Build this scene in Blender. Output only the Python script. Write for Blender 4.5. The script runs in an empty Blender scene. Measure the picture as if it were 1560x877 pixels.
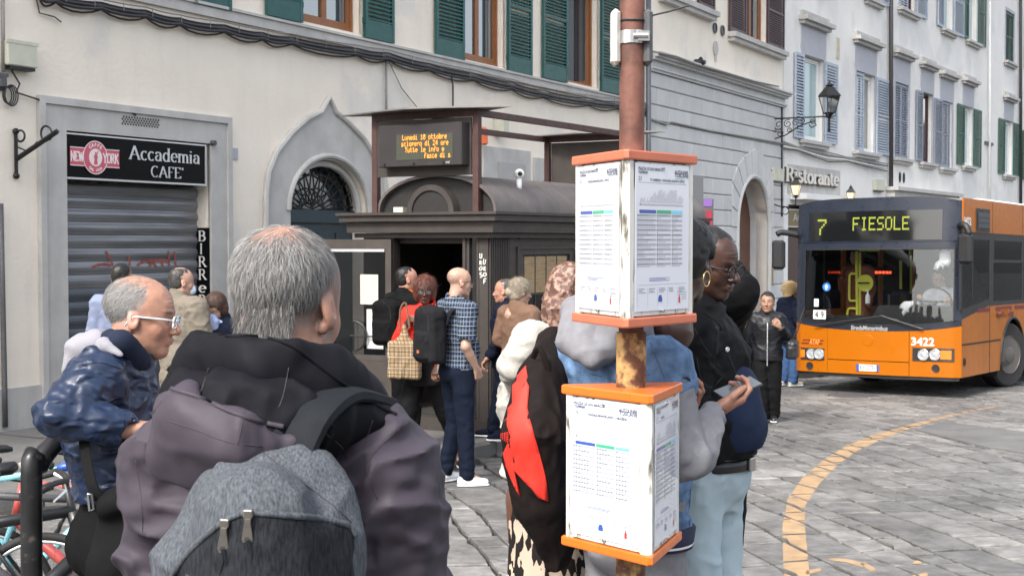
import bpy, math, random
import numpy as np
from mathutils import Vector, Matrix, Euler
from mathutils.geometry import delaunay_2d_cdt
R = math.radians
rnd = random.Random(7)
scene = bpy.context.scene
col = scene.collection

# ---------------------------------------------------------------- camera
W0, H0, FOC = 1560.0, 877.0, 2100.0
CAMZ, PITCH, SLOPE = 1.85, math.atan(72.5/2100.0), 0.02
cam_d = bpy.data.cameras.new('camera'); cam = bpy.data.objects.new('camera', cam_d); col.objects.link(cam)
cam_d.sensor_width = 36; cam_d.lens = FOC/W0*36; cam_d.clip_end = 2000; cam_d.clip_start = 0.05
cam.location = (0, 0, CAMZ); cam.rotation_euler = (R(90)-PITCH, 0, 0)
cam_d.dof.use_dof = True; cam_d.dof.focus_distance = 3.9; cam_d.dof.aperture_fstop = 20
scene.camera = cam
# ---------------------------------------------------------------- sky, sun, exposure
SUN_EL, SUN_AZ = R(46), R(212)          # azimuth clockwise from +Y
world = bpy.data.worlds.new('World'); scene.world = world; world.use_nodes = True
wn = world.node_tree.nodes; wl = world.node_tree.links
bgn = wn['Background']; sky = wn.new('ShaderNodeTexSky'); sky.sky_type = 'NISHITA'; sky.sun_disc = False
sky.sun_elevation = SUN_EL; sky.sun_rotation = SUN_AZ; sky.air_density = 1.0; sky.dust_density = 4.0; sky.ozone_density = 1.0
hs = wn.new('ShaderNodeHueSaturation'); hs.inputs['Saturation'].default_value = 0.42
wl.new(sky.outputs[0], hs.inputs['Color']); wl.new(hs.outputs[0], bgn.inputs[0]); bgn.inputs[1].default_value = 0.15
sl = bpy.data.lights.new('sun', 'SUN'); sl.energy = 1.3; sl.angle = R(10); sl.color = (1, .955, .89)
sun = bpy.data.objects.new('sun', sl); col.objects.link(sun)
sd = Vector((math.sin(SUN_AZ)*math.cos(SUN_EL), math.cos(SUN_AZ)*math.cos(SUN_EL), math.sin(SUN_EL)))
sun.rotation_euler = sd.to_track_quat('Z', 'Y').to_euler()
vs = scene.view_settings
vs.view_transform = 'Standard'; vs.look = 'None'; vs.gamma = 1; vs.use_curve_mapping = False; vs.exposure = 1.53
scene.cycles.max_bounces = 6; scene.cycles.transparent_max_bounces = 12

# ---------------------------------------------------------------- photo geometry helpers
def ray(px, py):
 a = (px-W0/2)/FOC; b = (H0/2-py)/FOC
 cp, sp = math.cos(PITCH), math.sin(PITCH)
 return Vector((a, cp+b*sp, -sp+b*cp))
def at_y(px, py, y):
 r = ray(px, py); return Vector((0, 0, CAMZ)) + r*(y/r.y)
def gz(y, x=0): return -SLOPE*y
def at_ground(px, py, h=0.0):
 r = ray(px, py); t = (CAMZ-h)/(-r.z-SLOPE*r.y)
 return Vector((0, 0, CAMZ))+r*t
class Plane:
 """vertical plane: x along, y inwards, z up"""
 def __init__(s, p, heading):
  s.p = Vector((p[0], p[1], 0)); s.d = Vector((math.sin(heading), math.cos(heading), 0)); s.n = Vector((s.d.y, -s.d.x, 0))
  m = Matrix.Identity(4)
  for i in range(3): m[i][0] = s.d[i]; m[i][1] = -s.n[i]; m[i][2] = (0, 0, 1)[i]; m[i][3] = s.p[i]
  s.M = m
 def at(s, px, py, out=0.0):
  r = ray(px, py); o = Vector((0, 0, CAMZ)); q = s.p+s.n*out
  t = (q-o).dot(s.n)/r.dot(s.n); w = o+r*t
  return ((w-s.p).dot(s.d), w.z)
 def wz(s, x): return gz((s.p+s.d*x).y)
# ---------------------------------------------------------------- object helpers
def tag(o, label=None, cat=None, group=None, kind=None):
 if label: o['label'] = label
 if cat: o['category'] = cat
 if group: o['group'] = group
 if kind: o['kind'] = kind
 return o
def empty(name, M=None, label=None, cat=None, group=None):
 o = bpy.data.objects.new(name, None); col.objects.link(o); o.empty_display_size = .2
 if M is not None: o.matrix_world = M if isinstance(M, Matrix) else Matrix.Translation(M)
 return tag(o, label, cat, group)
def T(x, y=None, z=None):
 return Matrix.Translation(x if y is None else (x, y, z))
def Rz(a): return Matrix.Rotation(a, 4, 'Z')
def Rx(a): return Matrix.Rotation(a, 4, 'X')
def Ry(a): return Matrix.Rotation(a, 4, 'Y')
def basis(o, x, y, z):
 m = Matrix.Identity(4)
 for i in range(3): m[i][0] = x[i]; m[i][1] = y[i]; m[i][2] = z[i]; m[i][3] = o[i]
 return m
class MB:
 def __init__(s, M=None): s.v = []; s.f = []; s.M = M or Matrix.Identity(4); s.mi = []; s.cur = 0
 def add(s, vs_, fs, M=None):
  m = s.M @ M if M is not None else s.M
  b = len(s.v); s.v += [tuple(m @ Vector(p)) for p in vs_]
  s.f += [tuple(b+i for i in f) for f in fs]; s.mi += [s.cur]*len(fs); return s
 def box(s, x0, x1, y0, y1, z0, z1, M=None, bev=0.0):
  if bev <= 0:
   return s.add([(x0,y0,z0),(x1,y0,z0),(x1,y1,z0),(x0,y1,z0),(x0,y0,z1),(x1,y0,z1),(x1,y1,z1),(x0,y1,z1)],
                  [(0,3,2,1),(4,5,6,7),(0,1,5,4),(1,2,6,5),(2,3,7,6),(3,0,4,7)], M)
  b = bev; c = [(x0+b,y0),(x1-b,y0),(x1,y0+b),(x1,y1-b),(x1-b,y1),(x0+b,y1),(x0,y1-b),(x0,y0+b)]
  ci = [(x0+b*1.2,y0+b),(x1-b*1.2,y0+b),(x1-b,y0+b*1.2),(x1-b,y1-b*1.2),(x1-b*1.2,y1-b),(x0+b*1.2,y1-b),(x0+b,y1-b*1.2),(x0+b,y0+b*1.2)]
  rings = [[(x,y,z0) for x,y in ci],[(x,y,z0+b) for x,y in c],[(x,y,z1-b) for x,y in c],[(x,y,z1) for x,y in ci]]
  return s.loft(rings, M=M, caps=True)
 def loft(s, rings, M=None, caps=True, closed=True):
  n = len(rings[0]); v = [p for r in rings for p in r]; f = []
  for i in range(len(rings)-1):
   for j in range(n if closed else n-1):
    k = (j+1) % n
    f.append((i*n+j, i*n+k, (i+1)*n+k, (i+1)*n+j))
  if caps: f.append(tuple(range(n-1, -1, -1))); f.append(tuple((len(rings)-1)*n+j for j in range(n)))
  return s.add(v, f, M)
 def tube(s, pts, r, n=8, M=None, caps=True):
  pts = [Vector(p) for p in pts]; rs = r if isinstance(r, (list, tuple)) else [r]*len(pts)
  t0 = (pts[1]-pts[0]).normalized(); up = Vector((0,0,1)) if abs(t0.z) < .9 else Vector((1,0,0))
  u = t0.cross(up).normalized(); rings = []
  for i, p in enumerate(pts):
   t = (pts[min(i+1, len(pts)-1)]-pts[max(i-1, 0)])
   if t.length < 1e-9: t = t0
   t.normalize(); u = (u-t*u.dot(t))
   if u.length < 1e-6: u = t.orthogonal()
   u.normalize(); w = t.cross(u)
   rings.append([tuple(p+(u*math.cos(2*math.pi*k/n)+w*math.sin(2*math.pi*k/n))*rs[i]) for k in range(n)])
  return s.loft(rings, M, caps)
 def cyl(s, a, b, r, n=16, r2=None, M=None): return s.tube([a, b], [r, r if r2 is None else r2], n, M)
 def ball(s, c, r, n=12, m=8, M=None, sc=(1,1,1)):
  v = [(c[0]+r*sc[0]*math.sin(math.pi*i/m)*math.cos(2*math.pi*j/n), c[1]+r*sc[1]*math.sin(math.pi*i/m)*math.sin(2*math.pi*j/n), c[2]+r*sc[2]*math.cos(math.pi*i/m)) for i in range(1, m) for j in range(n)]
  v += [(c[0],c[1],c[2]+r*sc[2]),(c[0],c[1],c[2]-r*sc[2])]; f = []
  for i in range(m-2):
   for j in range(n): f.append((i*n+j, (i+1)*n+j, (i+1)*n+(j+1)%n, i*n+(j+1)%n))
  N = (m-1)*n
  for j in range(n): f.append((N, j, (j+1)%n)); f.append((N+1, (m-2)*n+(j+1)%n, (m-2)*n+j))
  return s.add(v, f, M)
 def lathe(s, prof, n=24, M=None, caps=True):
  return s.loft([[(r*math.cos(2*math.pi*k/n), r*math.sin(2*math.pi*k/n), z) for k in range(n)] for r, z in prof], M, caps)
 def prism(s, poly, y0, y1, M=None):
  """polygon in x,z extruded along y"""
  n = len(poly); v = [(x, y0, z) for x, z in poly]+[(x, y1, z) for x, z in poly]
  f = [tuple(range(n)), tuple(range(2*n-1, n-1, -1))]+[(i, n+i, n+(i+1)%n, (i+1)%n) for i in range(n)]
  return s.add(v, f, M)
 def build(s, name, mat, parent=None, smooth=False, kind=None, auto=False):
  me = bpy.data.meshes.new(name); me.from_pydata(s.v, [], s.f); me.update()
  import bmesh
  bm = bmesh.new(); bm.from_mesh(me); bmesh.ops.recalc_face_normals(bm, faces=bm.faces); bm.to_mesh(me); bm.free()
  ms = mat if isinstance(mat, (list, tuple)) else [mat]
  for m in ms: me.materials.append(m)
  if len(ms) > 1: me.polygons.foreach_set('material_index', s.mi)
  if smooth or auto:
   me.polygons.foreach_set('use_smooth', [True]*len(me.polygons))
   if auto: me.set_sharp_from_angle(angle=R(35))
  o = bpy.data.objects.new(name, me); col.objects.link(o)
  if parent is not None: o.parent = parent
  if kind: o['kind'] = kind
  return o
def copy_tree(o, parent=None, M=None):
 c = o.copy(); col.objects.link(c); c.parent = parent
 if M is not None: c.matrix_world = M
 for ch in [x for x in o.children]:
  copy_tree(ch, c)
 return c
# ---------------------------------------------------------------- materials
_mc = {}
def mat(name, c, rough=.75, metal=0.0, var=0.12, scale=6.0, bump=0.0, bscale=40.0, c2=None, mix=.5, coord='Object', rand=0.0,
  stretch=(1,1,1), emit=None, es=1.0, spec=.5, coat=0.0, grime=0.0, attr=None, alpha=None, trans=0.0, sheen=0.0, detail=6, c2scale=None, sharp=0.15, ior=1.5, fold=0.0, fscale=9.0, streak=0.0, fleck=0.0, flscale=9.0):
 if name in _mc: return _mc[name]
 m = bpy.data.materials.new(name); m.use_nodes = True; nt = m.node_tree; N = nt.nodes; L = nt.links
 b = N['Principled BSDF']; tc = N.new('ShaderNodeTexCoord'); mp = N.new('ShaderNodeMapping'); mp.inputs['Scale'].default_value = stretch
 L.new(tc.outputs[coord], mp.inputs[0])
 col_out = None
 def rgb(v):
  n = N.new('ShaderNodeRGB'); n.outputs[0].default_value = (*v, 1); return n.outputs[0]
 def mixn(f, a, bb, mode='MIX'):
  n = N.new('ShaderNodeMix'); n.data_type = 'RGBA'; n.blend_type = mode
  if isinstance(f, (int, float)): n.inputs['Factor'].default_value = f
  else: L.new(f, n.inputs['Factor'])
  L.new(a, n.inputs['A']); L.new(bb, n.inputs['B']); return n.outputs['Result']
 def noise(sc, det=detail, ro=.55):
  n = N.new('ShaderNodeTexNoise'); n.inputs['Scale'].default_value = sc; n.inputs['Detail'].default_value = det; n.inputs['Roughness'].default_value = ro
  L.new(mp.outputs[0], n.inputs['Vector']); return n.outputs['Fac']
 def ramp(f, lo, hi, a=0., z=1.):
  n = N.new('ShaderNodeMapRange'); n.inputs[1].default_value = lo; n.inputs[2].default_value = hi; n.inputs[3].default_value = a; n.inputs[4].default_value = z
  L.new(f, n.inputs[0]); return n.outputs[0]
 col_out = rgb(c)
 if attr:
  a = N.new('ShaderNodeAttribute'); a.attribute_name = attr; col_out = a.outputs['Color']
 if c2 is not None:
  f = ramp(noise(c2scale or scale*.6), mix-sharp, mix+sharp); col_out = mixn(f, col_out, rgb(c2))
 if var > 0:
  f = ramp(noise(scale), .3, .7, 1-var, 1+var); g = N.new('ShaderNodeCombineColor')
  for i in range(3): L.new(f, g.inputs[i])
  col_out = mixn(1.0, col_out, g.outputs[0], 'MULTIPLY')
 if rand > 0:
  ge = N.new('ShaderNodeNewGeometry'); oi = N.new('ShaderNodeObjectInfo'); ad = N.new('ShaderNodeMath'); ad.operation = 'ADD'
  L.new(ge.outputs['Random Per Island'], ad.inputs[0]); L.new(oi.outputs['Random'], ad.inputs[1])
  fr = N.new('ShaderNodeMath'); fr.operation = 'FRACT'; L.new(ad.outputs[0], fr.inputs[0])
  f = ramp(fr.outputs[0], 0, 1, 1-rand, 1+rand); g = N.new('ShaderNodeCombineColor')
  for i in range(3): L.new(f, g.inputs[i])
  col_out = mixn(1.0, col_out, g.outputs[0], 'MULTIPLY')
 if grime > 0:
  f = ramp(noise(scale*.35, 8, .65), .48, .75, 0, grime); col_out = mixn(f, col_out, rgb([x*.35 for x in c]))
 if fleck > 0:
  m3 = N.new('ShaderNodeMapping'); m3.inputs['Scale'].default_value = (1, 1.7, 1); m3.inputs['Rotation'].default_value = (0, 0, .5); L.new(tc.outputs[coord], m3.inputs[0])
  n4 = N.new('ShaderNodeTexNoise'); n4.inputs['Scale'].default_value = flscale; n4.inputs['Detail'].default_value = 5; n4.inputs['Roughness'].default_value = .7; n4.inputs['Distortion'].default_value = 1.2; L.new(m3.outputs[0], n4.inputs['Vector'])
  col_out = mixn(ramp(n4.outputs['Fac'], .635, .68, 0, fleck), col_out, rgb([x*.22 for x in c]))
 if streak > 0:
  m2 = N.new('ShaderNodeMapping'); m2.inputs['Scale'].default_value = (2.6, 2.6, .22); L.new(tc.outputs[coord], m2.inputs[0])
  n2 = N.new('ShaderNodeTexNoise'); n2.inputs['Scale'].default_value = 1.6; n2.inputs['Detail'].default_value = 9; n2.inputs['Roughness'].default_value = .68; L.new(m2.outputs[0], n2.inputs['Vector'])
  col_out = mixn(ramp(n2.outputs['Fac'], .50, .72, 0, streak), col_out, rgb([x*.45 for x in c]))
 L.new(col_out, b.inputs['Base Color'])
 b.inputs['Roughness'].default_value = rough; b.inputs['Metallic'].default_value = metal
 b.inputs['Specular IOR Level'].default_value = spec; b.inputs['Coat Weight'].default_value = coat; b.inputs['IOR'].default_value = ior
 b.inputs['Coat Roughness'].default_value = .08
 if sheen: b.inputs['Sheen Weight'].default_value = sheen; b.inputs['Sheen Roughness'].default_value = .4
 if var > 0:
  L.new(ramp(noise(scale*2.3), .25, .75, max(.02, rough-.1), min(1, rough+.1)), b.inputs['Roughness'])
 if bump > 0:
  bn = N.new('ShaderNodeBump'); bn.inputs['Strength'].default_value = 1.0; bn.inputs['Distance'].default_value = bump
  L.new(noise(bscale, 5, .6), bn.inputs['Height']); L.new(bn.outputs[0], b.inputs['Normal'])
  if fold > 0:
   bf = N.new('ShaderNodeBump'); bf.inputs['Strength'].default_value = 1.0; bf.inputs['Distance'].default_value = fold
   n3 = N.new('ShaderNodeTexNoise'); n3.noise_type = 'RIDGED_MULTIFRACTAL'; n3.inputs['Scale'].default_value = fscale; n3.inputs['Detail'].default_value = 2.5; n3.inputs['Roughness'].default_value = .45; n3.inputs['Distortion'].default_value = .7; n3.normalize = True
   L.new(mp.outputs[0], n3.inputs['Vector']); L.new(n3.outputs['Fac'], bf.inputs['Height']); L.new(bf.outputs[0], bn.inputs['Normal'])
 if emit is not None:
  b.inputs['Emission Color'].default_value = (*emit, 1); b.inputs['Emission Strength'].default_value = es
 if alpha is not None: b.inputs['Alpha'].default_value = alpha
 if trans: b.inputs['Transmission Weight'].default_value = trans
 _mc[name] = m; return m
def plain(name, c, rough=.6, **k): return mat(name, c, rough, var=k.pop('var', 0.0), **k)
def window_glass(name, tint=(.02,.025,.03), alpha=.35, rough=.03):
 """thin pane: partly see-through, mirror-like on top"""
 if name in _mc: return _mc[name]
 m = bpy.data.materials.new(name); m.use_nodes = True; N = m.node_tree.nodes; L = m.node_tree.links
 N.remove(N['Principled BSDF']); out = N['Material Output']
 tr = N.new('ShaderNodeBsdfTransparent'); tr.inputs[0].default_value = (*[1-alpha+ t*alpha for t in tint], 1)
 gl = N.new('ShaderNodeBsdfGlossy'); gl.inputs['Roughness'].default_value = rough; gl.inputs[0].default_value = (.9,.95,1,1)
 fr = N.new('ShaderNodeFresnel'); fr.inputs[0].default_value = 1.5
 mx = N.new('ShaderNodeMixShader'); L.new(fr.outputs[0], mx.inputs[0]); L.new(tr.outputs[0], mx.inputs[1]); L.new(gl.outputs[0], mx.inputs[2])
 L.new(mx.outputs[0], out.inputs[0]); _mc[name] = m; return m
# ---------------------------------------------------------------- lettering
def text(s, size, m, parent, M, name='lettering', extrude=.001, bold=0.0, shear=0.0, align='LEFT', wide=1.0, fit=None):
 cu = bpy.data.curves.new(name, 'FONT'); cu.body = s; cu.size = size; cu.extrude = extrude; cu.offset = bold; cu.shear = shear
 cu.align_x = align; cu.resolution_u = 3
 o = bpy.data.objects.new(name, cu); col.objects.link(o); bpy.context.view_layer.update()
 me = bpy.data.meshes.new_from_object(o.evaluated_get(bpy.context.evaluated_depsgraph_get()))
 col.objects.unlink(o); bpy.data.objects.remove(o); me.materials.clear(); me.materials.append(m)
 xs = [v.co.x for v in me.vertices] or [0]
 k = wide if fit is None else fit/max(1e-6, max(xs)-min(xs))
 me.transform(Matrix.Diagonal((k, 1, 1, 1)))
 # text lies in x,y facing +z: stand it up in x,z facing -y
 r = bpy.data.objects.new(name, me); col.objects.link(r)
 me.transform(M @ Rx(R(90)))
 if parent is not None: r.parent = parent
 return r
# stroke glyphs for serif capitals drawn with a broad nib (x 0..1, y 0..1 cap height)
def arc(cx, cy, rx, ry, a0, a1, n=14): return [(cx+rx*math.cos(R(a0+(a1-a0)*i/n)), cy+ry*math.sin(R(a0+(a1-a0)*i/n))) for i in range(n+1)]
SER = {
 'A': (.95, [[(.05,0),(.45,1),(.85,0)],[(.2,.35),(.7,.35)]], [(.05,0),(.85,0)]),
 'B': (.75, [[(.12,0),(.12,1)],[(.12,1)]+arc(.35,.76,.22,.24,90,-90)+[(.12,.52)],[(.12,.52)]+arc(.38,.26,.26,.26,90,-90)+[(.12,0)]], [(.12,0),(.12,1)]),
 'C': (.85, [arc(.45,.5,.4,.5,50,310,20)], []),
 'F': (.7, [[(.12,0),(.12,1),(.6,1),(.6,.85)],[(.12,.52),(.48,.52)]], [(.12,0)]),
 'E': (.75, [[(.62,.85),(.62,1),(.12,1),(.12,0),(.66,0),(.66,.17)],[(.12,.52),(.5,.52)]], [(.12,0),(.12,1)]),
 'R': (.85, [[(.12,0),(.12,1)],[(.12,1)]+arc(.38,.75,.24,.25,90,-90)+[(.12,.5)],[(.38,.5),(.78,0)]], [(.12,0),(.12,1),(.78,0)]),
 'N': (.95, [[(.12,0),(.12,1),(.78,0),(.78,1)]], [(.12,0),(.12,1),(.78,1)]),
 'W': (1.2, [[(.05,1),(.32,0),(.56,.9),(.8,0),(1.08,1)]], [(.05,1),(1.08,1)]),
 'Y': (.9, [[(.05,1),(.42,.5),(.8,1)],[(.42,.5),(.42,0)]], [(.05,1),(.8,1),(.42,0)]),
 'O': (.95, [arc(.46,.5,.4,.5,0,360,24)], []),
 'K': (.9, [[(.12,0),(.12,1)],[(.72,1),(.14,.42)],[(.3,.58),(.8,0)]], [(.12,0),(.12,1),(.72,1),(.8,0)]),
 'I': (.35, [[(.17,0),(.17,1)]], [(.17,0),(.17,1)]),
 'a': (.66, [arc(.28,.46,.22,.2,160,0,10)+[(.5,.05),(.58,0)],arc(.27,.2,.2,.2,80,360,16)], []),
 'c': (.58, [arc(.31,.32,.26,.33,50,310,18)], []),
 'd': (.7, [arc(.3,.32,.25,.33,20,340,18),[(.54,1),(.54,0)]], [(.54,1),(.56,0)]),
 'e': (.62, [[(.06,.36),(.56,.36)]+arc(.31,.33,.26,.33,10,310,18)], []),
 'm': (1.0, [[(.1,.65),(.1,0)],arc(.3,.42,.19,.22,170,0,10)+[(.49,0)],arc(.68,.42,.19,.22,180,0,10)+[(.87,0)]], [(.1,0),(.49,0),(.87,0),(.08,.65)]),
 'n': (.68, [[(.1,.65),(.1,0)],arc(.33,.42,.21,.22,170,0,10)+[(.54,0)]], [(.1,0),(.54,0),(.08,.65)]),
 'i': (.34, [[(.15,.65),(.15,0)],[(.15,.86),(.15,.93)]], [(.15,0),(.12,.65)]),
 'r': (.5, [[(.12,.65),(.12,0)],arc(.32,.42,.2,.22,170,60,8)], [(.12,0),(.1,.65)]),
 's': (.52, [arc(.25,.48,.17,.17,40,200,10)+arc(.27,.16,.19,.17,90,-90,8)[1:]+[(.06,.1)]], []),
 't': (.46, [[(.18,.9),(.18,.1),(.3,0),(.4,.05)],[(.04,.65),(.38,.65)]], []),
 'o': (.68, [arc(.33,.32,.27,.33,0,360,20)], []),
 "'": (.25, [[(.12,1.0),(.1,.8)]], []),
 ' ': (.5, [], []),
}
def nib_text(s, h, m, parent, M, name='lettering', wv=.16, wh=.055, depth=.004, fit=None, slab=.12, track=.06, vertical=False):
 mb = MB(M); x = 0; total = 0
 for ch in s: total += SER[ch][0]+track
 k = 1.0 if fit is None else fit/(total*h)
 yoff = 0
 for ch in s:
  w, st, se = SER[ch]
  def seg(p, q):
   dx, dy = q[0]-p[0], q[1]-p[1]; l = math.hypot(dx, dy)
   if l < 1e-6: return
   wd = (wh+(wv-wh)*abs(dy)/l)*.5; nx, ny = -dy/l*wd, dx/l*wd; e = .012
   p = (p[0]-dx/l*e, p[1]-dy/l*e); q = (q[0]+dx/l*e, q[1]+dy/l*e)
   poly = [((x+a)*h*k, b*h+yoff) for a, b in ((p[0]+nx,p[1]+ny),(p[0]-nx,p[1]-ny),(q[0]-nx,q[1]-ny),(q[0]+nx,q[1]+ny))]
   mb.prism(poly, -depth*(1+.02*len(mb.f)/400), .0005)
  for s_ in st:
   for i in range(len(s_)-1): seg(s_[i], s_[i+1])
  for (a, b) in se: seg((a-slab, b), (a+slab, b))
  if vertical: yoff -= h*1.35
  else: x += w+track
 return mb.build(name, m, parent)
FONT57 = {' ':'00000000000000','7':'1F010204080808','F':'1F10101E101010','I':'0E04040404040E','E':'1F10101E10101F','S':'0F10100E01011E','O':'0E11111111110E','L':'1010101010101F',
 'u':'0000111111130D','n':'0000161911111','e':'00000E111F100E','d':'01010D1311130D','1':'040C040404040E','0':'0E13151519110E','t':'08081C0808090 6','o':'00000E1111110E',
 'b':'10101619111916','r':'00001619101010','s':'00000E100E011E','c':'00000E1010110E','i':'04000C0404040E','p':'00001E111E1010','2':'0E11010204081F','4':'02060A121F0202',
 'a':'00000E010F110F','T':'1F040404040404','l':'0C04040404040E','f':'0609081C080808','g':'00000F110F010E'}
FONT57['n'] = '00001619111111'; FONT57['t'] = '08081C08080906'
def dots(mb, s, x0, z0, px, pz, r, y=-.001, step=6):
 for k, ch in enumerate(s):
  h = FONT57[ch]
  for row in range(7):
   bits = int(h[row*2:row*2+2], 16)
   for c in range(5):
    if bits >> (4-c) & 1:
     x = x0+(k*step+c)*px; z = z0-row*pz
     mb.add([(x-r, y, z-r), (x+r, y, z-r), (x+r, y, z+r), (x-r, y, z+r)], [(0, 1, 2, 3)])
# ================================================================ SETTING
PA = Plane((-5.39, 14.5), R(28.4))
sB, _ = PA.at(1192, 300)
wB = PA.p+PA.d*sB
PB = Plane((wB.x, wB.y), R(31.95))
M_cream = mat('cream_plaster', (.79,.72,.62), .9, var=.05, scale=1.2, bump=.008, bscale=16, grime=.12, c2=(.70,.66,.60), c2scale=.45, mix=.56, sharp=.025, streak=.09)
M_white = mat('white_plaster', (.74,.73,.70), .9, var=.05, scale=1.0, bump=.008, bscale=16, grime=.12, c2=(.66,.655,.64), c2scale=.4, mix=.56, sharp=.03, streak=.10)
M_grey = mat('grey_stone_trim', (.46,.45,.43), .85, var=.10, scale=3, bump=.003, bscale=50, grime=.25, streak=.2)
M_ashlar = mat('grey_ashlar', (.53,.535,.53), .85, var=.06, scale=2, bump=.003, bscale=50, grime=.15, rand=.06, streak=.15)
M_bluetrim = mat('blue_grey_trim', (.40,.41,.45), .85, var=.06, scale=3)
M_teal = mat('teal_shutter_paint', (.008,.075,.068), .5, var=.12, scale=9)
M_green = mat('green_shutter_paint', (.013,.085,.05), .5, var=.15, scale=9)
M_blue = mat('pale_blue_shutter_paint', (.36,.42,.50), .55, var=.08, scale=9)
M_slate = mat('slate_blue_shutter_paint', (.22,.25,.31), .55, var=.08, scale=9)
M_maroon = mat('maroon_shutter_paint', (.055,.022,.028), .5, var=.1, scale=9)
M_wood = mat('varnished_wood', (.24,.09,.028), .45, var=.3, scale=12, stretch=(6,6,.6))
M_door = mat('brown_door_wood', (.10,.036,.018), .5, var=.3, scale=10, stretch=(6,6,.6))
M_whitep = plain('white_paint', (.72,.73,.72), .5, var=.05)
M_pane = mat('window_pane', (.035,.05,.065), .04, var=0, spec=1.0, ior=2.1)
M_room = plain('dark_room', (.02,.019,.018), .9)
M_curtain = mat('grey_curtain', (.45,.47,.48), .9, var=.3, scale=3, stretch=(9,1,.1))
M_black = mat('black_iron', (.012,.012,.013), .5, metal=.2, var=.2, scale=20)
M_cable = plain('black_cable', (.025,.025,.028), .6)
M_cableg = plain('grey_cable', (.22,.21,.20), .6)
M_lead = mat('grey_pipe', (.10,.10,.105), .55, metal=.3, var=.15)
M_asph = mat('pavement_asphalt', (.10,.098,.096), .9, var=.16, scale=3, bump=.003, bscale=160, c2=(.14,.137,.132), c2scale=1.2)
M_stone = mat('paving_stone', (.105,.103,.100), .6, var=.34, scale=8, bump=.012, bscale=24, rand=.24, c2=(.20,.193,.182), c2scale=.45, sharp=.18, grime=.5, fleck=.75, flscale=6)
M_joint = mat('joint_dirt', (.022,.020,.017), .95, var=.3, scale=12, bump=.004, bscale=90)
M_kerb = mat('kerb_stone', (.13,.128,.124), .85, var=.15, scale=4, rand=.12, bump=.004, bscale=50)
M_yellow = mat('yellow_road_paint', (.33,.215,.115), .75, var=.2, scale=7, c2=(.20,.155,.11), c2scale=9, mix=.61, sharp=.08)

# ---- ground: one sheet on the slope of the square
g = MB(); S = 400
g.add([(-S, -S, gz(-S)-.03), (S, -S, gz(-S)-.03), (S, S, gz(S)-.03), (-S, S, gz(S)-.03)], [(0, 1, 2, 3)])
ground = g.build('ground', M_joint, kind='structure')
# ---- pavement outline (from the photograph's kerb line)
kpx = [(-420, 830), (-150, 792), (67, 765), (300, 750), (500, 738), (628, 717), (756, 690), (870, 668), (1000, 630), (1100, 600), (1187, 578), (1245, 572)]
kline = [at_ground(x, y) for x, y in kpx]
far = kline[-1]
for k in range(1, 9): kline.append(far+Vector((.5293, .8484, 0))*5*k)
for p in kline: p.z = gz(p.y)
def inside_pave(x, y):
 # pavement lies on the facade side of the kerb polyline
 best = 1e9; sgn = 1
 for a, b in zip(kline[:-1], kline[1:]):
  d = Vector((b.x-a.x, b.y-a.y)); L2 = d.length_squared; t = max(0, min(1, ((x-a.x)*d.x+(y-a.y)*d.y)/L2))
  q = (a.x+d.x*t, a.y+d.y*t); dd = (x-q[0])**2+(y-q[1])**2
  if dd < best: best = dd; sgn = d.x*(y-a.y)-d.y*(x-a.x)
 return sgn > 0, math.sqrt(best)
# ---- road: separate stone slabs, courses running away to the left
road = empty('road', T(0, 0, 0)); road['kind'] = 'structure'
ca = R(13); U = Vector((math.cos(ca), math.sin(ca))); Vd = Vector((-math.sin(ca), math.cos(ca)))
stones = []
u = -14.0
while u < 19:
 w = rnd.choice([.19, .22, .26, .3, .36, .44]); v = 2.0+rnd.random()*.5; sk = rnd.uniform(-.05, .05)
 while v < 48:
  l = rnd.uniform(.24, .55) if w < .34 else rnd.uniform(.3, .85)
  c = U*(u+w/2)+Vd*(v+l/2)
  ok, dist = inside_pave(c.x, c.y)
  if not (ok or dist < .18) and abs(c.x) < 16 and c.y > 2.5:
   stones.append((u, v, w, l, c))
  v += l
 u += w
def stone_poly(s):
 u, v, w, l, c = s; rr = random.Random(int(u*1000)*7919+int(v*1000)); g_ = .010
 def cor(a, b):
  x_ = u+a; y_ = v+b
  return U*(x_+.035*math.sin(1.3*y_+.4*x_)+.012*math.sin(4.1*y_+2*x_))+Vd*(y_+.05*math.sin(x_*1.7)+.015*math.sin(5*x_+y_))
 pts = []; n1 = 4; n2 = max(3, int(l/.13)); chip = lambda: (rr.uniform(0, .010) if rr.random() > .16 else rr.uniform(.012, .034))
 for i in range(n1): pts.append(cor(w*i/n1+(g_ if i == 0 else 0), g_+chip()))
 for i in range(n2): pts.append(cor(w-g_-chip(), l*i/n2+(g_ if i == 0 else 0)))
 for i in range(n1): pts.append(cor(w-w*i/n1-(g_ if i == 0 else 0), l-g_-chip()))
 for i in range(n2): pts.append(cor(g_+chip(), l-l*i/n2-(g_ if i == 0 else 0)))
 return pts
def add_stone(mb, s):
 pts = stone_poly(s); rr = random.Random(int(s[0]*977)+int(s[1]*3571)); h = rr.uniform(-.003, .003); tx = rr.uniform(-.006, .006); ty = rr.uniform(-.006, .006)
 c = s[4]; n = len(pts); v = []
 def top(p, ins):
  q = p+(c-p)*ins
  return (q.x, q.y, gz(q.y)+h+tx*(q.x-c.x)+ty*(q.y-c.y))
 v += [(p.x, p.y, gz(p.y)-.034) for p in pts]
 v += [(top(p, 0)[0], top(p, 0)[1], top(p, 0)[2]-.007) for p in pts]
 v += [top(p, .035) for p in pts]
 f = [(i, (i+1) % n, n+(i+1) % n, n+i) for i in range(n)]+[(n+i, n+(i+1) % n, 2*n+(i+1) % n, 2*n+i) for i in range(n)]+[tuple(range(2*n, 3*n))]
 mb.add(v, f); return top
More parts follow.
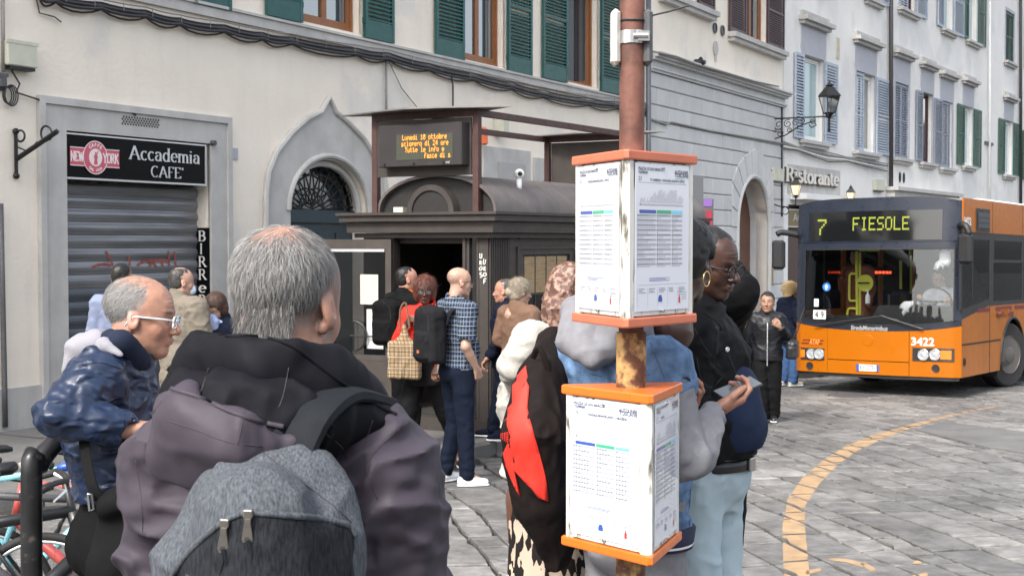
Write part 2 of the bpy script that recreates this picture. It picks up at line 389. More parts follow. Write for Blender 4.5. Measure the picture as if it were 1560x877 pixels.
def inview(c, m=.02):
 return abs(c.x/c.y) < .371+m and c.y > 7.0
vis = sorted([s for s in stones if inview(s[4])], key=lambda s: -(s[2]*s[3]/s[4].y**3))
near = set(id(s) for s in vis[:298]); rest = MB()
for s in stones:
 if id(s) in near:
  mb = MB(T(0, 0, 0)); add_stone(mb, s); mb.build('paving_stone', M_stone, road)
 else: add_stone(rest, s)
rest.build('paving_stones_beyond', M_stone, road, kind='stuff')
# ---- painted yellow line: clipped to each stone
def clip(poly, quad):
 out = poly
 for i in range(4):
  a, b = quad[i], quad[(i+1) % 4]; res = []
  for k in range(len(out)):
   p, q = out[k], out[(k+1) % len(out)]
   sp = (b[0]-a[0])*(p[1]-a[1])-(b[1]-a[1])*(p[0]-a[0]); sq = (b[0]-a[0])*(q[1]-a[1])-(b[1]-a[1])*(q[0]-a[0])
   if sp >= 0: res.append(p)
   if sp*sq < 0:
    t = sp/(sp-sq); res.append((p[0]+(q[0]-p[0])*t, p[1]+(q[1]-p[1])*t))
  out = res
  if len(out) < 3: return []
 return out
Lp = [(1196,900),(1193,850),(1192,800),(1200,760),(1222,728),(1255,700),(1290,678),(1330,662),(1372,651),(1420,637),(1480,624),(1520,618)]
Rp = [(1236,900),(1231,850),(1226,800),(1227,770),(1247,738),(1277,707),(1310,684),(1345,668),(1380,655),(1425,640),(1482,626),(1520,619)]
strips = [(Lp, Rp)]
strips += [([(1262,849),(1290,851),(1318,858)], [(1262,853),(1290,856),(1314,864)]), ([(1316,855),(1335,867)], [(1310,859),(1328,871)]), ([(1391,855),(1402,850)], [(1393,862),(1404,858)]), ([(1390,876),(1412,871)], [(1392,880),(1414,876)]), ([(1228,868),(1250,864)], [(1228,874),(1252,869)])]
pm = MB()
for Ls, Rs in strips:
 LL = [at_ground(*p) for p in Ls]; RR = [at_ground(*p) for p in Rs]
 for i in range(len(LL)-1):
  q = [(LL[i].x, LL[i].y), (RR[i].x, RR[i].y), (RR[i+1].x, RR[i+1].y), (LL[i+1].x, LL[i+1].y)]
  ar = sum(q[k][0]*q[(k+1) % 4][1]-q[(k+1) % 4][0]*q[k][1] for k in range(4))
  if ar < 0: q = q[::-1]
  cx = sum(a[0] for a in q)/4; cy = sum(a[1] for a in q)/4
  for s in stones:
   if abs(s[4].x-cx) < 2.4 and abs(s[4].y-cy) < 3.5:
    c = s[4]; pts = [tuple(p+(c-p)*.008) for p in stone_poly(s)]
    r_ = clip(pts, q)
    if r_:
     rr = random.Random(int(s[0]*977)+int(s[1]*3571)); h = rr.uniform(-.003, .003); tx = rr.uniform(-.006, .006); ty = rr.uniform(-.006, .006)
     pm.add([(x, y, gz(y)+h+tx*(x-c.x)+ty*(y-c.y)+.0015) for x, y in r_], [tuple(range(len(r_)))])
pm.build('yellow_line', M_yellow, kind='structure')
# asphalt repair patch crossing the road on the right
ap = MB(); q = [at_ground(*p) for p in ((1395,655),(1440,643),(1575,661),(1575,694),(1500,681),(1440,667))]
ap.add([(p.x, p.y, gz(p.y)+.012) for p in q]+[(p.x, p.y, gz(p.y)-.02) for p in q], [tuple(range(6))]+[(i, (i+1) % 6, 6+(i+1) % 6, 6+i) for i in range(6)])
ap.build('asphalt_patch', M_asph, kind='structure')
mh = MB(T(*at_ground(1300, 602))); mh.lathe([(.36,-.02),(.36,.007),(.33,.010),(.02,.010)], 28); 
tag(mh.build('manhole_cover', M_lead), 'round iron manhole cover set in the paving in front of the bus', 'manhole cover')

# ---- pavement with kerb stones
pv = empty('pavement', T(0, 0, 0)); pv['kind'] = 'structure'
PH = .13
back = [p+Vector((-12, 7, 0)) for p in kline]
pm = MB()
for i in range(len(kline)-1):
 a, b = kline[i], kline[i+1]
 ta = (b-a).normalized(); nl = Vector((-ta.y, ta.x, 0))
 q = [a+nl*.2, b+nl*.2, Vector((b.x-12, b.y+8, 0)), Vector((a.x-12, a.y+8, 0))]
 pm.add([(p.x, p.y, gz(p.y)+PH-.004) for p in q], [(0, 1, 2, 3)])
pm.build('pavement_surface', M_asph, pv)
for i in range(len(kline)-1):
 a, b = kline[i].copy(), kline[i+1].copy(); L = (b-a).length; n = max(1, round(L/1.0)); ta = (b-a)/L; nl = Vector((-ta.y, ta.x, 0)).normalized()
 if i > 15: continue
 for k in range(n):
  p = a+(b-a)*(k/n)+ta*.006; q = a+(b-a)*((k+1)/n)-ta*.006; mb = MB()
  hh = PH+rnd.uniform(-.004, .004)
  ring = []
  for pt in (p, q):
   ring.append([tuple(pt+nl*o+Vector((0, 0, z))) for o, z in ((0, -.05), (0, hh-.03), (.03, hh), (.30, hh), (.30, -.05))])
  mb.loft(ring); mb.build('kerb_stone', M_kerb, pv)
def pz(y): return gz(y)+PH

# ---------------------------------------------------------------- walls with openings
def wall(parent, name, m, outline, holes, depth=.22, mr=None, y=0.0, solid=None):
 pts = [Vector(p) for p in outline]; E = [(i, (i+1) % len(outline)) for i in range(len(outline))]
 for h in holes:
  b = len(pts); pts += [Vector(p) for p in h]; E += [(b+i, b+(i+1) % len(h)) for i in range(len(h))]
 vv, _, ff, _, _, _ = delaunay_2d_cdt(pts, E, [], 1, 1e-5)
 def inp(p, poly):
  c = False; n = len(poly)
  for i in range(n):
   a, b = poly[i], poly[(i+1) % n]
   if (a[1] > p[1]) != (b[1] > p[1]) and p[0] < (b[0]-a[0])*(p[1]-a[1])/(b[1]-a[1])+a[0]: c = not c
  return c
 mb = MB(); fs = []
 for f in ff:
  c = (sum(vv[i][0] for i in f)/len(f), sum(vv[i][1] for i in f)/len(f))
  if inp(c, outline) and not any(inp(c, h) for h in holes): fs.append(tuple(f))
 mb.add([(p[0], y, p[1]) for p in vv], fs)
 for h in holes:
  n = len(h); mb.add([(p[0], y, p[1]) for p in h]+[(p[0], y+depth, p[1]) for p in h], [(i, (i+1) % n, n+(i+1) % n, n+i) for i in range(n)])
 if solid:
  n = len(outline); mb.add([(p[0], y, p[1]) for p in outline]+[(p[0], y+solid, p[1]) for p in outline], [(i, n+i, n+(i+1) % n, (i+1) % n) for i in range(n)])
 return mb.build(name, m, parent)
def rect(x0, x1, z0, z1): return [(x0, z0), (x1, z0), (x1, z1), (x0, z1)]
def shutter(parent, x0, x1, z0, z1, m, y=-.03, th=.045, slat=.06, panel=.22, ang=0, hinge=None, tilt=1, stile=.065):
 """louvred leaf; when ang is given it swings about its x0 (hinge 'l') or x1 (hinge 'r') edge"""
 w = x1-x0; hx = x0 if hinge == 'l' else x1; sg = 1 if hinge == 'l' else -1
 Mx = T(hx, y, 0) @ Rz(-ang*sg) @ T(-hx, 0, 0) if ang else T(0, y, 0)
 mb = MB(Mx); st = min(stile, w*.2)
 mb.box(x0, x0+st, -th, 0, z0, z1); mb.box(x1-st, x1, -th, 0, z0, z1)
 for a, b in ((z0, z0+panel), (z1-.09, z1), ((z0+z1)/2, (z0+z1)/2+.06)): mb.box(x0+st, x1-st, -th+.004, -.004, a, b)
 for zz in (z0+.25, z1-.25):
  mb.box(x0-.03 if hinge == 'l' else x1-.01, x0+.01 if hinge == 'l' else x1+.03, -.03, .0, zz-.04, zz+.04)
 o = mb.build('shutter', m, parent)
 sb = MB(Mx); z = z0+panel+slat*.5
 while z < z1-.1:
  if not ((z0+z1)/2-.02 < z < (z0+z1)/2+.08):
   sb.add([(x0+st, -th+.003, z-.022*tilt), (x1-st, -th+.003, z-.022*tilt), (x1-st, -.006, z+.022*tilt), (x0+st, -.006, z+.022*tilt),
     (x0+st, -th+.003, z-.022*tilt+.009), (x1-st, -th+.003, z-.022*tilt+.009), (x1-st, -.006, z+.022*tilt+.009), (x0+st, -.006, z+.022*tilt+.009)],
                   [(0,1,2,3),(4,5,6,7),(0,1,5,4),(2,3,7,6)])
  z += slat
 bk = sb.build('slats', m, o, kind='stuff')
 return o
def casement(parent, x0, x1, z0, z1, m, y=.16, leaves=2, curtain=0.0, open_=False, pane=None):
 f = MB(T(0, y, 0)); t = .055
 f.box(x0, x0+t, -.05, .03, z0, z1); f.box(x1-t, x1, -.05, .03, z0, z1); f.box(x0+t, x1-t, -.05, .03, z0, z0+t); f.box(x0+t, x1-t, -.05, .03, z1-t, z1)
 n = leaves; w = (x1-x0-2*t)/n
 if not open_:
  for k in range(n):
   a = x0+t+k*w; b = a+w
   f.box(a+.002, a+.06, -.035, .015, z0+t, z1-t); f.box(b-.06, b-.002, -.035, .015, z0+t, z1-t)
   f.box(a+.06, b-.06, -.033, .013, z0+t, z0+t+.08); f.box(a+.06, b-.06, -.033, .013, z1-t-.06, z1-t)
 o = f.build('window', m, parent)
 if not open_:
  for k in range(n):
   a = x0+t+k*w; b = a+w
   p = MB(T(0, y, 0)); p.box(a+.06, b-.06, -.004, .002, z0+t+.08, z1-t-.06); p.build('pane', pane or M_pane, o)
 else:
  for sg, hx in ((1, x0+t), (-1, x1-t)):
   q = MB(T(hx, y, 0) @ Rz(R(72)*sg)); ww = w*sg
   a, b = sorted((0, ww)); q.box(a, a+.06, -.02, .02, z0+t, z1-t); q.box(b-.06, b, -.02, .02, z0+t, z1-t); q.box(a+.06, b-.06, -.02, .02, z0+t, z0+t+.08)
   q.build('open_casement', m, o)
   q = MB(T(hx, y, 0) @ Rz(R(72)*sg)); q.box(a+.06, b-.06, -.003, .003, z0+t+.08, z1-t-.06); q.build('pane', M_pane, o)
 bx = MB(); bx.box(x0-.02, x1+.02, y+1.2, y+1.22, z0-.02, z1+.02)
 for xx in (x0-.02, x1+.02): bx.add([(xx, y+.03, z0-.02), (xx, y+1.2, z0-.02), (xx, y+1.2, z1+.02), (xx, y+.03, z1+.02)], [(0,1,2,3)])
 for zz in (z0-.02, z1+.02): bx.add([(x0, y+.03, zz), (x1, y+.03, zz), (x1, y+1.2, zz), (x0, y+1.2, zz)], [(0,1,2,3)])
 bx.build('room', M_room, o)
 return o
# ================================================================ BUILDING A (café side, cream)
A = empty('cream_townhouse', PA.M, 'long cream plastered townhouse with teal shutters above a shuttered café front', 'building')
def ax(px, py=300): return PA.at(px, py)[0]
def az(px, py, out=0): return PA.at(px, py, out)[1]
sl0, sl1 = -9.0, ax(986)
zt = 11.5
# upper windows: (left shutter x0,x1 | opening x0,x1 | right shutter x0,x1 | (px,py) of left shutter foot | open?)
winA = []
for (a, b, c, d, e, f, px, py, op) in ((403,457, 457,552, 552,596, 403,22,False), (660,703, 703,770, 770,806, 660,82,False), (823,860, 860,912, 912,944, 823,117,True), (110,180, 183,292, 292,349, 300,6,False)):
 zb = az(px, py, .06)
 winA.append((ax(a), ax(b), ax(c), ax(d), ax(e), ax(f), zb, zb+2.25, op))
# portal of the café
cx0, cx1 = ax(99), ax(319); cz1 = az(99, 199)
archL, archR = ax(440, 320), ax(557, 320); ac = (archL+archR)/2; ar = (archR-archL)/2; a_sp = az(500, 322)
# height of the crown from the photograph
crown = az(496, 243); rz = crown-a_sp
arch = [(archL, -1.2), (archR, -1.2)]+[(ac+ar*math.cos(R(t)), a_sp+rz*math.sin(R(t))) for t in range(0, 181, 9)]
holes = [rect(cx0, cx1, -1.0, cz1), arch]+[rect(w[2], w[3], w[6]+.04, w[7]) for w in winA]
wall(A, 'wall', M_cream, [(sl0, -1.2), (sl1, -1.2), (sl1, zt), (sl0, zt)], holes, .26)
mb = MB(); mb.box(sl0, sl1, .30, 9.0, -1.2, zt-.02); 
mb2 = MB(); mb2.box(sl0-.3, sl1, -.7, 9.3, zt, zt+.18); mb2.prism([(sl0-.3, zt+.18), (sl1, zt+.18), (sl1, zt+.3), (sl0-.3, zt+.3)], -.6, 9.2)
mb2.build('roof', mat('roof_tiles', (.30,.13,.08), .9, var=.3, scale=8), A)
# solid body behind, with recesses left for rooms
bd = MB()
for x0, x1, y0, z0, z1 in ((sl0, sl1, 1.6, -1.2, zt-.02),): bd.box(x0, x1, y0, 9.0, z0, z1)
bd.box(sl0, cx0, .3, 1.5, -1.2, 4.2)
bd.build('rear_body', M_cream, A)
for (a, b, c, d, e, f, z0, z1, op) in winA:
 casement(A, c+.12, d-.02, z0+.06, z1-.02, M_wood, y=.20, open_=op)
 shutter(A, a, b, z0, z1, M_teal, panel=.27, hinge='r', slat=.062)
 shutter(A, e, f, z0, z1, M_teal, panel=.27, hinge='l', slat=.062)
 fr = MB(); t = .16
 fr.box(c-t, c, -.012, .05, z0+.02, z1+t); fr.box(d, d+t, -.012, .05, z0+.02, z1+t); fr.box(c, d, -.012, .05, z1+.0, z1+t)
 fr.build('window_surround', M_grey, A)
# string course under the windows
zc_t, zc_b = az(500, 47.5), az(500, 65)
st = MB(); st.box(sl0, sl1, -.05, .02, zc_b, zc_t-.035); st.box(sl0, sl1, -.075, .02, zc_t-.035, zc_t); st.build('string_course', M_grey, A)
# café portal surround
po0, po1, pot = ax(62), ax(345), az(62, 153)
pm = MB(); pm.box(po0, cx0, -.035, .02, -.6, pot); pm.box(cx1, po1, -.035, .02, -.6, pot); pm.box(cx0, cx1, -.035, .02, cz1, pot); pm.build('portal_surround', M_grey, A)
pm = MB(); pm.box(po0-.05, po0+.03, -.065, -.0, -.6, pot+.05); pm.box(po1-.03, po1+.05, -.065, 0, -.6, pot+.05); pm.box(po0+.03, po1-.03, -.065, 0, pot-.03, pot+.05); pm.build('portal_moulding', M_grey, A)
# diamond vent grille above the sign
gx0, gx1, gz0, gz1 = ax(183), ax(240), az(210, 193), az(210, 179)
gm = MB()
nx_ = 14
for r_ in range(4):
 for k in range(nx_):
  x = gx0+(gx1-gx0)*(k+.5*(r_ % 2)+.25)/nx_; z = gz0+(gz1-gz0)*(r_+.5)/4; s_ = .017
  gm.add([(x-s_, -.037, z), (x, -.037, z-s_), (x+s_, -.037, z), (x, -.037, z+s_)], [(0,1,2,3)])
gm.build('vent_grille', M_black, A, kind='stuff')
# roller shutter slats
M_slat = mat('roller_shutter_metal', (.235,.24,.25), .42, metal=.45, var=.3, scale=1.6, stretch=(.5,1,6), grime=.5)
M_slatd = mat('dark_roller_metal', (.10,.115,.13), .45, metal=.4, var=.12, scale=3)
zbase = PA.wz(cx0)+PH-.02; top = az(101, 276, -.2); ry = .21
rs = empty('roller_shutter', None); rs.parent = A
pitch = .152; z = top; k = 0; sx1 = cx1-.0
protos = {}
z_tag0, z_tag1 = az(200, 417, -.2), az(200, 380, -.2)
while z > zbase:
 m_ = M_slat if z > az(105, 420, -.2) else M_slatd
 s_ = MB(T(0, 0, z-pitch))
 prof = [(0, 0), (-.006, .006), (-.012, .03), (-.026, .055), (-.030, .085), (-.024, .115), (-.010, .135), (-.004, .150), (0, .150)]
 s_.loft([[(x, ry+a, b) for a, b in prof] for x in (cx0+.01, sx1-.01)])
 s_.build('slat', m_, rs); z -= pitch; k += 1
M_redp = plain('faded_red_spray', (.30,.07,.055), .8)
gr = MB()
def spray(pts, w=.014, out=.176):
 P = []
 for (px, py) in pts: s_, z_ = PA.at(px, py, -out); P.append((s_, z_))
 for (a, b) in zip(P[:-1], P[1:]):
  d = Vector((b[0]-a[0], b[1]-a[1])); 
  if d.length < 1e-4: continue
  d.normalize(); n = Vector((-d.y, d.x))*w; a = Vector(a)-d*w*.5; b = Vector(b)+d*w*.5
  gr.add([(a.x+n.x, out, a.y+n.y), (a.x-n.x, out, a.y-n.y), (b.x-n.x, out, b.y-n.y), (b.x+n.x, out, b.y+n.y)], [(0,1,2,3)])
for st_ in ([(141,407),(150,403),(160,402),(168,404)], [(162,383),(168,395),(172,404)], [(196,390),(198,404)], [(210,404),(216,399),(224,396),(232,400),(228,405)], [(222,397),(240,396),(258,397)], [(233,397),(238,406)], [(246,397),(248,405)], [(257,383),(258,404)], [(266,384),(268,404)]): spray(st_)
gr.build('graffiti', M_redp, rs)
# café sign
sx0, sxe = ax(99.5), ax(312); sz1, sz0 = az(99.5, 202), az(99.5, 272.5)
M_signk = plain('sign_black', (.003,.003,.0035), .5, spec=.12); M_silver = plain('brushed_silver', (.62,.63,.64), .35, metal=.6); M_pink = plain('sign_pink', (.55,.09,.14), .4)
sg = MB(PA.M); sg.box(sx0, sxe, -.02, .10, sz0, sz1)
so = sg.build('cafe_sign', M_signk); tag(so, 'black café sign with silver lettering and a pink round badge above the roller shutter', 'sign')
fr = MB(PA.M); fr.box(sx0, sxe, -.032, -.02, sz0-.0, sz0+.022); fr.box(sx0, sxe, -.032, -.02, sz1-.016, sz1); fr.box(sxe-.018, sxe, -.032, -.02, sz0+.022, sz1-.016); fr.build('sign_frame', M_silver, so)
LM = PA.M
sh_ = sz1-sz0; sw = sxe-sx0
nib_text('Accademia', sh_*.30, M_silver, so, LM @ T(sx0+sw*.42, -.025, sz0+sh_*.53), fit=sw*.535)
nib_text("CAFE'", sh_*.25, M_silver, so, LM @ T(sx0+sw*.575, -.025, sz0+sh_*.15), fit=sw*.25)
bd = MB(LM @ T(sx0+sw*.185, -.024, sz0+sh_*.5)); bd.box(-.375, .375, -.004, 0, -.105, .105); bd.build('badge_bar', M_pink, so)
bd = MB(LM @ T(sx0+sw*.185, -.029, sz0+sh_*.5)); bd.lathe([(.19, 0), (.19, .003)], 28, M=Rx(R(90))); bd.build('badge_disc', M_pink, so)
bd = MB(LM @ T(sx0+sw*.185, -.033, sz0+sh_*.5)); bd.lathe([(.10, 0), (.10, .003)], 24, M=Rx(R(90)));
bd.lathe([(.19, -.001), (.19, .001), (.18, .001), (.18, -.001)], 28, M=Rx(R(90)), caps=False)
for zz in (-.105, .095): bd.box(-.375, -.17, .0, .004, zz, zz+.01); bd.box(.17, .375, .0, .004, zz, zz+.01)
bd.build('badge_trim', plain('badge_cream', (.75,.68,.66), .5), so)
bd = MB(LM @ T(sx0+sw*.185, -.037, sz0+sh_*.5))   # small standing figure emblem
bd.prism([(-.03,-.08),(.03,-.08),(.022,-.02),(.034,.01),(.02,.03),(.045,.075),(.034,.08),(.008,.04),(.01,.062),(-.012,.062),(-.01,.038),(-.03,.012),(-.02,-.02)], 0, .003); bd.build('badge_emblem', M_pink, so)
cw = plain('badge_white', (.8,.78,.76), .5)
nib_text('NEW', .105, cw, so, LM @ T(sx0+sw*.185-.37, -.030, sz0+sh_*.5-.052), fit=.20, wv=.2, wh=.09)
nib_text('YORK', .105, cw, so, LM @ T(sx0+sw*.185+.12, -.030, sz0+sh_*.5-.052), fit=.245, wv=.2, wh=.09)
for i, ch in enumerate('CAFFE'):
 a = R(125-i*17.5); text(ch, .055, cw, so, LM @ T(sx0+sw*.185, -.034, sz0+sh_*.5) @ Ry(-(a-R(90))) @ T(0, 0, .125), align='CENTER', bold=.001)
for i, ch in enumerate('DAL 1920'):
 a = R(235+i*10); text(ch, .045, cw, so, LM @ T(sx0+sw*.185, -.034, sz0+sh_*.5) @ Ry(-(a+R(90))) @ T(0, 0, -.16), align='CENTER', bold=.001)
# vertical BIRRERIA board on the right jamb reveal
bz1 = az(310, 347, -.12); bb = MB(PA.M); bb.box(cx1-.022, cx1-.002, .0, .25, bz1-1.35, bz1)
bo = bb.build('beer_sign', M_signk); tag(bo, 'narrow black vertical board with white letters on the jamb beside the roller shutter', 'sign')
for i, ch in enumerate('BIRReRIA'):
 Mx = PA.M @ T(cx1-.024, 0, 0) @ Rz(R(-90)) @ T(-.19, 0, bz1-.165-i*.162)
 nib_text(ch, .125, cw, bo, Mx @ T(.03 if ch != 'I' else .05, 0, 0), wv=.15, wh=.08, fit=.13 if ch != 'I' else .05)
# ogee door portal
og = [(402,330),(402,300),(405.7,263.5),(417.6,232.7),(441.6,202),(465.5,181),(486,171),(498,149),(508,171),(527,186.5),(551,212),(568,239.5),(582,270),(587,300),(588,330)]
ogp = [PA.at(*p) for p in og]; ogp = [(ogp[0][0], -.7)]+ogp+[(ogp[-1][0], -.7)]
inner = [(archL, -.75)]+[(ac-ar*math.cos(R(t)), a_sp+rz*math.sin(R(t))) for t in range(0, 181, 9)]+[(archR, -.75)]
pl = MB()
vv, _, ff, _, _, _ = delaunay_2d_cdt([Vector(p) for p in ogp]+[Vector(p) for p in inner], [(i, (i+1) % len(ogp)) for i in range(len(ogp))]+[(len(ogp)+i, len(ogp)+(i+1) % len(inner)) for i in range(len(inner))], [], 1, 1e-5)
def inpoly(p, poly):
 c = False; n = len(poly)
 for i in range(n):
  a, b = poly[i], poly[(i+1) % n]
  if (a[1] > p[1]) != (b[1] > p[1]) and p[0] < (b[0]-a[0])*(p[1]-a[1])/(b[1]-a[1])+a[0]: c = not c
 return c
fs = [tuple(f) for f in ff if inpoly((sum(vv[i][0] for i in f)/3, sum(vv[i][1] for i in f)/3), ogp) and not inpoly((sum(vv[i][0] for i in f)/3, sum(vv[i][1] for i in f)/3), inner)]
pl.add([(p[0], -.03, p[1]) for p in vv], fs)
pl.build('door_surround', M_grey, A)
em = MB(); em.tube([(p[0], -.035, p[1]) for p in ogp], .045, 8); em.build('ogee_moulding', M_grey, A)
em = MB(); em.tube([(ac-(ar+.05)*math.cos(R(t)), -.035, a_sp+(rz+.05)*math.sin(R(t))) for t in range(0, 181, 6)], .04, 8); em.tube([(ac-(ar-.05)*math.cos(R(t)), .10, a_sp+(rz-.05)*math.sin(R(t))) for t in range(0, 181, 6)], .05, 8); em.build('arch_moulding', M_grey, A)
M_tealdoor = mat('dark_teal_door', (.010,.03,.04), .45, var=.15, scale=6)
dm = MB(); dm.box(archL-.01, archR+.01, .24, .30, -1.2, a_sp); 
for k in range(4):
 x = archL+.1+k*(2*ar-.1)/4; dm.box(x, x+(2*ar-.5)/4, .225, .24, a_sp-1.3, a_sp-.3); dm.box(x, x+(2*ar-.5)/4, .225, .24, a_sp-2.6, a_sp-1.45)
dm.box(archL, archR, .19, .30, a_sp-.16, a_sp+.02)
do = dm.build('door', M_tealdoor, A)
fl = MB(); fl.add([(ac, .30, a_sp)]+[(ac-ar*math.cos(R(t)), .30, a_sp+rz*math.sin(R(t))) for t in range(0, 181, 9)], [(0, i, i+1) for i in range(1, 21)]); fl.build('fanlight_pane', M_pane, A)
gi = MB()
for t in range(8, 180, 15): gi.tube([(ac-ar*.16*math.cos(R(t)), .22, a_sp+rz*.16*math.sin(R(t))), (ac-ar*math.cos(R(t)), .22, a_sp+rz*math.sin(R(t)))], .013, 5)
for q in (.16, .45, .72): gi.tube([(ac-ar*q*math.cos(R(t)), .215, a_sp+rz*q*math.sin(R(t))) for t in range(0, 181, 9)], .013, 5)
for t in range(8, 180, 15):
 cxx, czz = ac-ar*.86*math.cos(R(t+7)), a_sp+rz*.86*math.sin(R(t+7)); gi.tube([(cxx+.1*math.cos(R(q)), .21, czz+.1*math.sin(R(q))) for q in range(0, 361, 40)], .009, 4)
gi.build('fanlight_grille', M_black, A)
# plinth
z_pl = az(20, 590); pm = MB(); pm.box(sl0, po0-.05, -.04, .02, -1, z_pl); pm.box(po1+.05, ogp[0][0]-.05, -.04, .02, -1, z_pl-.05); pm.box(ogp[-1][0]+.05, sl1, -.04, .02, -1.1, z_pl-.1); pm.build('plinth', M_grey, A)
# ---- things on the façade
def polyline(P, pts, out): return [tuple(P.M @ Vector((P.at(x, y, out)[0], -out, P.at(x, y, out)[1]))) for x, y in pts]
def smooth(pts, n=4, sag=0.0):
 res = []; P = [Vector(p) for p in pts]
 for i in range(len(P)-1):
  p0, p1, p2, p3 = P[max(i-1, 0)], P[i], P[i+1], P[min(i+2, len(P)-1)]
  for k in range(n):
   t = k/n; q = .5*((2*p1)+(-p0+p2)*t+(2*p0-5*p1+4*p2-p3)*t*t+(-p0+3*p1-3*p2+p3)*t**3)
   q.z -= sag*4*t*(1-t); res.append(q)
 res.append(P[-1]); return res
base = [(60,-8),(85,-1),(154,10),(222,22),(274,34),(342,44.5),(400,56),(445,63),(544,80),(592,87),(654,103),(722,118),(780,132),(828,144),(897,156),(940,161),(984,172)]
cb = empty('cable_bundle', None, 'bundle of dark cables strung along the cream facade below the window band', 'cables')
for j, (dy, r_, o_, m_, sg_) in enumerate(((0,.028,.07,M_cable,.01), (3,.02,.10,M_cable,.03), (-3,.014,.06,M_cableg,.0), (5,.012,.06,M_cable,.07), (-11,.009,.09,M_cableg,.01), (-6,.010,.08,M_cable,.02))):
 mb = MB(); mb.tube(smooth(polyline(PA, [(x, y+dy) for x, y in base], o_), 5, sg_), r_, 6); mb.build('cable', m_, cb)
mb = MB()
for x in range(100, 980, 44):
 y = np.interp(x, [b[0] for b in base], [b[1] for b in base]); mb.tube(polyline(PA, [(x, y-12), (x+1, y+2)], .10), .004, 4)
mb.build('cable_clips', M_cableg, cb, kind='stuff')
def pipe(pts, r, P, out, m, name, label, cat, n=8):
 mb = MB(); mb.tube(polyline(P, pts, out), r, n)
 return tag(mb.build(name, m, smooth=True), label, cat)
pipe([(588.5,93),(588.5,196)], .018, PA, .05, M_cableg, 'conduit', 'thin grey conduit dropping from the cables to the roof of the ticket kiosk', 'conduit')
pipe([(690,112),(688,120),(690,130),(690,400)], .014, PA, .06, M_cable, 'conduit', 'thin black conduit dropping behind the lit display of the kiosk', 'conduit')
pipe([(592,93),(612,135),(642,172)], .006, PA, .05, M_cable, 'loose_wire', 'loose thin wire slanting from the cables towards the display frame', 'wire')
pipe([(52,-20),(60,20),(83,26),(93,34)], .008, PA, .04, M_cable, 'loose_wire', 'short cut-off wire hanging at the top of the wall over the café', 'wire')
pipe([(1,310),(4,450),(7,590),(8,650)], .03, PA, .06, M_lead, 'wall_pipe', 'dark pipe running down the wall at the far left edge', 'pipe')
pipe([(4,-10),(5,110)], .022, PA, .05, M_cableg, 'conduit', 'pale conduit above the small boxes at the far left edge', 'conduit')
pipe([(18,108),(30,128),(25,141),(62,153),(130,160),(200,170),(207,176)], .010, PA, .05, M_cable, 'wall_wire', 'thin black wire looping from the cream box to above the café sign', 'wire')
def wallbox(P, x0, y0, x1, y1, m, name, label, cat, d=.12, extra=None):
 a, zt_ = P.at(x0, y0, d); b, zb_ = P.at(x1, y1, d); mb = MB(P.M); mb.box(min(a,b), max(a,b), -d, 0, min(zb_, zt_), max(zb_, zt_), bev=.012)
 o = mb.build(name, m); tag(o, label, cat)
 q = MB(P.M); q.box(min(a,b)-.01, max(a,b)+.01, -d-.004, -d+.02, max(zb_, zt_)-.03, max(zb_, zt_)+.008); q.build('box_lid', m, o)
 q = MB(P.M); q.box(min(a,b)+.03, max(a,b)-.03, -d+.01, -.01, min(zb_, zt_)-.035, min(zb_, zt_)); q.build('cable_entry', M_black, o)
 return o
M_boxc = mat('cream_plastic', (.52,.52,.42), .55, var=.08)
wallbox(PA, 12, 60, 58, 105, M_boxc, 'junction_box', 'weathered cream junction box high on the wall at the far left', 'junction box')
wallbox(PA, 0, 112, 12, 134, M_lead, 'junction_box', 'small grey box under the conduit at the far left edge', 'junction box', .07)
cl = MB()
for k in range(4): cl.tube([tuple(PA.M @ Vector((ax(8)+.06*math.cos(R(t))*(1+.15*k)+.01*k, -.05-.01*k, az(8, 146)+.085*math.sin(R(t))*(1+.1*k)))) for t in range(0, 361, 24)], .008, 5)
tag(cl.build('cable_coil', M_cable), 'coil of black cable hanging under the small grey box', 'cable')
a_, b_ = PA.at(349, 225); c_, d_ = PA.at(361, 243); q = MB(PA.M); q.box(a_, c_, -.02, 0, d_, b_); tag(q.build('wall_plate', M_bluetrim), 'small blank square grey plate beside the café portal', 'plate')
# iron sign bracket
x_, z0_ = PA.at(27, 268, .05); z1_ = az(27, 200, .05)
br = empty('iron_bracket', None, 'empty black wrought iron sign bracket on the wall left of the café', 'bracket')
mb = MB(PA.M); mb.tube([(x_, -.03, z0_), (x_, -.03, z1_)], .020, 6); mb.ball((x_, -.03, z1_), .035, 8, 6); mb.ball((x_, -.03, z0_), .035, 8, 6); mb.build('wall_bar', M_black, br)
mb = MB(PA.M); mb.tube([(x_+.0, -.04, z0_+.18), (x_+.02, -.62, z1_-.02)], .03, 4); mb.build('arm', M_black, br)
mb = MB(PA.M); mb.tube([(x_+.02, -.45-.09*math.cos(R(t))*(1-t/900), z1_-.04+.08*math.sin(R(t))) for t in range(-60, 300, 25)], .012, 5)
mb.tube([(x_, -.10-.06*math.cos(R(t)), z0_+.42+.06*math.sin(R(t))) for t in range(-150, 150, 25)], .012, 5)
mb.tube([(x_, -.03, z1_-.16), (x_+.01, -.2, z1_-.22), (x_+.015, -.33, z1_-.12)], .009, 5); mb.build('scroll', M_black, br)
# bullet light on portal
xx, zz = PA.at(325, 217, .06); mb = MB(PA.M); mb.cyl((xx, 0, zz), (xx, -.09, zz-.01), .035, 10); tag(mb.build('wall_camera', M_lead), 'tiny grey camera at the upper right corner of the café portal', 'camera')

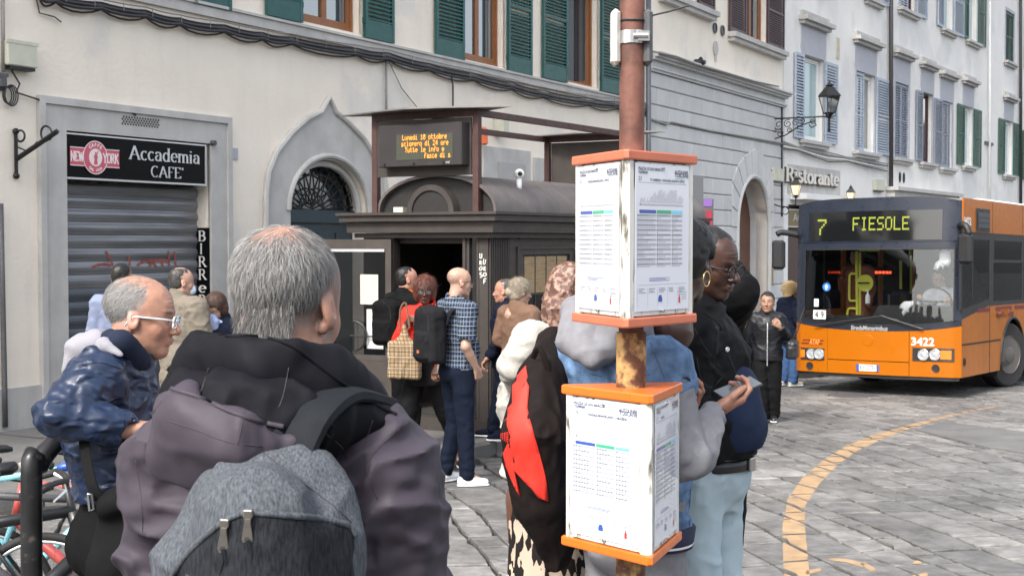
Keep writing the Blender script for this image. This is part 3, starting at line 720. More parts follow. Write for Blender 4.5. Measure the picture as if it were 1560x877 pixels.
# ================================================================ BUILDING A2 (rusticated ground floor)
B2 = empty('rusticated_palazzo', PA.M, 'palazzo with grey stone block ground floor and maroon shutters above', 'building')
r0, r1 = sl1, sB-.02
jl, jr = ax(1120.5, 400), ax(1168, 400); jc = (jl+jr)/2; jrad = (jr-jl)/2; j_top = az(1149, 272); j_sp = j_top-jrad*1.02
jarch = [(jl, -1.6), (jr, -1.6)]+[(jc+jrad*math.cos(R(t)), j_sp+(j_top-j_sp)*math.sin(R(t))) for t in range(0, 181, 9)]
maro = []
for (a, b, c, d, px, py, e, f) in ((1107,1132, 1132,1165, 1107,42, 1165,1190), (1000,1012, 1012,1059, 1012,-16, 1059,1084)):
 zb = az(px, py+3, .05); maro.append((ax(a), ax(b), ax(c), ax(d), ax(e), ax(f), zb))
holes = [jarch]+[rect(w[2], w[3], w[6], w[6]+1.9) for w in maro]
wall(B2, 'wall', M_cream, [(r0, -1.6), (r1, -1.6), (r1, zt), (r0, zt)], holes, .3)
bd = MB(); bd.box(r0+.01, r1-.01, 1.7, 9.0, -1.6, zt-.02); bd.box(r0, r1, -.6, 9.2, zt+.002, zt+.25); bd.build('rear_body', M_cream, B2)
for (a, b, c, d, e, f, z0) in maro:
 casement(B2, c+.04, d-.02, z0+.02, z0+1.88, M_wood, y=.18)
 shutter(B2, a, b, z0, z0+1.9, M_maroon, hinge='r', panel=.10); shutter(B2, e, f, z0, z0+1.9, M_maroon, hinge='l', panel=.10)
 s_ = MB(); s_.box(a+.0, f-.05, -.22, .02, z0-.14, z0-.02); s_.box(a+.06, f-.11, -.16, .02, z0-.24, z0-.14); s_.build('window_sill', M_grey, B2)
zrow = [az(995, y) for y in (110.6, 133.9, 160.2, 184.7, 209.3, 235, 262, 288.5, 315, 342, 369, 396, 423, 450, 477, 504, 531)]
topA = [ax(x, y) for x, y in ((988,118), (1015,121), (1047.6,131), (1078.5,139), (1107.8,146), (1137.4,153.5), (1165.6,160), (1190,166))]
bw = (topA[-2]-topA[1])/5; x0_ = topA[1]
low = MB(); 
wall(B2, 'ground_floor_backing', M_ashlar, [(r0, -1.6), (r1, -1.6), (r1, zrow[0]+.05), (r0, zrow[0]+.05)], [jarch], .5, y=-.02)
outer_px = [(1109,330),(1111.4,276),(1118,255),(1130,237),(1145.6,225.6),(1158,234),(1168,252),(1175,276),(1179,330)]
outer = [PA.at(*p) for p in outer_px]
gap = .014
for r_ in range(len(zrow)-1):
 z1, z0 = zrow[r_], zrow[r_+1]; off = 0 if r_ % 2 == 0 else .5
 k = -4
 while True:
  xa = x0_+(k+off)*bw; xb = xa+bw; k += 1
  if xa > r1: break
  xa, xb = max(xa, r0+.02), min(xb, r1)
  if xb-xa < .12: continue
  spans = [(xa, xb)]; zc = (z0+z1)/2
  ol, orr = outer[1][0]-.05, outer[-2][0]+.05
  if zc < j_sp: spans = [(a, b) for a, b in ((xa, min(xb, jl-.12)), (max(xa, jr+.12), xb)) if b-a > .08]
  elif z0 < outer[4][1]:
   f_ = max(0, 1-((zc-j_sp)/(outer[4][1]-j_sp))**1.6); L_, R_ = jc-(jc-ol)*f_**.5, jc+(orr-jc)*f_**.5
   spans = [(a, b) for a, b in ((xa, min(xb, L_)), (max(xa, R_), xb)) if b-a > .08]
  for a, b in spans:
   mb = MB(); e = .014
   mb.loft([[(a+gap, y, z0+gap), (b-gap, y, z0+gap), (b-gap, y, z1-gap), (a+gap, y, z1-gap)] for y in (-.02,)]+[[(a+gap+i, -.05-j, z0+gap+i), (b-gap-i, -.05-j, z0+gap+i), (b-gap-i, -.05-j, z1-gap-i), (a+gap+i, -.05-j, z1-gap-i)] for i, j in ((0, 0), (e, e))])
   mb.build('stone_block', M_ashlar, B2)
# voussoirs
ov = outer[1:-1]
def outer_at(t):
 # intersection of a ray from the arch centre with the outer outline
 d = Vector((math.cos(t), math.sin(t))); best = jrad*1.5
 O = Vector((jc, j_sp))
 pl_ = [(ov[0][0], j_sp-1)]+list(ov)+[(ov[-1][0], j_sp-1)]
 for a, b in zip(pl_[:-1], pl_[1:]):
  a = Vector(a)-O; b = Vector(b)-O; e = b-a; den = d.x*e.y-d.y*e.x
  if abs(den) < 1e-9: continue
  s_ = (a.x*e.y-a.y*e.x)/den; u_ = (a.x*d.y-a.y*d.x)/den
  if s_ > 0 and -1e-6 <= u_ <= 1+1e-6: best = s_
 return best
nv = 11
for k in range(nv):
 a0 = math.pi*k/nv+.012; a1 = math.pi*(k+1)/nv-.012; am = (a0+a1)/2
 ri = jrad+.10; pts = []
 for t in (a0, am, a1): pts.append((jc+ri*math.cos(t), j_sp+ri*math.sin(t)))
 for t in (a1, am, a0):
  q = outer_at(t)-.02; pts.append((jc+q*math.cos(t), j_sp+q*math.sin(t)))
 mb = MB(); mb.prism(pts, -.085, -.02); mb.build('voussoir', M_ashlar, B2)
em = MB(); em.tube([(jl-.03, -.05, -1.0)]+[(jc-(jrad+.05)*math.cos(R(t)), -.05, j_sp+(j_top-j_sp+.05)*math.sin(R(t))) for t in range(0, 181, 6)]+[(jr+.03, -.05, -1.0)], .07, 8); em.build('arch_moulding', M_ashlar, B2)
dm = MB(); dm.box(jl, jr, .47, .55, -1.6, j_top); dm.build('door', M_door, B2)
for k in range(2):
 for q in range(4):
  x = jl+.08+k*jrad; pn = MB(); pn.box(x, x+jrad-.16, .445, .47, j_sp+.3-.85*q-.7, j_sp+.3-.85*q); pn.build('door_panel', M_door, B2)
# cornice of the ground floor
zk1, zk0 = az(1095, 110.3, .1), az(1095, 138.5, .1); h_ = zk1-zk0
cm = MB(); e_ = r1+.05
cm.box(r0, e_, -.30, 0, zk1-.10*h_, zk1); cm.box(r0, e_-.03, -.24, 0, zk1-.24*h_, zk1-.10*h_); cm.box(r0, e_-.06, -.17, 0, zk1-.36*h_, zk1-.24*h_); cm.box(r0, e_-.08, -.07, 0, zk1-.72*h_, zk1-.36*h_)
cm.box(r0, e_-.06, -.15, 0, zk1-.80*h_, zk1-.72*h_); cm.box(r0, e_-.08, -.11, 0, zk1-.92*h_, zk1-.80*h_); cm.build('cornice', M_ashlar, B2)
for px_, py_ in ((1088,43),(1099.5,47)):
 x, z = PA.at(px_, py_); mb = MB(PA.M @ T(x, -.01, z) @ Rx(R(90))); mb.lathe([(.10, 0), (.13, 0), (.13, .03), (.10, .03)], 20, caps=False); mb.lathe([(.10, .001), (.10, .012)], 20)
 o = mb.build('air_vent', M_lead); tag(o, 'round wall vent hole, %s of the pair between maroon windows' % ('left' if px_ < 1095 else 'right'), 'vent', 'pair of round vents')
x, z = PA.at(1089, 74); mb = MB(PA.M @ T(x, -.01, z) @ Rx(R(90))); mb.lathe([(.15, 0), (.15, .03)], 24, M=Matrix.Diagonal((1, 1.15, 1, 1)));  mb.box(-.05, .05, -.32, -.12, 0, .02)
tag(mb.build('stone_plaque', M_grey), 'oval grey stone plaque on the cream wall above the cornice', 'plaque')
x, z = PA.at(1064, 96, .2); mb = MB(PA.M @ T(x, -.2, z)); mb.tube([(-.12,.05,0),(0,-.06,0),(.1,-.12,.02)], [.07,.09,.05], 8); mb.ball((.02,-.05,.09), .05, 8, 6); tag(mb.build('floodlight', M_black, smooth=True), 'small dark floodlight sitting on the cornice of the stone palazzo', 'floodlight')
pipe([(988,-20),(988,305),(988,420)], .055, PA, .12, mat('zinc_pipe', (.11,.12,.135), .5, metal=.4, var=.1), 'drainpipe', 'dark zinc drainpipe behind the rusty bus stop pole', 'drainpipe', 12)
pipe([(992,182),(1015,190),(1022,186),(1080,199),(1150,211),(1192,219)], .022, PA, .09, M_cableg, 'wall_cable', 'grey cable crossing the stone blocks of the palazzo', 'cable')
pipe([(992,78),(1030,86),(1060,98),(1110,112),(1150,124),(1186,132)], .02, PA, .33, M_cableg, 'wall_cable', 'grey cable lying along the top of the stone cornice', 'cable')
pipe([(1191,160),(1191,330)], .03, PA, .08, M_cable, 'wall_cable', 'black cable running down the corner of the stone palazzo', 'cable')
wallbox(PA, 1180, 256, 1195, 277, M_boxc, 'junction_box', 'cream junction box at the palazzo corner left of the restaurant lettering', 'junction box')
# brass intercom beside the arched door
x, z = PA.at(1176, 417, .1); mb = MB(PA.M); mb.box(x-.08, x+.08, -.12, -.08, z-.32, z+.32, bev=.008); tag(mb.build('intercom_panel', plain('brass', (.45,.33,.15), .35, metal=.8)), 'brass intercom panel beside the arched wooden door', 'intercom')

# ================================================================ BUILDINGS C, D, E (white, right)
def bx(px, py=200): return PB.at(px, py)[0]
def bz(px, py, out=0): return PB.at(px, py, out)[1]
c0, c1, d1, e1 = 0.0, bx(1357), bx(1507), bx(1507)+26
hz = 16.0
C_ = empty('white_townhouse', PB.M, 'white townhouse with pale blue shutters above the restaurant', 'building')
D_ = empty('white_townhouse', PB.M, 'white townhouse with slate and green shutters behind the bus', 'building')
E_ = empty('white_townhouse', PB.M, 'farthest white townhouse with dark green shutters at the right edge', 'building')
# (owner, opening x0,x1, top (px,py), bottom (px,py), shutters [(x0,x1,mat,angle,hinge)], cornice?, frieze mat, style)
W = [
 (C_, 1222,1253.5, (1222,82), (1222,213), [(1207.5,1221.5,M_blue),(1254,1272.7,M_blue)], (1209,1267), M_bluetrim, 'white'),
 (C_, 1303,1331.5, (1303,107), (1303,230), [(1332.5,1353.5,M_blue),(1303.5,1317,M_blue,'in')], (1296,1346), M_bluetrim, 'none'),
 (D_, 1362.5,1383, (1362.5,124), (1362.5,240), [(1363,1373,M_slate,'in'),(1373,1383,M_slate,'in')], (1360.6,1395), M_bluetrim, 'none'),
 (D_, 1403,1419.5, (1403,139), (1403,247), [(1393.5,1403,M_slate)], (1396,1428), M_bluetrim, 'dark'),
 (D_, 1433,1450, (1433,152), (1433,255), [(1421,1433,M_slate),(1433,1447.8,M_slate,'in')], (1429,1460), M_bluetrim, 'none'),
 (D_, 1467,1481, (1467,160), (1467,252), [(1456.5,1467,M_green),(1481.5,1492.7,M_green)], (1461,1490.5), M_bluetrim, 'white'),
 (E_, 1529.5,1542, (1529.5,182), (1529.5,266), [(1520,1529,M_green),(1542.5,1551,M_green)], (1523,1551.5), M_bluetrim, 'white'),
 (E_, 1564,1576, (1564,200), (1564,275), [(1556.5,1563.5,M_green),(1576.5,1584,M_green)], (1556,1588), M_bluetrim, 'white'),
 (D_, 1368.5,1392, (1368.5,-90), (1368.5,11), [(1369,1382.5,M_blue,'in'),(1392.5,1408.3,M_blue)], None, None, 'dark'),
 (D_, 1434,1449, (1434,-62), (1434,43), [(1424.5,1434,M_blue),(1449.5,1464.4,M_blue)], None, None, 'white'),
 (D_, 1471.5,1486.5, (1471.5,-45), (1471.5,60), [(1465,1471.5,M_green),(1486.5,1498,M_green)], None, None, 'white'),
 (E_, 1529.5,1542.4, (1529.5,14), (1529.5,92), [(1529.6,1542.3,M_green,'in')], None, None, 'none'),
 (C_, 1318,1336, (1318,-110), (1318,-4), [(1308,1317,M_blue),(1337,1350,M_blue)], None, None, 'dark'),
 (C_, 1236,1262, (1236,-150), (1236,-36), [(1222,1236,M_blue),(1262,1282,M_blue)], None, None, 'dark'),
 (E_, 1566,1580, (1566,30), (1566,106), [(1558,1565.5,M_green),(1580.5,1588,M_green)], None, None, 'none'),
]
hol = {C_: [], D_: [], E_: []}
# restaurant door opening
rdx0, rdx1, rdz = bx(1200), bx(1262), bz(1210, 312)
hol[C_].append(rect(rdx0, rdx1, -2.2, rdz))
WW = []
for (b_, xa, xb, tp, bt, sh, co, fm, sty) in W:
 X0, X1, Z1, Z0 = bx(xa), bx(xb), bz(*tp), bz(*bt); hol[b_].append(rect(X0, X1, Z0, Z1)); WW.append((b_, X0, X1, Z0, Z1, sh, co, fm, sty))
for b_, x0, x1 in ((C_, c0, c1), (D_, c1, d1), (E_, d1, e1)):
 yo = {C_: 0.0, D_: 0.0, E_: 0.0}[b_]
 wall(b_, 'wall', M_white, [(x0, -2.6), (x1, -2.6), (x1, hz), (x0, hz)], hol[b_], .25)
 bd = MB(); bd.box(x0+.02, x1-.02, 1.8, 9, -2.6, hz-.02); bd.build('rear_body', M_white, b_)
 bd = MB(); bd.box(x0+.01, x1-.01, -.7, 9.2, hz, hz+.2); bd.build('roof', _mc['roof_tiles'], b_)
for (b_, X0, X1, Z0, Z1, sh, co, fm, sty) in WW:
 if sty == 'white': casement(b_, X0+.03, X1-.03, Z0+.03, Z1-.03, M_whitep, y=.18, leaves=1, pane=mat('pale_pane', (.30,.42,.44), .06, var=0, spec=.8))
 elif sty == 'dark': casement(b_, X0+.03, X1-.03, Z0+.03, Z1-.03, M_maroon, y=.18, open_=True)
 else:
  casement(b_, X0+.03, X1-.03, Z0+.03, Z1-.03, M_whitep, y=.18)
 for s_ in sh:
  a, b = bx(s_[0]), bx(s_[1]); ins = len(s_) > 3
  shutter(b_, a+.01, b-.01, Z0+.02, Z1-.02, s_[2], y=.06 if ins else -.04, hinge='l' if a >= X1-.05 else 'r', panel=.08, slat=.085, stile=.07)
 fr = MB(); t = .14
 fr.box(X0-t, X0, -.03, .02, Z0, Z1+t); fr.box(X1, X1+t, -.03, .02, Z0, Z1+t); fr.box(X0, X1, -.03, .02, Z1, Z1+t); fr.build('window_surround', M_bluetrim, b_)
 s_ = MB(); s_.box(X0-.28, X1+.28, -.20, .02, Z0-.10, Z0); s_.box(X0-.2, X1+.2, -.13, .02, Z0-.2, Z0-.10); s_.build('window_sill', M_grey, b_)
 if co:
  a, b = bx(co[0], 60), bx(co[1], 60)
  zt_ = Z1+.14
  fz = MB(); fz.box(X0-.18, X1+.18, -.025, .02, zt_, zt_+.72); fz.build('frieze_panel', M_bluetrim, b_)
  cc = MB(); cc.box(X0-.35, X1+.35, -.27, 0, zt_+.80, zt_+.92); cc.box(X0-.27, X1+.27, -.16, 0, zt_+.70, zt_+.80); cc.box(X0-.25, X1+.25, -.10, 0, zt_+.92, zt_+1.08); cc.build('window_cornice', M_grey, b_)
dmat = plain('dark_drainpipe', (.05,.045,.045), .45, metal=.3)
def bpipe(x, y0, y1, r, m, lab): return pipe([(x, y0), (x, (y0+y1)/2), (x, y1)], r, PB, .12, m, 'drainpipe', lab, 'drainpipe')
bpipe(1357.5, -200, 380, .075, dmat, 'tall dark drainpipe between the two white houses, above the bus')
bpipe(1508, -150, 360, .05, M_whitep, 'thin pale pipe on the white wall near the right edge')
bpipe(1555, -150, 360, .075, dmat, 'dark drainpipe close to the right edge of the street')
for k, (dy, r_) in enumerate(((0, .03), (4, .022), (-3, .018), (8, .016))):
 pipe([(1194,219+dy),(1215,225+dy*.5),(1240,231+dy),(1262,236+dy*1.3),(1290,241+dy*.6),(1320,246+dy),(1352,253+dy)], r_, PB, .10, (M_cableg, M_whitep, M_cableg, M_cable)[k], 'wall_cable', ('thick grey', 'white painted', 'thin grey', 'thin black')[k]+' cable in the run below the pale blue shutters', 'cable')
wallbox(PB, 1335, 273, 1348, 291, M_boxc, 'junction_box', 'cream junction box on the white wall right of the restaurant lanterns', 'junction box')
for px_, py_ in ((1370.5,270),(1376.5,271)):
 x, z = PB.at(px_, py_); mb = MB(PB.M @ T(x, -.01, z) @ Rx(R(90))); mb.lathe([(.12, 0), (.12, .012)], 20, M=Matrix.Diagonal((1, 1.5, 1, 1))); tag(mb.build('air_vent', M_room), 'dark oval vent above the bus roof, %s of two' % ('left' if px_ < 1373 else 'right'), 'vent', 'oval vents above the bus')
# shop cornice behind the bus
mb = MB(PB.M); xa, za = PB.at(1362, 284, .3); xb_ = bx(1452); mb.box(xa, xb_, -.45, 0, za-.12, za); mb.box(xa+.1, xb_-.1, -.3, 0, za-.34, za-.12); mb.box(xa+.15, xb_-.15, -.2, 0, za-.9, za-.34); tag(mb.build('shop_cornice', M_grey), 'grey moulded shop cornice on the white wall behind the bus roof', 'cornice')
# street iron peg
x, z = PB.at(1511, 217, .3); mb = MB(PB.M); mb.box(x-.05, x+1.3, -.08, 0, z-.06, z+.06); tag(mb.build('wall_bracket', M_lead), 'short horizontal iron bracket between green shuttered windows', 'bracket')
x, z = PB.at(1276, 74); mb = MB(PB.M); mb.box(x-.14, x+.14, -.02, 0, z-.32, z+.32); mb.box(x-.08, x+.08, -.03, 0, z-.02, z+.24); tag(mb.build('wall_plaque', mat('beige_stone', (.50,.46,.36), .9)), 'small beige relief plaque between the pale blue shuttered windows', 'plaque')
# restaurant front
M_letter = plain('cream_letter', (.62,.60,.55), .5)
x0, z0 = PB.at(1201, 275, .16); x1, _ = PB.at(1281, 285, .16); z1 = bz(1201, 254, .16)
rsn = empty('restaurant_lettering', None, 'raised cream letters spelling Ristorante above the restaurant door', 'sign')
nib_text('Ristorante', (z1-z0)*1.0, plain('letter_shadow_brown', (.10,.08,.06), .7), rsn, PB.M @ T(x0, -.02, z0-.03), name='letter_shadow_sides', fit=x1-x0, wv=.30, wh=.18, depth=.07, slab=.18)  # larger dark copy behind the letters paints their shadow outline
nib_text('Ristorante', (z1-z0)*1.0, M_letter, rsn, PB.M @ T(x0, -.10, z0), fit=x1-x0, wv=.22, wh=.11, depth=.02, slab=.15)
mb = MB(PB.M); mb.box(bx(1200), bx(1280), -.012, 0, bz(1204, 297), bz(1204, 256)+.1); mb.build('letter_panel', M_grey, rsn)
mb = MB(PB.M); mb.box(bx(1204), bx(1279), -.5, 0, bz(1204, 299, .4)-.05, bz(1204, 299, .4)+.12); tag(mb.build('awning_box', M_whitep), 'white awning ledge under the restaurant lettering', 'awning')
mb = MB(PB.M); mb.box(c0+.0, rdx0, -.03, .02, -2.4, rdz+.3); mb.build('pilaster', M_whitep)['label'] = 'white painted pilaster left of the restaurant door'; bpy.data.objects['pilaster']['category'] = 'pilaster'
mb = MB(); mb.box(rdx0, rdx1, .22, .28, -2.6, bz(1200, 346, -.2)); mb.build('door', mat('dark_brown_door', (.05,.02,.012), .4, var=.3, scale=10, stretch=(5,5,.6)), C_)
bs = MB(PB.M); zz1, zz0 = bz(1201, 318), bz(1201, 346); bs.box(rdx0, bx(1250), .02, .10, zz0, zz1)
M_brass = plain('dull_brass', (.20,.15,.075), .4, metal=.5)
bso = bs.build('restaurant_board', M_brass); tag(bso, 'brass coloured board with pale capitals over the restaurant door', 'sign')
fr = MB(PB.M)
for a, b, c, d in ((rdx0, bx(1250), zz0, zz0+.03), (rdx0, bx(1250), zz1-.03, zz1), (rdx0+.01, rdx0+.05, zz0+.03, zz1-.03)): fr.box(a, b, .005, .02, c, d)
fr.build('board_frame', M_letter, bso)
text('ACCADEMIA', (zz1-zz0)*.62, M_letter, bso, PB.M @ T(bx(1210), .015, zz0+(zz1-zz0)*.35), fit=3.0)
M_lgl = plain('lantern_glass', (.30,.30,.27), .25); M_lamp = plain('lamp_glow', (1,.8,.5), .5, emit=(1,.62,.25), es=5.0)
M_warm = mat('warm_lit_glass', (.75,.55,.35), .3, var=0, emit=(1,.72,.42), es=.35)
def lantern(name, label, M, s=1.0, lit=False, group=None):
 """four sided street lantern, M at the centre of the glass foot, z up"""
 L_ = empty(name, None, label, 'lantern', group); n = 4
 def ring(w, z): return [(w*s*math.cos(R(45+90*k)), w*s*math.sin(R(45+90*k)), z*s) for k in range(4)]
 mb = MB(M); mb.loft([ring(.15, 0), ring(.265, .42)], caps=False); mb.build('lantern_glass', M_warm if lit else window_glass('lantern_pane', (.9,.9,.85), .45, .2), L_)
 mb = MB(M)
 lo, hi, r2, r3 = ring(.155, -.01), ring(.275, .43), ring(.10, .66), ring(.05, .72)
 for k in range(4): mb.tube([lo[k], hi[k]], .013*s, 5); mb.tube([hi[k], r2[k]], .012*s, 5); mb.tube([lo[k], lo[(k+1) % 4]], .014*s, 5); mb.tube([hi[k], hi[(k+1) % 4]], .02*s, 5)
 mb.build('lantern_frame', M_black, L_)
 mb = MB(M); mb.loft([ring(.31, .425), ring(.285, .46), ring(.11, .66), ring(.08, .68), ring(.12, .71), ring(.02, .76)], caps=True); mb.tube([(0,0,.74*s),(0,0,.84*s)], [.03*s, .004*s], 6); mb.ball((0,0,.79*s), .03*s, 8, 6); mb.build('lantern_cap', M_black, L_)
 mb = MB(M); mb.loft([ring(.155, 0), ring(.09, -.06), ring(.03, -.16), ring(.03, -.42), ring(.045, -.44), ring(.01, -.52)])
 for k in range(4): a = R(45+90*k); mb.tube([(.15*s*math.cos(a), .15*s*math.sin(a), 0), (.17*s*math.cos(a), .17*s*math.sin(a), -.09*s), (.03*s*math.cos(a), .03*s*math.sin(a), -.14*s)], .01*s, 5)
 mb.build('lantern_foot', M_black, L_)
 mb = MB(M); mb.ball((0,0,.2*s), (.085 if lit else .06)*s, 8, 6, sc=(1,1,1.4)); mb.build('bulb', M_lamp if lit else M_lgl, L_)
 return L_
# big wrought iron street lantern on the palazzo corner
xa, zA = PA.at(1180, 181, .05); armL = 1.55
tip = PA.M @ Vector((xa, -armL, zA)); 
SL = lantern('street_lantern', 'large unlit glass street lantern on a scrolled wrought iron arm', T(*tip) @ T(0, 0, .10) @ Rz(R(20)), 1.02)
mb = MB(PA.M @ T(xa, 0, zA)); mb.tube([(0,-.05,.0),(0,-armL,.0)], .022, 6); mb.tube([(0,0,.06),(0,0,-.58)], .03, 6); mb.tube([(0,-.03,-.55),(0,-.35,-.46),(0,-.75,-.22),(0,-1.15,-.10),(0,-1.2,-.22),(0,-1.08,-.28),(0,-1.0,-.2)], .018, 6); mb.build('bracket_arm', M_black, SL)
mb = MB(PA.M @ T(xa, 0, zA))
def spiral(cx, cz, r, turns, a0, s_=1, th=.012):
 n = int(14*turns); mb.tube([(0, cx+r*(1-.75*i/n)*math.cos(a0+s_*2*math.pi*turns*i/n), cz+r*(1-.75*i/n)*math.sin(a0+s_*2*math.pi*turns*i/n)) for i in range(n+1)], th, 5)
for cx_, cz_, r_, a_ in ((-.17,-.17,.14,0),(-.42,-.15,.12,2),(-.2,-.40,.11,1),(-.63,-.13,.10,3),(-.83,-.09,.07,0),(-.46,-.33,.08,4),(-1.1,-.10,.09,2),(-.08,-.30,.06,1)): spiral(cx_, cz_, r_, 1.4, a_, 1 if int(r_*100) % 2 else -1)
mb.build('scrollwork', M_black, SL)
for (px_, py_, lab, sc_) in ((1212.5, 297, 'lit warm lantern in front of the restaurant lettering', .62), (1296, 306, 'lit warm lantern on the wall right of the restaurant lettering', .58)):
 xa, zA = PB.at(px_-14, py_, 0); o_ = .75
 xx, zz = PB.at(px_, py_, o_)
 L2 = lantern('restaurant_lantern', lab, PB.M @ T(xx, -o_, zz) @ Rz(R(10)), sc_, True, 'restaurant lanterns')
 mb = MB(PB.M @ T(xx, -o_, zz)); mb.tube([(0,0,-.25),(0,.15,-.33),(0,.45,-.30),(0,o_,-.2)], .02, 6); mb.tube([(0,.3+.10*math.cos(R(t)),-.42+.10*math.sin(R(t))) for t in range(0, 330, 25)], .014, 5); mb.build('bracket_arm', M_black, L2)
# passage sign and purple poster behind the queue
q0 = at_y(1050, 268, 20.0); q1 = at_y(1071, 268, 20.0)
# unseen houses added behind the photographer for reflections in the glass and less sky light
OP = Plane((26, -34), R(-90)); O_ = empty('added_opposite_houses', OP.M, 'plain cream houses added unseen behind the camera for reflections and less sky light', 'building')
hh = [rect(3+x*3.4, 4.3+x*3.4, z, z+2.2) for x in range(15) for z in (1.5, 5.2, 8.9)]; wall(O_, 'wall', M_cream, [(0, -1), (56, -1), (56, 13), (0, 13)], hh, .3, solid=7)
mb = MB(); mb.box(.1, 55.9, .31, .36, -1, 12.9); mb.box(-.5, 56.5, -.8, 8, 13, 13.3); mb.build('dark_windows', M_pane, O_)
# ================================================================ KIOSK
class Fr:
 def __init__(s, M): s.M = M; s.I = M.inverted()
 def _r(s, px, py):
  o = s.I @ Vector((0, 0, CAMZ)); d = (s.I.to_3x3() @ ray(px, py)); return o, d
 def onY(s, px, py, y=0.0): o, d = s._r(px, py); p = o+d*((y-o.y)/d.y); return p.x, p.z
 def onX(s, px, py, x=0.0): o, d = s._r(px, py); p = o+d*((x-o.x)/d.x); return p.y, p.z
kb = pz(14.3)
KF = Fr(basis((-.24, 14.3, kb), (math.cos(R(31)), -math.sin(R(31)), 0), (math.sin(R(31)), math.cos(R(31)), 0), (0, 0, 1)))
M_kio = mat('kiosk_brown_metal', (.056,.048,.044), .5, metal=.1, var=.12, scale=5, grime=.3, spec=.3, streak=.25)
M_kio2 = mat('kiosk_scuffed_metal', (.055,.045,.040), .5, metal=.1, var=.25, scale=5, c2=(.20,.19,.175), c2scale=11, mix=.70, sharp=.02)
M_rust = mat('rust_brown_steel', (.060,.027,.023), .6, var=.2, scale=10)
M_roofk = mat('weathered_zinc', (.115,.10,.095), .6, metal=.3, var=.2, scale=4, c2=(.42,.42,.40), c2scale=14, mix=.73, sharp=.02)
M_dglass = mat('dark_glass', (.010,.010,.011), .06, var=0, spec=.8)
M_paper = plain('white_paper', (.60,.60,.59), .7, var=.03)
M_papery = plain('aged_paper', (.52,.49,.40), .7)
KW, KL = 1.62, 5.2
zc = KF.onY(763, 321.5, -.2)[1]
kiosk = empty('ticket_kiosk', KF.M, 'dark brown metal ticket kiosk with barrel roof and open glazed door', 'kiosk')
ox0, ox1 = KF.onY(602, 400)[0], KF.onY(707, 400)[0]; oz1 = KF.onY(650, 356)[1]
zb_, hh = zc-.27, zc
b = MB()
b.box(-KW, ox0, 0, .08, 0, zb_); b.box(ox1+.0, ox1+.07, -.01, .08, .12, zb_); b.box(ox0, ox1, 0, .08, oz1, zb_); 
b.box(-KW, -KW+.06, .08, KL, 0, zb_); b.box(-KW+.06, -.06, KL-.06, KL, 0, zb_); b.box(-KW-.05, .05, -.06, KL+.05, -.02, .13); b.box(-KW+.06, -.06, .08, KL-.06, zb_-.06, zb_)
b.build('walls', M_kio, kiosk)
b = MB(); x0 = KF.onY(727, 450)[0]; b.box(x0, -.004, -.012, .08, .13, zb_); b.box(x0+.02, x0+.03, -.02, -.012, .13, zb_); b.build('corner_post', M_kio, kiosk)
b = MB(); b.box(ox1+.07, x0, .02, .03, .13, zb_); b.build('side_light', M_dglass, kiosk)
b = MB(); sy1 = KF.onX(776, 450)[0]
n = 11
for k in range(n): y = .01+k*(sy1-.02)/n; b.box(-.02, .012, y, y+(sy1-.02)/n*.55, .13, zb_)
b.box(-.05, -.018, .0, sy1, .13, zb_); b.build('fluted_panel', M_kio, kiosk)
wy0, wz1 = KF.onX(797, 388); wy1, _ = KF.onX(868, 388); wz0 = .95
b = MB()
b.box(-.05, .0, sy1, wy0, .13, zb_); b.box(-.05, 0, wy1, KL, .13, zb_); b.box(-.05, 0, wy0, wy1, wz1, zb_); b.box(-.05, 0, wy0, wy1, .13, wz0)
fy0 = KF.onX(789, 400)[0]; fy1 = wy1+(wy0-fy0)
b.box(0, .018, fy0-.03, fy0, wz0-.1, wz1+.09); b.box(0, .018, fy1, fy1+.03, wz0-.1, wz1+.09); b.box(0, .018, fy0, fy1, wz1+.06, wz1+.09); b.box(0, .03, fy0, fy1, wz1+.17, wz1+.19); b.box(0, .018, fy0, fy1, wz0-.13, wz0-.1)
for q in range(2): b.box(0, .018, sy1+.02+q*2.6, sy1+2.5+q*2.6, .25, .28); b.box(0, .018, sy1+.02+q*2.6, sy1+2.5+q*2.6, wz0-.25, wz0-.22)
b.build('side_wall', M_kio, kiosk)
b = MB(); b.box(-.03, -.02, wy0, wy1, wz0, wz1); b.build('ticket_window', M_dglass, kiosk)
b = MB(); b.box(-.019, -.016, wy0+.03, wy1-.03, wz1-.42, wz1-.02); b.build('blind_with_reflection', mat('tan_reflection', (.30,.21,.11), .6, var=.25, scale=7, stretch=(1,1,6)), kiosk)  # tan strip paints a reflection across the blind in the window top
b = MB()
for q in range(5): y = wy0+.04+q*(wy1-wy0-.08)/4; b.box(-.016, -.01, y-.006, y+.006, wz0, wz1)
b.box(-.016, -.009, wy0, wy1, wz1-.44, wz1-.425); b.build('window_bars', M_kio, kiosk)
# stepped cornice, mitred round the plan
for k, (o, za, zb2) in enumerate(((.07, -.27, -.22), (.13, -.215, -.10), (.19, -.095, -.035), (.22, -.03, 0))):
 b = MB(); b.box(-KW-o, o, -o, KL+o, zc+za, zc+zb2); b.build('cornice_tier', M_kio, kiosk)
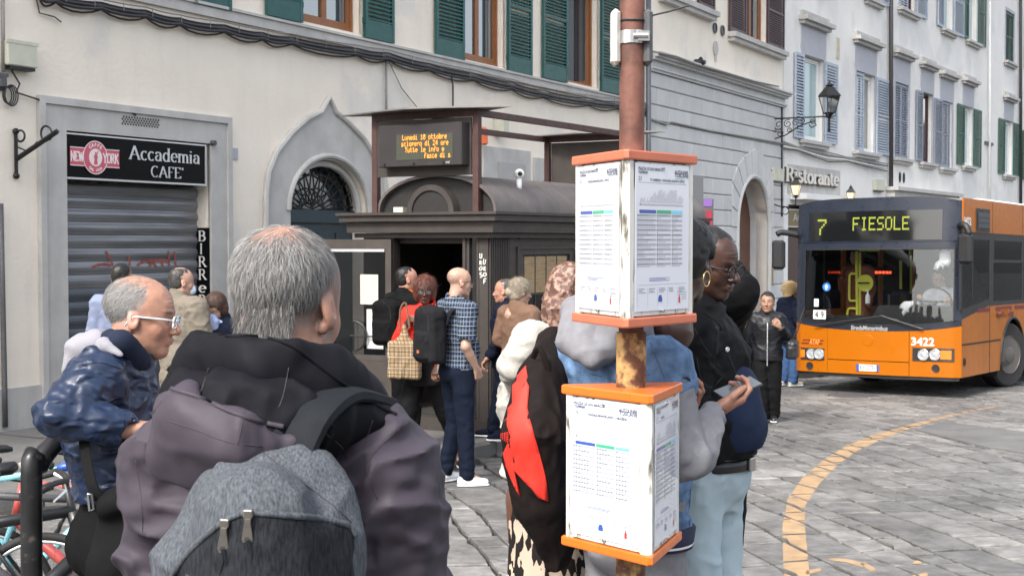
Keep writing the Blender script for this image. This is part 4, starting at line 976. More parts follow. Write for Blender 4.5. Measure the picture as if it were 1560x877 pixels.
# barrel roof
rx0, rx1 = KF.onY(577, 322, -.1)[0], KF.onY(771, 322, -.1)[0]; rx1 = min(rx1, .17); rc = (rx0+rx1)/2; rr_ = (rx1-rx0)/2; rise = KF.onY(692, 264.5, -.1)[1]-zc
b = MB(); ring = []
outer_ = [(rc-rr_*math.cos(R(t)), zc+rise*math.sin(R(t))**.9) for t in range(0, 181, 9)]
inner_ = [(rc-(rr_-.03)*math.cos(R(t)), zc+(rise-.03)*math.sin(R(t))**.9) for t in range(180, -1, -9)]
b.prism(outer_+inner_, -.13, KL+.12)
b.build('barrel_roof', M_roofk, kiosk, auto=True)
b = MB(); b.prism([p for p in inner_], -.06, -.04); b.build('mesh_tympanum', mat('black_mesh', (.014,.013,.013), .7, var=.5, scale=90), kiosk)
vx0, vx1 = KF.onY(619, 322, -.2)[0], KF.onY(690, 322, -.2)[0]; vc = (vx0+vx1)/2; vr = (vx1-vx0)/2; vz = KF.onY(655, 281, -.2)[1]-zc
po = [(vc-vr*math.cos(R(t)), zc+vz*math.sin(R(t))) for t in range(0, 181, 10)]; pi_ = [(vc-(vr-.06)*math.cos(R(t)), zc+(vz-.06)*math.sin(R(t))) for t in range(180, -1, -10)]
b = MB(); b.prism(po+pi_, -.19, .05); b.build('vent_drum', M_kio, kiosk, auto=True)
b = MB(); b.prism(pi_, -.17, -.16); b.build('vent_mesh', _mc['black_mesh'], kiosk)
b = MB(); x, z = KF.onY(601, 324, -.18); b.box(x, x+.12, -.2, -.1, zc+.001, zc+.055); tag(b.build('small_box', M_boxc, kiosk), None)
# doorway: interior
b = MB(); b.box(ox0+.02, ox1-.02, .10, KL-.08, .131, .14); b.box(ox0-.3, -.08, 1.6, 1.65, .14, zb_-.07); b.build('inside_wall', M_room, kiosk)
b = MB(); b.box(ox0+.05, ox1-.05, .9, 1.3, .14, 1.15); b.box(ox0+.1, ox0+.45, 1.0, 1.04, 1.3, 1.6); b.box(ox0+.5, ox1-.1, 1.2, 1.24, 1.45, 1.75); b.build('counter', plain('counter_grey', (.15,.145,.14), .6), kiosk)
b = MB(); b.box(ox0+.12, ox0+.4, 1.58, 1.597, 1.35, 1.75); b.box(ox0+.5, ox0+.72, 1.58, 1.597, 1.5, 1.8); b.build('inside_notices', M_papery, kiosk, kind='stuff')
b = MB(); b.box(ox0+.02, ox1-.05, 1.3, 1.6, 1.88, 1.93); b.box(ox0+.1, ox0+.3, 1.3, 1.5, 1.93, 2.1); b.build('shelf', M_lead, kiosk, kind='stuff')
b = MB()
b.box(ox0-.035, ox0, -.03, .09, .13, oz1+.05); b.box(ox1, ox1+.035, -.03, .09, .13, oz1+.05); b.box(ox0, ox1, -.03, .09, oz1, oz1+.05); b.build('door_frame', M_kio, kiosk)
b = MB(); b.box(ox0-.04, ox1+.04, -.045, -.03, oz1+.045, oz1+.06); b.build('door_head_strip', plain('pale_strip', (.35,.35,.35), .4), kiosk)
# open leaf
dw = .86; DM = T(ox0, -.06, 0) @ Rz(R(-172)) @ T(0, 0, 0); dt = KF.onY(560, 364.5, -.1)[1]; zp = KF.onY(560, 540, -.1)[1]
b = MB(DM); b.box(0, .07, -.02, .02, .16, dt); b.box(dw-.09, dw, -.02, .02, .16, dt); b.box(.07, dw-.09, -.02, .02, dt-.10, dt); b.box(.07, dw-.09, -.02, .02, zp-.06, zp)
do = b.build('door', M_kio2, kiosk)
b = MB(DM); b.box(.07, dw-.09, -.015, .015, .16, zp-.06); b.build('kick_panel', M_kio2, do)
b = MB(DM); b.box(.07, dw-.09, -.004, .004, zp, dt-.10); b.build('pane', window_glass('kiosk_glass', (.3,.3,.3), .75, .05), do)
b = MB(DM); b.box(.08, dw-.10, .018, .026, dt-.135, dt-.105); b.build('metal_strip', M_silver, do)
def onleaf(px, py): 
 x, z = KF.onY(px, py, -.16); return (ox0-x), z
hx, hz_ = onleaf(536, 511)
b = MB(DM); b.tube([(hx-.02+.16*math.cos(R(t)), .05, hz_+.16*math.sin(R(t))) for t in range(90, 271, 15)], .012, 6); b.tube([(hx-.3, .05, hz_), (hx+.02, .05, hz_)], .010, 6); b.tube([(hx-.02, .05, hz_-.17), (hx-.02, .05, hz_+.17)], .010, 6); b.tube([(hx+.2+.16*math.cos(R(t)), .05, hz_+.16*math.sin(R(t))) for t in range(-90, 91, 15)], .012, 6); b.build('handle', M_black, do)
for k, (xa, ya, xb, yb, m_) in enumerate(((545,418,570,464,M_papery), (554,471,577,532,M_paper))):
 a, za = onleaf(xa, ya); c, zb3 = onleaf(xb, yb); b = MB(KF.M @ DM); b.box(min(a,c), max(a,c), .0065, .009, zb3, za)
 tag(b.build('paper_notice', m_), ('upper yellowed' if k == 0 else 'lower white')+' blank paper sheet taped inside the open kiosk door', 'notice')
# graffiti on the corner post
gp = MB(); M_gr = plain('white_marker', (.55,.55,.52), .7)
def marker(pts, P=KF, y=-.022, w=.006):
 for a, c in zip(pts[:-1], pts[1:]):
  a_ = Vector(P.onY(*a, y)); c_ = Vector(P.onY(*c, y)); d = (c_-a_); 
  if d.length < 1e-5: continue
  d.normalize(); nn = Vector((-d.y, d.x))*w
  gp.add([(a_.x+nn.x, y, a_.y+nn.y), (a_.x-nn.x, y, a_.y-nn.y), (c_.x-nn.x, y, c_.y-nn.y), (c_.x+nn.x, y, c_.y+nn.y)], [(0,1,2,3)])
for l in ([(731,386),(731,393),(734,393),(734,386)], [(731,397),(731,403)], [(731,397),(734,399),(731,400),(734,403)], [(731,407),(734,406),(735,409),(732,412),(730,410),(731,407)], [(734,415),(731,416),(731,418),(735,419),(734,422),(731,422)],
          [(737,394),(736,402),(739,402),(740,395)], [(737,406),(737,412)], [(737,406),(740,407),(737,409),(740,412)], [(737,416),(740,415),(741,419),(738,421),(736,419),(737,416)], [(737,425),(737,432)], [(737,425),(741,424)], [(737,428),(740,428)]): marker(l)
gp.build('graffiti', M_gr, kiosk)
# ---- display frame on top
fz = KF.onY(727, 167, -.1)[1]; FA, FB = KF.onY(575, 300, -.1)[0], KF.onY(728.5, 300, -.1)[0]; fl_ = 3.75; s_ = .034; zf0 = zc
frame = empty('display_frame', None, 'rust brown steel frame standing on the kiosk roof with flat plates on top', 'frame')
def fb(name, *a):
 q = MB(KF.M); q.box(*a); return q.build(name, M_rust, frame)
y0f = -.12; y1f = y0f+fl_
for x in (FA, FB):
 for y in (y0f, y1f): fb('post', x-s_, x+s_, y-s_, y+s_, zf0, fz-.07)
fb('beam', FA-s_, FB+s_, y0f-s_, y0f+s_, fz-.068, fz); fb('beam', FA-s_, FB+s_, y1f-s_, y1f+s_, fz-.068, fz)
for x in (FA, FB): fb('side_beam', x-s_, x+s_, y0f+s_+.002, y1f-s_-.002, fz-.066, fz-.002)
M_plate = mat('grey_plate', (.20,.19,.18), .5, metal=.4, var=.1)
for yy in (y0f, y1f):
 q = MB(KF.M); e1, e2 = .48, .42
 pts = [(FA-e1, yy-.02), (FA+.2, yy-.25), ((FA+FB)/2, yy-.36), (FB-.2, yy-.28), (FB+e2, yy-.02), (FB-.1, yy+.28), ((FA+FB)/2, yy+.36), (FA+.1, yy+.28)]
 q.add([(x, y, fz+.003) for x, y in pts]+[(x, y, fz+.018) for x, y in pts], [tuple(range(8)), tuple(range(15, 7, -1))]+[(i, (i+1) % 8, 8+(i+1) % 8, 8+i) for i in range(8)]); q.build('roof_plate', M_plate, frame)
q = MB(KF.M @ T((FA+FB)/2+.05, y0f+.15, fz-.1) @ Rx(R(30))); q.box(-.1, .1, -.13, .13, -.02, .02); q.build('strut_plate', M_black, frame)
def display(yb, side, label, lit):
 Mx = KF.M if side > 0 else KF.M @ T(FA+FB, 2*yb, 0) @ Rz(math.pi)
 d = empty('led_display', None, label, 'display')
 a0, z1 = KF.onY(580, 189, -.12); a1, z0 = KF.onY(722, 262, -.12)
 a0, a1 = FA+s_+.01, FB-s_-.01
 q = MB(Mx); q.box(a0, a1, yb-.01, yb+.01, z0-.03, z1+.02); q.build('back_plate', M_kio, d)
 q = MB(Mx); b0, t1 = KF.onY(586, 193, -.2); b1, t0 = KF.onY(712, 252, -.2); q.box(b0, b1, yb-.16, yb-.012, t0, t1, bev=.008); q.build('housing', plain('display_housing', (.028,.025,.026), .45, var=.08), d)
 if not lit: return
 l0, u1 = KF.onY(605, 206, -.3); l1, u0 = KF.onY(691, 241.5, -.3)
 q = MB(Mx); q.box(l0, l1, yb-.164, yb-.158, u0, u1); q.build('screen', plain('display_screen', (.055,.06,.045), .25), d)
 pxs = (l1-l0)/114; pzs = (u1-u0)/34
 q = MB(Mx @ T(0, yb-.167, 0))
 for s, off, row in (('Lunedi 10 ottobre', 14, 0), ('sciopero di 24 ore', 12, 1), ('Tutte le info e', 20, 2), ('fasce di s', 62, 3)): dots(q, s, l0+off*pxs*.93, u1-pzs*(1.2+row*8.2), pxs*.86, pzs*1.0, pxs*.46, step=6.2)
 q.build('led_dots', plain('amber_led', (.9,.4,.05), .5, emit=(1,.24,.004), es=.75), d, kind='stuff')
 text('ataf', .035, M_gr, d, Mx @ T(l1-.09, yb-.163, u0-.045))
 for k in range(3):
  q = MB(Mx @ T(b0+.08+k*(b1-b0-.3)/2, yb-.165, t0+.03) @ Rx(R(90))); q.lathe([(.012, -.004), (.012, .006)], 10); q.build('screw', M_black, d)
display(y0f-.03, 1, 'electronic stop display with amber text in a dark housing above the kiosk front', True)
display(y1f+.03, -1, 'dark back of the second electronic display at the far end of the kiosk roof', False)
q = MB(KF.M @ T(*( (KF.onX(791, 268, 0)[0]*0-.02), KF.onX(791, 268, -.02)[0], KF.onX(791, 265, -.02)[1])))
q.ball((0, 0, 0), .055, 14, 10); q.cyl((0, 0, -.2), (0, 0, -.05), .03, 8)
cmr = tag(q.build('dome_camera', M_whitep, smooth=True), 'white dome security camera standing behind the kiosk roof', 'camera')
q = MB(KF.M @ T(-.02, KF.onX(791, 268, -.02)[0], KF.onX(791, 265, -.02)[1])); q.ball((.03, -.035, 0), .026, 10, 8); q.build('lens', M_black, cmr)
# second grey doorway of the façade behind the kiosk
mb = MB(); xa, za = PA.at(733, 222); xb_, _ = PA.at(797, 222); xc, _ = PA.at(812, 235); xd = ax(880)
mb.box(xa, xb_+.2, -.05, 0, -1, za); mb.box(xc, xd, -.04, 0, -1, za-.1); mb.build('grey_shop_surround', M_grey, A)
mb = MB(); mb.box(xa+.5, xb_-.05, -.08, -.05, -1, za-.25); mb.box(xc+.3, xd-.4, -.07, -.04, -1, za-.5); mb.build('grey_shop_panel', plain('warm_grey_panel', (.36,.35,.34), .7, var=.05), A)
wallbox(PA, 767, 178, 776, 204, M_boxc, 'wall_lamp', 'small cream box lamp on the wall seen through the display frame', 'lamp', .2)
mb = MB(PA.M); xx, zz = PA.at(737, 221, .15); mb.lathe([(.04, 0), (.07, .02), (.07, .26), (.03, .30)], 14, M=T(xx, -.15, zz)); tag(mb.build('siren', plain('orange_plastic', (.65,.13,.04), .4)), 'small orange siren on the wall behind the display frame post', 'siren')
# dark panel and purple poster further back
q = at_ground(1063, 560, PH); yq = 22.0
def upright(px0, px1, pyt, pyb, y, th=.05): 
 a = at_y(px0, pyt, y); c = at_y(px1, pyb, y); return a.x, c.x, c.z, a.z
x0, x1, z0, z1 = upright(1050, 1071, 268, 420, 22)
ps = empty('shelter_panel', T(x0, 22, gz(22)+PH), 'dark upright panel standing behind the upper timetable box', 'panel')
q = MB(); q.box(0, x1-x0, 0, .08, .1, z1-gz(22)-PH); q.build('board', plain('slate_panel', (.085,.09,.10), .5), ps)
q = MB(); q.box(.02, .06, .01, .07, 0, .1); q.box(x1-x0-.06, x1-x0-.02, .01, .07, 0, .1); q.build('feet', M_black, ps)
x0, x1, z0, z1 = upright(1071, 1087, 303, 350, 24); gq = gz(24)+PH
ps = empty('poster_stand', T(x0, 24, gq), 'slim poster stand with a purple header and red poster behind the queue', 'poster')
q = MB(); q.box(-.02, x1-x0, 0, .06, 0, z1-gq); q.build('frame', M_lead, ps)
q = MB(); q.box(.01, x1-x0-.03, -.01, 0, z1-gq-.13, z1-gq-.01); q.build('header', plain('purple_print', (.20,.09,.34), .5), ps)
q = MB(); q.box(.01, x1-x0-.03, -.01, 0, z1-gq-1.1, z1-gq-.2); q.build('poster', plain('dark_red_print', (.28,.02,.04), .5), ps)
# ================================================================ BUS STOP POLE AND TIMETABLE BOXES
PC = Vector((.338, 3.9, 0)); gzp = gz(3.9)
M_pole = mat('rusty_red_pole', (.17,.072,.052), .65, metal=.1, var=.2, scale=22, c2=(.09,.04,.028), c2scale=16, mix=.55, sharp=.12, bump=.0008, bscale=160, grime=.2)
M_pole2 = mat('flaking_yellow_rust', (.10,.04,.02), .75, var=.35, scale=25, c2=(.42,.27,.10), c2scale=14, mix=.53, sharp=.05, bump=.001, bscale=120)
pole = empty('bus_stop_pole', T(PC.x, PC.y, gzp), 'tall rusty reddish steel pole carrying the two timetable boxes', 'pole')
q = MB(); q.cyl((0, 0, 0), (0, 0, 3.6), .0355, 28); q.build('shaft', M_pole, pole, auto=True)
zu = CAMZ-gzp
q = MB(); q.cyl((0, 0, .02), (0, 0, zu-.26), .0425, 28); q.build('sleeve', M_pole2, pole, auto=True)
q = MB(); q.cyl((0, 0, 0), (0, 0, .9), .056, 24); q.box(-.1, .1, -.1, .1, 0, .02); q.build('base_sleeve', mat('dark_rust', (.06,.035,.03), .7, var=.3, scale=14), pole, auto=True)
zcl = zu+at_y(960, 58, 3.9).z-CAMZ
q = MB(); q.lathe([(.0365, zcl-.018), (.039, zcl-.018), (.039, zcl+.018), (.0365, zcl+.018)], 28, caps=False); q.box(.012, .045, -.045, -.036, zcl-.014, zcl+.014); q.cyl((.0,-.046,zcl), (.04,-.046,zcl), .007, 8); q.build('clamp', plain('bright_steel', (.6,.6,.6), .25, metal=.9), pole)
for sx_, xx in ((-1, -.0475), (1, .043)):
 q = MB(); q.box(xx-.013, xx+.013, -.03, .03, zcl-.078, zcl+.078, bev=.01); q.build('side_bracket', mat('worn_white_metal', (.50,.48,.44), .6, var=.2, scale=30) if sx_ < 0 else M_lead, pole)
tie = MB(T(PC.x, PC.y, gzp)); zt_ = zcl+.05
tie.tube([(.038*math.cos(R(a)), .038*math.sin(R(a)), zt_+.004*math.sin(R(a))) for a in range(180, 361, 15)]+[(.06,-.01,zt_+.012),(.10,-.02,zt_+.02),(.155,-.03,zt_+.035)], .0028, 5); tie.box(.038, .05, -.016, -.004, zt_-.006, zt_+.008)
tag(tie.build('cable_tie', M_cable), 'black plastic cable tie with a long tail round the rusty pole', 'cable tie')
M_orl = mat('faded_orange_plastic', (.52,.145,.075), .5, var=.06, scale=12, grime=.2); M_orb = mat('bright_orange_plastic', (.62,.14,.018), .35, var=.05, scale=12)
M_alu = mat('scuffed_white_frame', (.62,.61,.57), .45, metal=.1, var=.08, scale=18, c2=(.11,.10,.075), c2scale=22, mix=.60, sharp=.05, stretch=(1.5,1.5,.35))
M_sheet = plain('glossy_poster_paper', (.66,.68,.74), .12, coat=.6); M_ink = plain('grey_ink', (.09,.10,.14), .4, coat=.6); M_inkl = plain('pale_grey_ink', (.36,.37,.40), .3, coat=.6)
M_ib, M_ig, M_ic, M_ir = plain('blue_ink', (.04,.09,.34), .3, coat=.6), plain('green_ink', (.05,.36,.20), .3, coat=.6), plain('cyan_ink', (.18,.58,.78), .3, coat=.6), plain('red_ink', (.5,.05,.05), .3)
def poster(parent, M, w, h, num, route, seed):
 """printed timetable, lower left corner at M, in x,z facing -y"""
 r = random.Random(seed); q = MB(M); q.box(0, w, -.001, 0, 0, h); q.build('timetable_sheet', M_sheet, parent)
 k = MB(M @ T(0, -.0016, 0)); e = MB(M @ T(0, -.0013, 0)); bl, gr, cy, rd = (MB(M @ T(0, -.0019, 0)) for _ in range(4))
 def R_(mb, x0, x1, z0, z1): mb.add([(x0*w, 0, z0*h), (x1*w, 0, z0*h), (x1*w, 0, z1*h), (x0*w, 0, z1*h)], [(0,1,2,3)])
 R_(k, .05, .95, .871, .873); R_(k, .05, .95, .178, .1795)
 hh = .5
 for i in range(46):
  x = .08+.80*i/46; hh = min(.95, max(.12, hh+r.uniform(-.35, .35))); l = .10*hh
  k.add([(x*w, 0, .735*h), ((x+.003)*w, 0, .735*h), ((x+.003+l*.55)*w, 0, (.735+l)*h), ((x+l*.55)*w, 0, (.735+l)*h)], [(0,1,2,3)])
  R_(k, x-.002, x+.006, .722, .727)
 R_(k, .07, .9, .7175, .719); R_(rd, .075, .09, .72, .730)
 R_(bl, .07, .37, .665, .688); R_(gr, .385, .655, .665, .688); R_(cy, .67, .87, .665, .688)
 nr = 22
 for i in range(nr):
  z = .65-i*.0165
  if i % 2 == 0:
   R_(e, .035, .37, z-.0075, z+.007); R_(e, .385, .655, z-.0075, z+.007); R_(e, .67, .87, z-.0075, z+.007)
  R_(k, .04, .055, z-.004, z+.003)
  for a, b_, c in ((.08, .36, r.randint(2, 7)), (.395, .65, r.randint(1, 6)), (.68, .86, r.randint(1, 4))):
   for j in range(c): x = a+j*.042; R_(k, x, x+.016, z-.003, z+.0035)
 for i in range(3): R_(bl, .25, .25+r.uniform(.25, .4), .222-i*.009, .225-i*.009)
 for i in range(5):
  x = .05+i*.185; R_(k, x-.012, x-.010, .03, .16)
  for j in range(3): R_(k, x+.01, x+.01+r.uniform(.07, .13), .150-j*.012, .1535-j*.012)
 R_(bl, .42, .49, .06, .09); R_(bl, .43, .48, .09, .105); R_(rd, .80, .835, .045, .085); R_(rd, .81, .825, .085, .1)
 for i in range(4): R_(k, .79 if i < 2 else .86, .95, .118-i*.016, .121-i*.016)
 k.build('print', M_ink, parent, kind='stuff'); e.build('table_rows', M_inkl, parent, kind='stuff')
 for mb, m_, n_ in ((bl, M_ib, 'blue_print'), (gr, M_ig, 'green_print'), (cy, M_ic, 'cyan_print'), (rd, M_ir, 'red_print')): mb.build(n_, m_, parent, kind='stuff')
 t = lambda s, x, z, sz, m_=M_ink, b=.0: text(s, sz*w, m_, parent, M @ T(x*w, -.0022, z*h), extrude=0, bold=b)
 t('PIAZZA DI SAN MARCO', .05, .955, .042, b=.0003); t('TQFM0084', .05, .932, .036, b=.0003); t(num, .05, .885, .06); t(route, .26, .885, .033, b=.0003)
 t('AUTOLINEE', .72, .945, .048, b=.0004); t('TOSCANE', .72, .920, .058, b=.0004); t('Gruppo di trasporto', .73, .905, .022, M_ig)
def tribox(ang, zlo, zhi, m_lid, label, posters, seed, flatlid=False):
 o = empty('timetable_box', T(PC.x, PC.y, 0), label, 'timetable box')
 Rr = .205; V_ = [Vector((Rr*math.cos(R(ang+120*k)), Rr*math.sin(R(ang+120*k)), 0)) for k in range(3)]
 def hexa(s, cut):
  pts = []
  for k in range(3):
   v, p_, n_ = V_[k]*s, V_[(k-1) % 3]*s, V_[(k+1) % 3]*s
   pts += [v+(p_-v).normalized()*cut, v+(n_-v).normalized()*cut]
  return pts
 def slab(name, s, cut, za, zb, m, bevel=.004):
  h = hexa(s, cut); hs = hexa(s*.985, cut); q = MB()
  q.loft([[(p.x, p.y, za) for p in hs], [(p.x, p.y, za+bevel) for p in h], [(p.x, p.y, zb-bevel) for p in h], [(p.x, p.y, zb) for p in hs]]); return q.build(name, m, o)
 slab('top_lid', 1.06, .014, zhi-.026, zhi, m_lid); slab('bottom_lid', 1.06, .014, zlo, zlo+.026, m_lid)
 slab('core', .93, .05, zlo+.026, zhi-.026, plain('box_core', (.4,.4,.4), .6))
 for k in range(3):   # corner profiles
  v = V_[k]; p_ = (V_[(k-1) % 3]-v).normalized(); n_ = (V_[(k+1) % 3]-v).normalized(); w_ = .036
  a = v+p_*w_; b_ = v+p_*.017; c = v+n_*.017; d = v+n_*w_; inn = -v.normalized()*.012
  q = MB(); ring = lambda z: [(p.x, p.y, z) for p in (a, b_, c, d, d+inn, c+inn, b_+inn, a+inn)]
  q.loft([ring(zlo+.0262), ring(zhi-.0262)]); q.build('corner_profile', M_alu, o)
 for k in range(3):
  # face from V_[k] to V_[k+1]; looking at it from outside x runs from V_[k+1]... choose left to right
  a, b_ = V_[(k+1) % 3], V_[k]
  xd = (b_-a).normalized(); out = Vector((-( -xd.y), -xd.x, 0)); 
  cen = (a+b_)/2; out = cen.normalized(); yd = -out
  if xd.cross(yd).z < 0: a, b_ = b_, a; xd = -xd
  L = (b_-a).length; M = basis((a.x, a.y, zlo+.03), xd, yd, (0, 0, 1)); w = L-.074; h = zhi-zlo-.06
  q = MB(M); q.box(.036, L-.036, .001, .006, 0, h); q.build('face_panel', M_alu, o)
  num, route = posters[k]; poster(o, M @ T(.040, -.0012, .012), w-.008, h-.016, num, route, seed+k)
  for zz in (.012, h-.012):
   s = MB(M @ T(L/2, -.003, zz) @ Rx(R(90))); s.lathe([(.0035, -.001), (.006, 0), (.006, .003), (.003, .005)], 12); s.build('screw', _mc['bright_steel'], o)
 return o
tribox(-99, CAMZ-.236, CAMZ+.243, M_orl, 'upper three sided timetable box with faded salmon orange lids on the pole', [('23', 'T2 VAMBERG > SORGANE, BAGNO A RIPOLI'), ('7', 'FIESOLE > STAZIONE'), ('52', 'PIAZZALE MONTELUNGO > RIPOLI')], 3)
tribox(-80, CAMZ-.879, CAMZ-.415, M_orb, 'lower three sided timetable box with bright orange lids on the pole', [('7', 'FIESOLE'), ('25', 'PRATOLINO'), ('101', 'PIAZZALE MONTELUNGO > GRASSINA')], 13)
# ================================================================ BARRIER AND BICYCLES
M_rack = mat('worn_black_tube', (.018,.018,.019), .35, metal=.3, var=.3, scale=14, c2=(.07,.06,.055), c2scale=30, mix=.66, sharp=.05)
p0 = at_y(47, 700, 3.85); ztop = at_y(55, 653, 3.85).z-.034
rk = MB(T(p0.x, 3.85, 0)); dx, dy = .36, 1.1
pts = [(0, 0, gz(3.9)), (0, 0, ztop-.16), (.01, .03, ztop-.075), (.035, .10, ztop-.02), (.07, .2, ztop), (.35, 1.0, ztop), (.385, 1.1, ztop-.02), (.41, 1.17, ztop-.08), (.42, 1.2, ztop-.16), (.42, 1.2, gz(5))]
rk.tube(smooth(pts, 7), .030, 18)
rack = rk.build('barrier_hoop', M_rack, smooth=True); tag(rack, 'black steel tube hoop on which the man in the blue jacket rests his elbow', 'barrier')
M_tyre = mat('tyre_rubber', (.018,.018,.018), .8, var=.2, scale=30); M_spoke = plain('steel_spoke', (.4,.4,.4), .3, metal=.9)
def wheel(parent, M, r=.34, tread=.019, rim=M_silver, spokes=18):
 w = MB(M); n = 48
 def tor(mb, R0, r0, m=8, sx=1.0): mb.loft([[((R0+r0*math.cos(2*math.pi*j/m))*math.cos(2*math.pi*i/n), r0*sx*math.sin(2*math.pi*j/m), (R0+r0*math.cos(2*math.pi*j/m))*math.sin(2*math.pi*i/n)) for j in range(m)] for i in range(n+1)], caps=False)
 tor(w, r-tread, tread); wo = w.build('wheel', M_tyre, parent, smooth=True)
 q = MB(M); tor(q, r-tread*2.2, .010, 6, 1.2); q.build('rim', rim, wo, smooth=True)
 q = MB(M); q.cyl((0,-.035,0), (0,.035,0), .016, 10)
 for i in range(spokes):
  a = 2*math.pi*i/spokes; b_ = a+(.35 if i % 2 else -.35); y = .028*(1 if (i//2) % 2 else -1)
  q.tube([(.016*math.cos(b_), y, .016*math.sin(b_)), ((r-tread*2.3)*math.cos(a), 0, (r-tread*2.3)*math.sin(a))], .0011, 3, caps=False)
 q.build('spokes', M_spoke, wo); return wo
def bicycle(M, label, fm, fm2, thick=.02, saddle=None, word=None, basket=False, fork=None):
 b = empty('bicycle', M, label, 'bicycle', 'bicycles parked by the barrier')
 wheel(b, T(-.52, 0, .34)); wheel(b, T(.53, 0, .34) @ Rz(R(6)))
 BB, ST, HT, HB = (-.08,0,.28), (-.22,0,.80), (.33,0,.86), (.37,0,.70)
 q = MB(); q.tube([BB, HB], thick*1.35, 10); q.tube([ST, HT], thick, 10); q.tube([BB, ST], thick, 10); q.tube([HT, HB], thick*1.2, 10)
 for y in (-.06, .06): q.tube([(BB[0], y*.4, BB[2]), (-.52, y, .34)], .010, 6); q.tube([(ST[0], y*.4, ST[2]-.05), (-.52, y, .34)], .009, 6)
 fo = q.build('frame', fm, b, smooth=True)
 q = MB()
 for y in (-.055, .055): q.tube([(.375, y*.5, .69), (.40, y, .6), (.53, y, .34)], .013, 8)
 q.tube([(.30,0,.98), HT, HB, (.375,0,.69)], .015, 8); q.build('fork', fm2, b, smooth=True)
 q = MB(); q.tube([(.22,-.30,.98), (.27,-.22,1.0), (.31,-.05,.99), (.31,.05,.99), (.27,.22,1.0), (.22,.30,.98)], .012, 8); q.build('handlebar', M_black, b, smooth=True)
 for y in (-1, 1):
  q = MB(); q.cyl((.15,y*.31,.965), (.26,y*.25,.995), .017, 10); q.build('grip', plain('black_rubber', (.02,.02,.02), .7), b, smooth=True)
  q = MB(); q.tube([(.25,y*.23,.99), (.31,y*.20,.965), (.27,y*.30,.94)], [.008,.008,.004], 6); q.build('brake_lever', M_silver, b)
 q = MB(); q.tube([ST, (-.25,0,.93)], .012, 8); q.build('seat_post', M_silver, b)
 q = MB(); q.loft([[(x, w*math.cos(R(t)), .955+h*math.sin(R(t))+dz) for t in range(0, 360, 30)] for x, w, h, dz in ((-.40,.02,.015,.01),(-.38,.075,.03,.01),(-.30,.075,.03,0),(-.22,.04,.025,0),(-.12,.022,.02,0),(-.09,.01,.01,-.005))]); q.build('saddle', saddle or M_black, b, smooth=True)
 q = MB(); q.lathe([(.095,-.004),(.095,.004)], 24, M=T(-.08,-.05,.28) @ Rx(R(90))); q.tube([(-.08,-.07,.28),(-.0,-.08,.13)], .009, 6); q.tube([(-.08,.07,.28),(-.16,.08,.43)], .009, 6); q.box(-.05,.05,-.16,-.08,.115,.14); q.box(-.21,-.11,.08,.16,.42,.44); q.build('crankset', M_lead, b)
 if word:
  d = Vector((HB[0]-BB[0], 0, HB[2]-BB[2])).normalized(); up = Vector((-d.z, 0, d.x))
  text(word, .075, cw, b, basis((BB[0]+d.x*.22-up.x*.026, -thick*1.42, BB[2]+d.z*.22-up.z*.026), d, (0, 1, 0), up), bold=.001)
 if basket:
  q = MB(); q.box(-.62,-.2,-.07,.07,.735,.745); q.tube([(-.52,0,.36),(-.55,0,.735)], .008, 5); q.build('rear_rack', M_black, b)
 return b
M_coral = mat('coral_red_paint', (.55,.10,.09), .35, var=.08); M_aqua = mat('pale_turquoise_paint', (.20,.50,.55), .35, var=.08); M_blk = mat('satin_black_paint', (.012,.013,.014), .35, var=.1); M_bsad = plain('blue_vinyl', (.03,.09,.50), .35)
def bike_at(px, py, Y, head, lean=0, **k):
 """px,py = where the head tube shows"""
 p = at_y(px, py, Y); M = T(0, 0, 0)
 Mx = Rz(head) @ Rx(lean); off = Mx @ Vector((.35, 0, .78)); g_ = gz(Y)
 return T(p.x-off.x, Y-off.y, g_) @ Mx
M1 = bike_at(118, 716, 5.6, R(16), R(-3)); bicycle(M1, 'black mountain bicycle with white lettering on its thick down tube', M_blk, M_blk, .024, word='WEG')
M2 = bike_at(30, 770, 6.3, R(188), R(4)); bicycle(M2, 'coral red bicycle half hidden behind the black one', M_coral, M_aqua, .019, saddle=M_black)
M3 = bike_at(160, 745, 7.0, R(20), R(-5)); bicycle(M3, 'pale turquoise bicycle with light frame behind the black one', M_aqua, M_whitep, .017)
M4 = bike_at(-75, 705, 6.0, R(200), R(3)); bicycle(M4, 'bicycle with bright blue saddle and rear rack at the left edge', M_lead, M_lead, .018, saddle=M_bsad, basket=True)
pw_ = at_y(62, 930, 6.0); M5 = T(pw_.x-.52, 6.0, gz(6)) @ Rz(R(184)) @ Rx(R(3)); bicycle(M5, 'nearest dark bicycle with only its big wheel showing in the corner', M_blk, M_lead, .018)
# ================================================================ THE ORANGE BUS
bn = Vector((0, SLOPE, 1)).normalized()
by = Vector((math.sin(R(35.9)), math.cos(R(35.9)), 0)); by = (by-bn*by.dot(bn)).normalized(); bxv = by.cross(bn).normalized()
C0 = at_ground(1459, 609); BF = Fr(basis((C0.x, C0.y, C0.z), bxv, by, bn)); BM = BF.M
M_or = mat('orange_bus_paint', (.37,.105,.003), .33, var=.05, scale=2, coat=.05, spec=.25, grime=.06)
M_navy = mat('blue_black_bus_panel', (.015,.020,.033), .32, var=.1, scale=3)
M_bblk = plain('bus_black_rubber', (.012,.012,.013), .55, var=.1)
M_seam = plain('panel_seam', (.02,.008,.004), .8)
M_bgl = window_glass('bus_window_glass', (.4,.45,.45), .35, .02)
M_yel = plain('yellow_handrail', (.55,.56,.06), .35)
M_chrome = plain('chrome', (.7,.7,.7), .12, metal=1.0)
M_lens = plain('headlamp_lens', (.45,.47,.48), .08, metal=.3, coat=1.0); M_amb = plain('amber_lens', (.75,.18,.01), .15, coat=1.0)
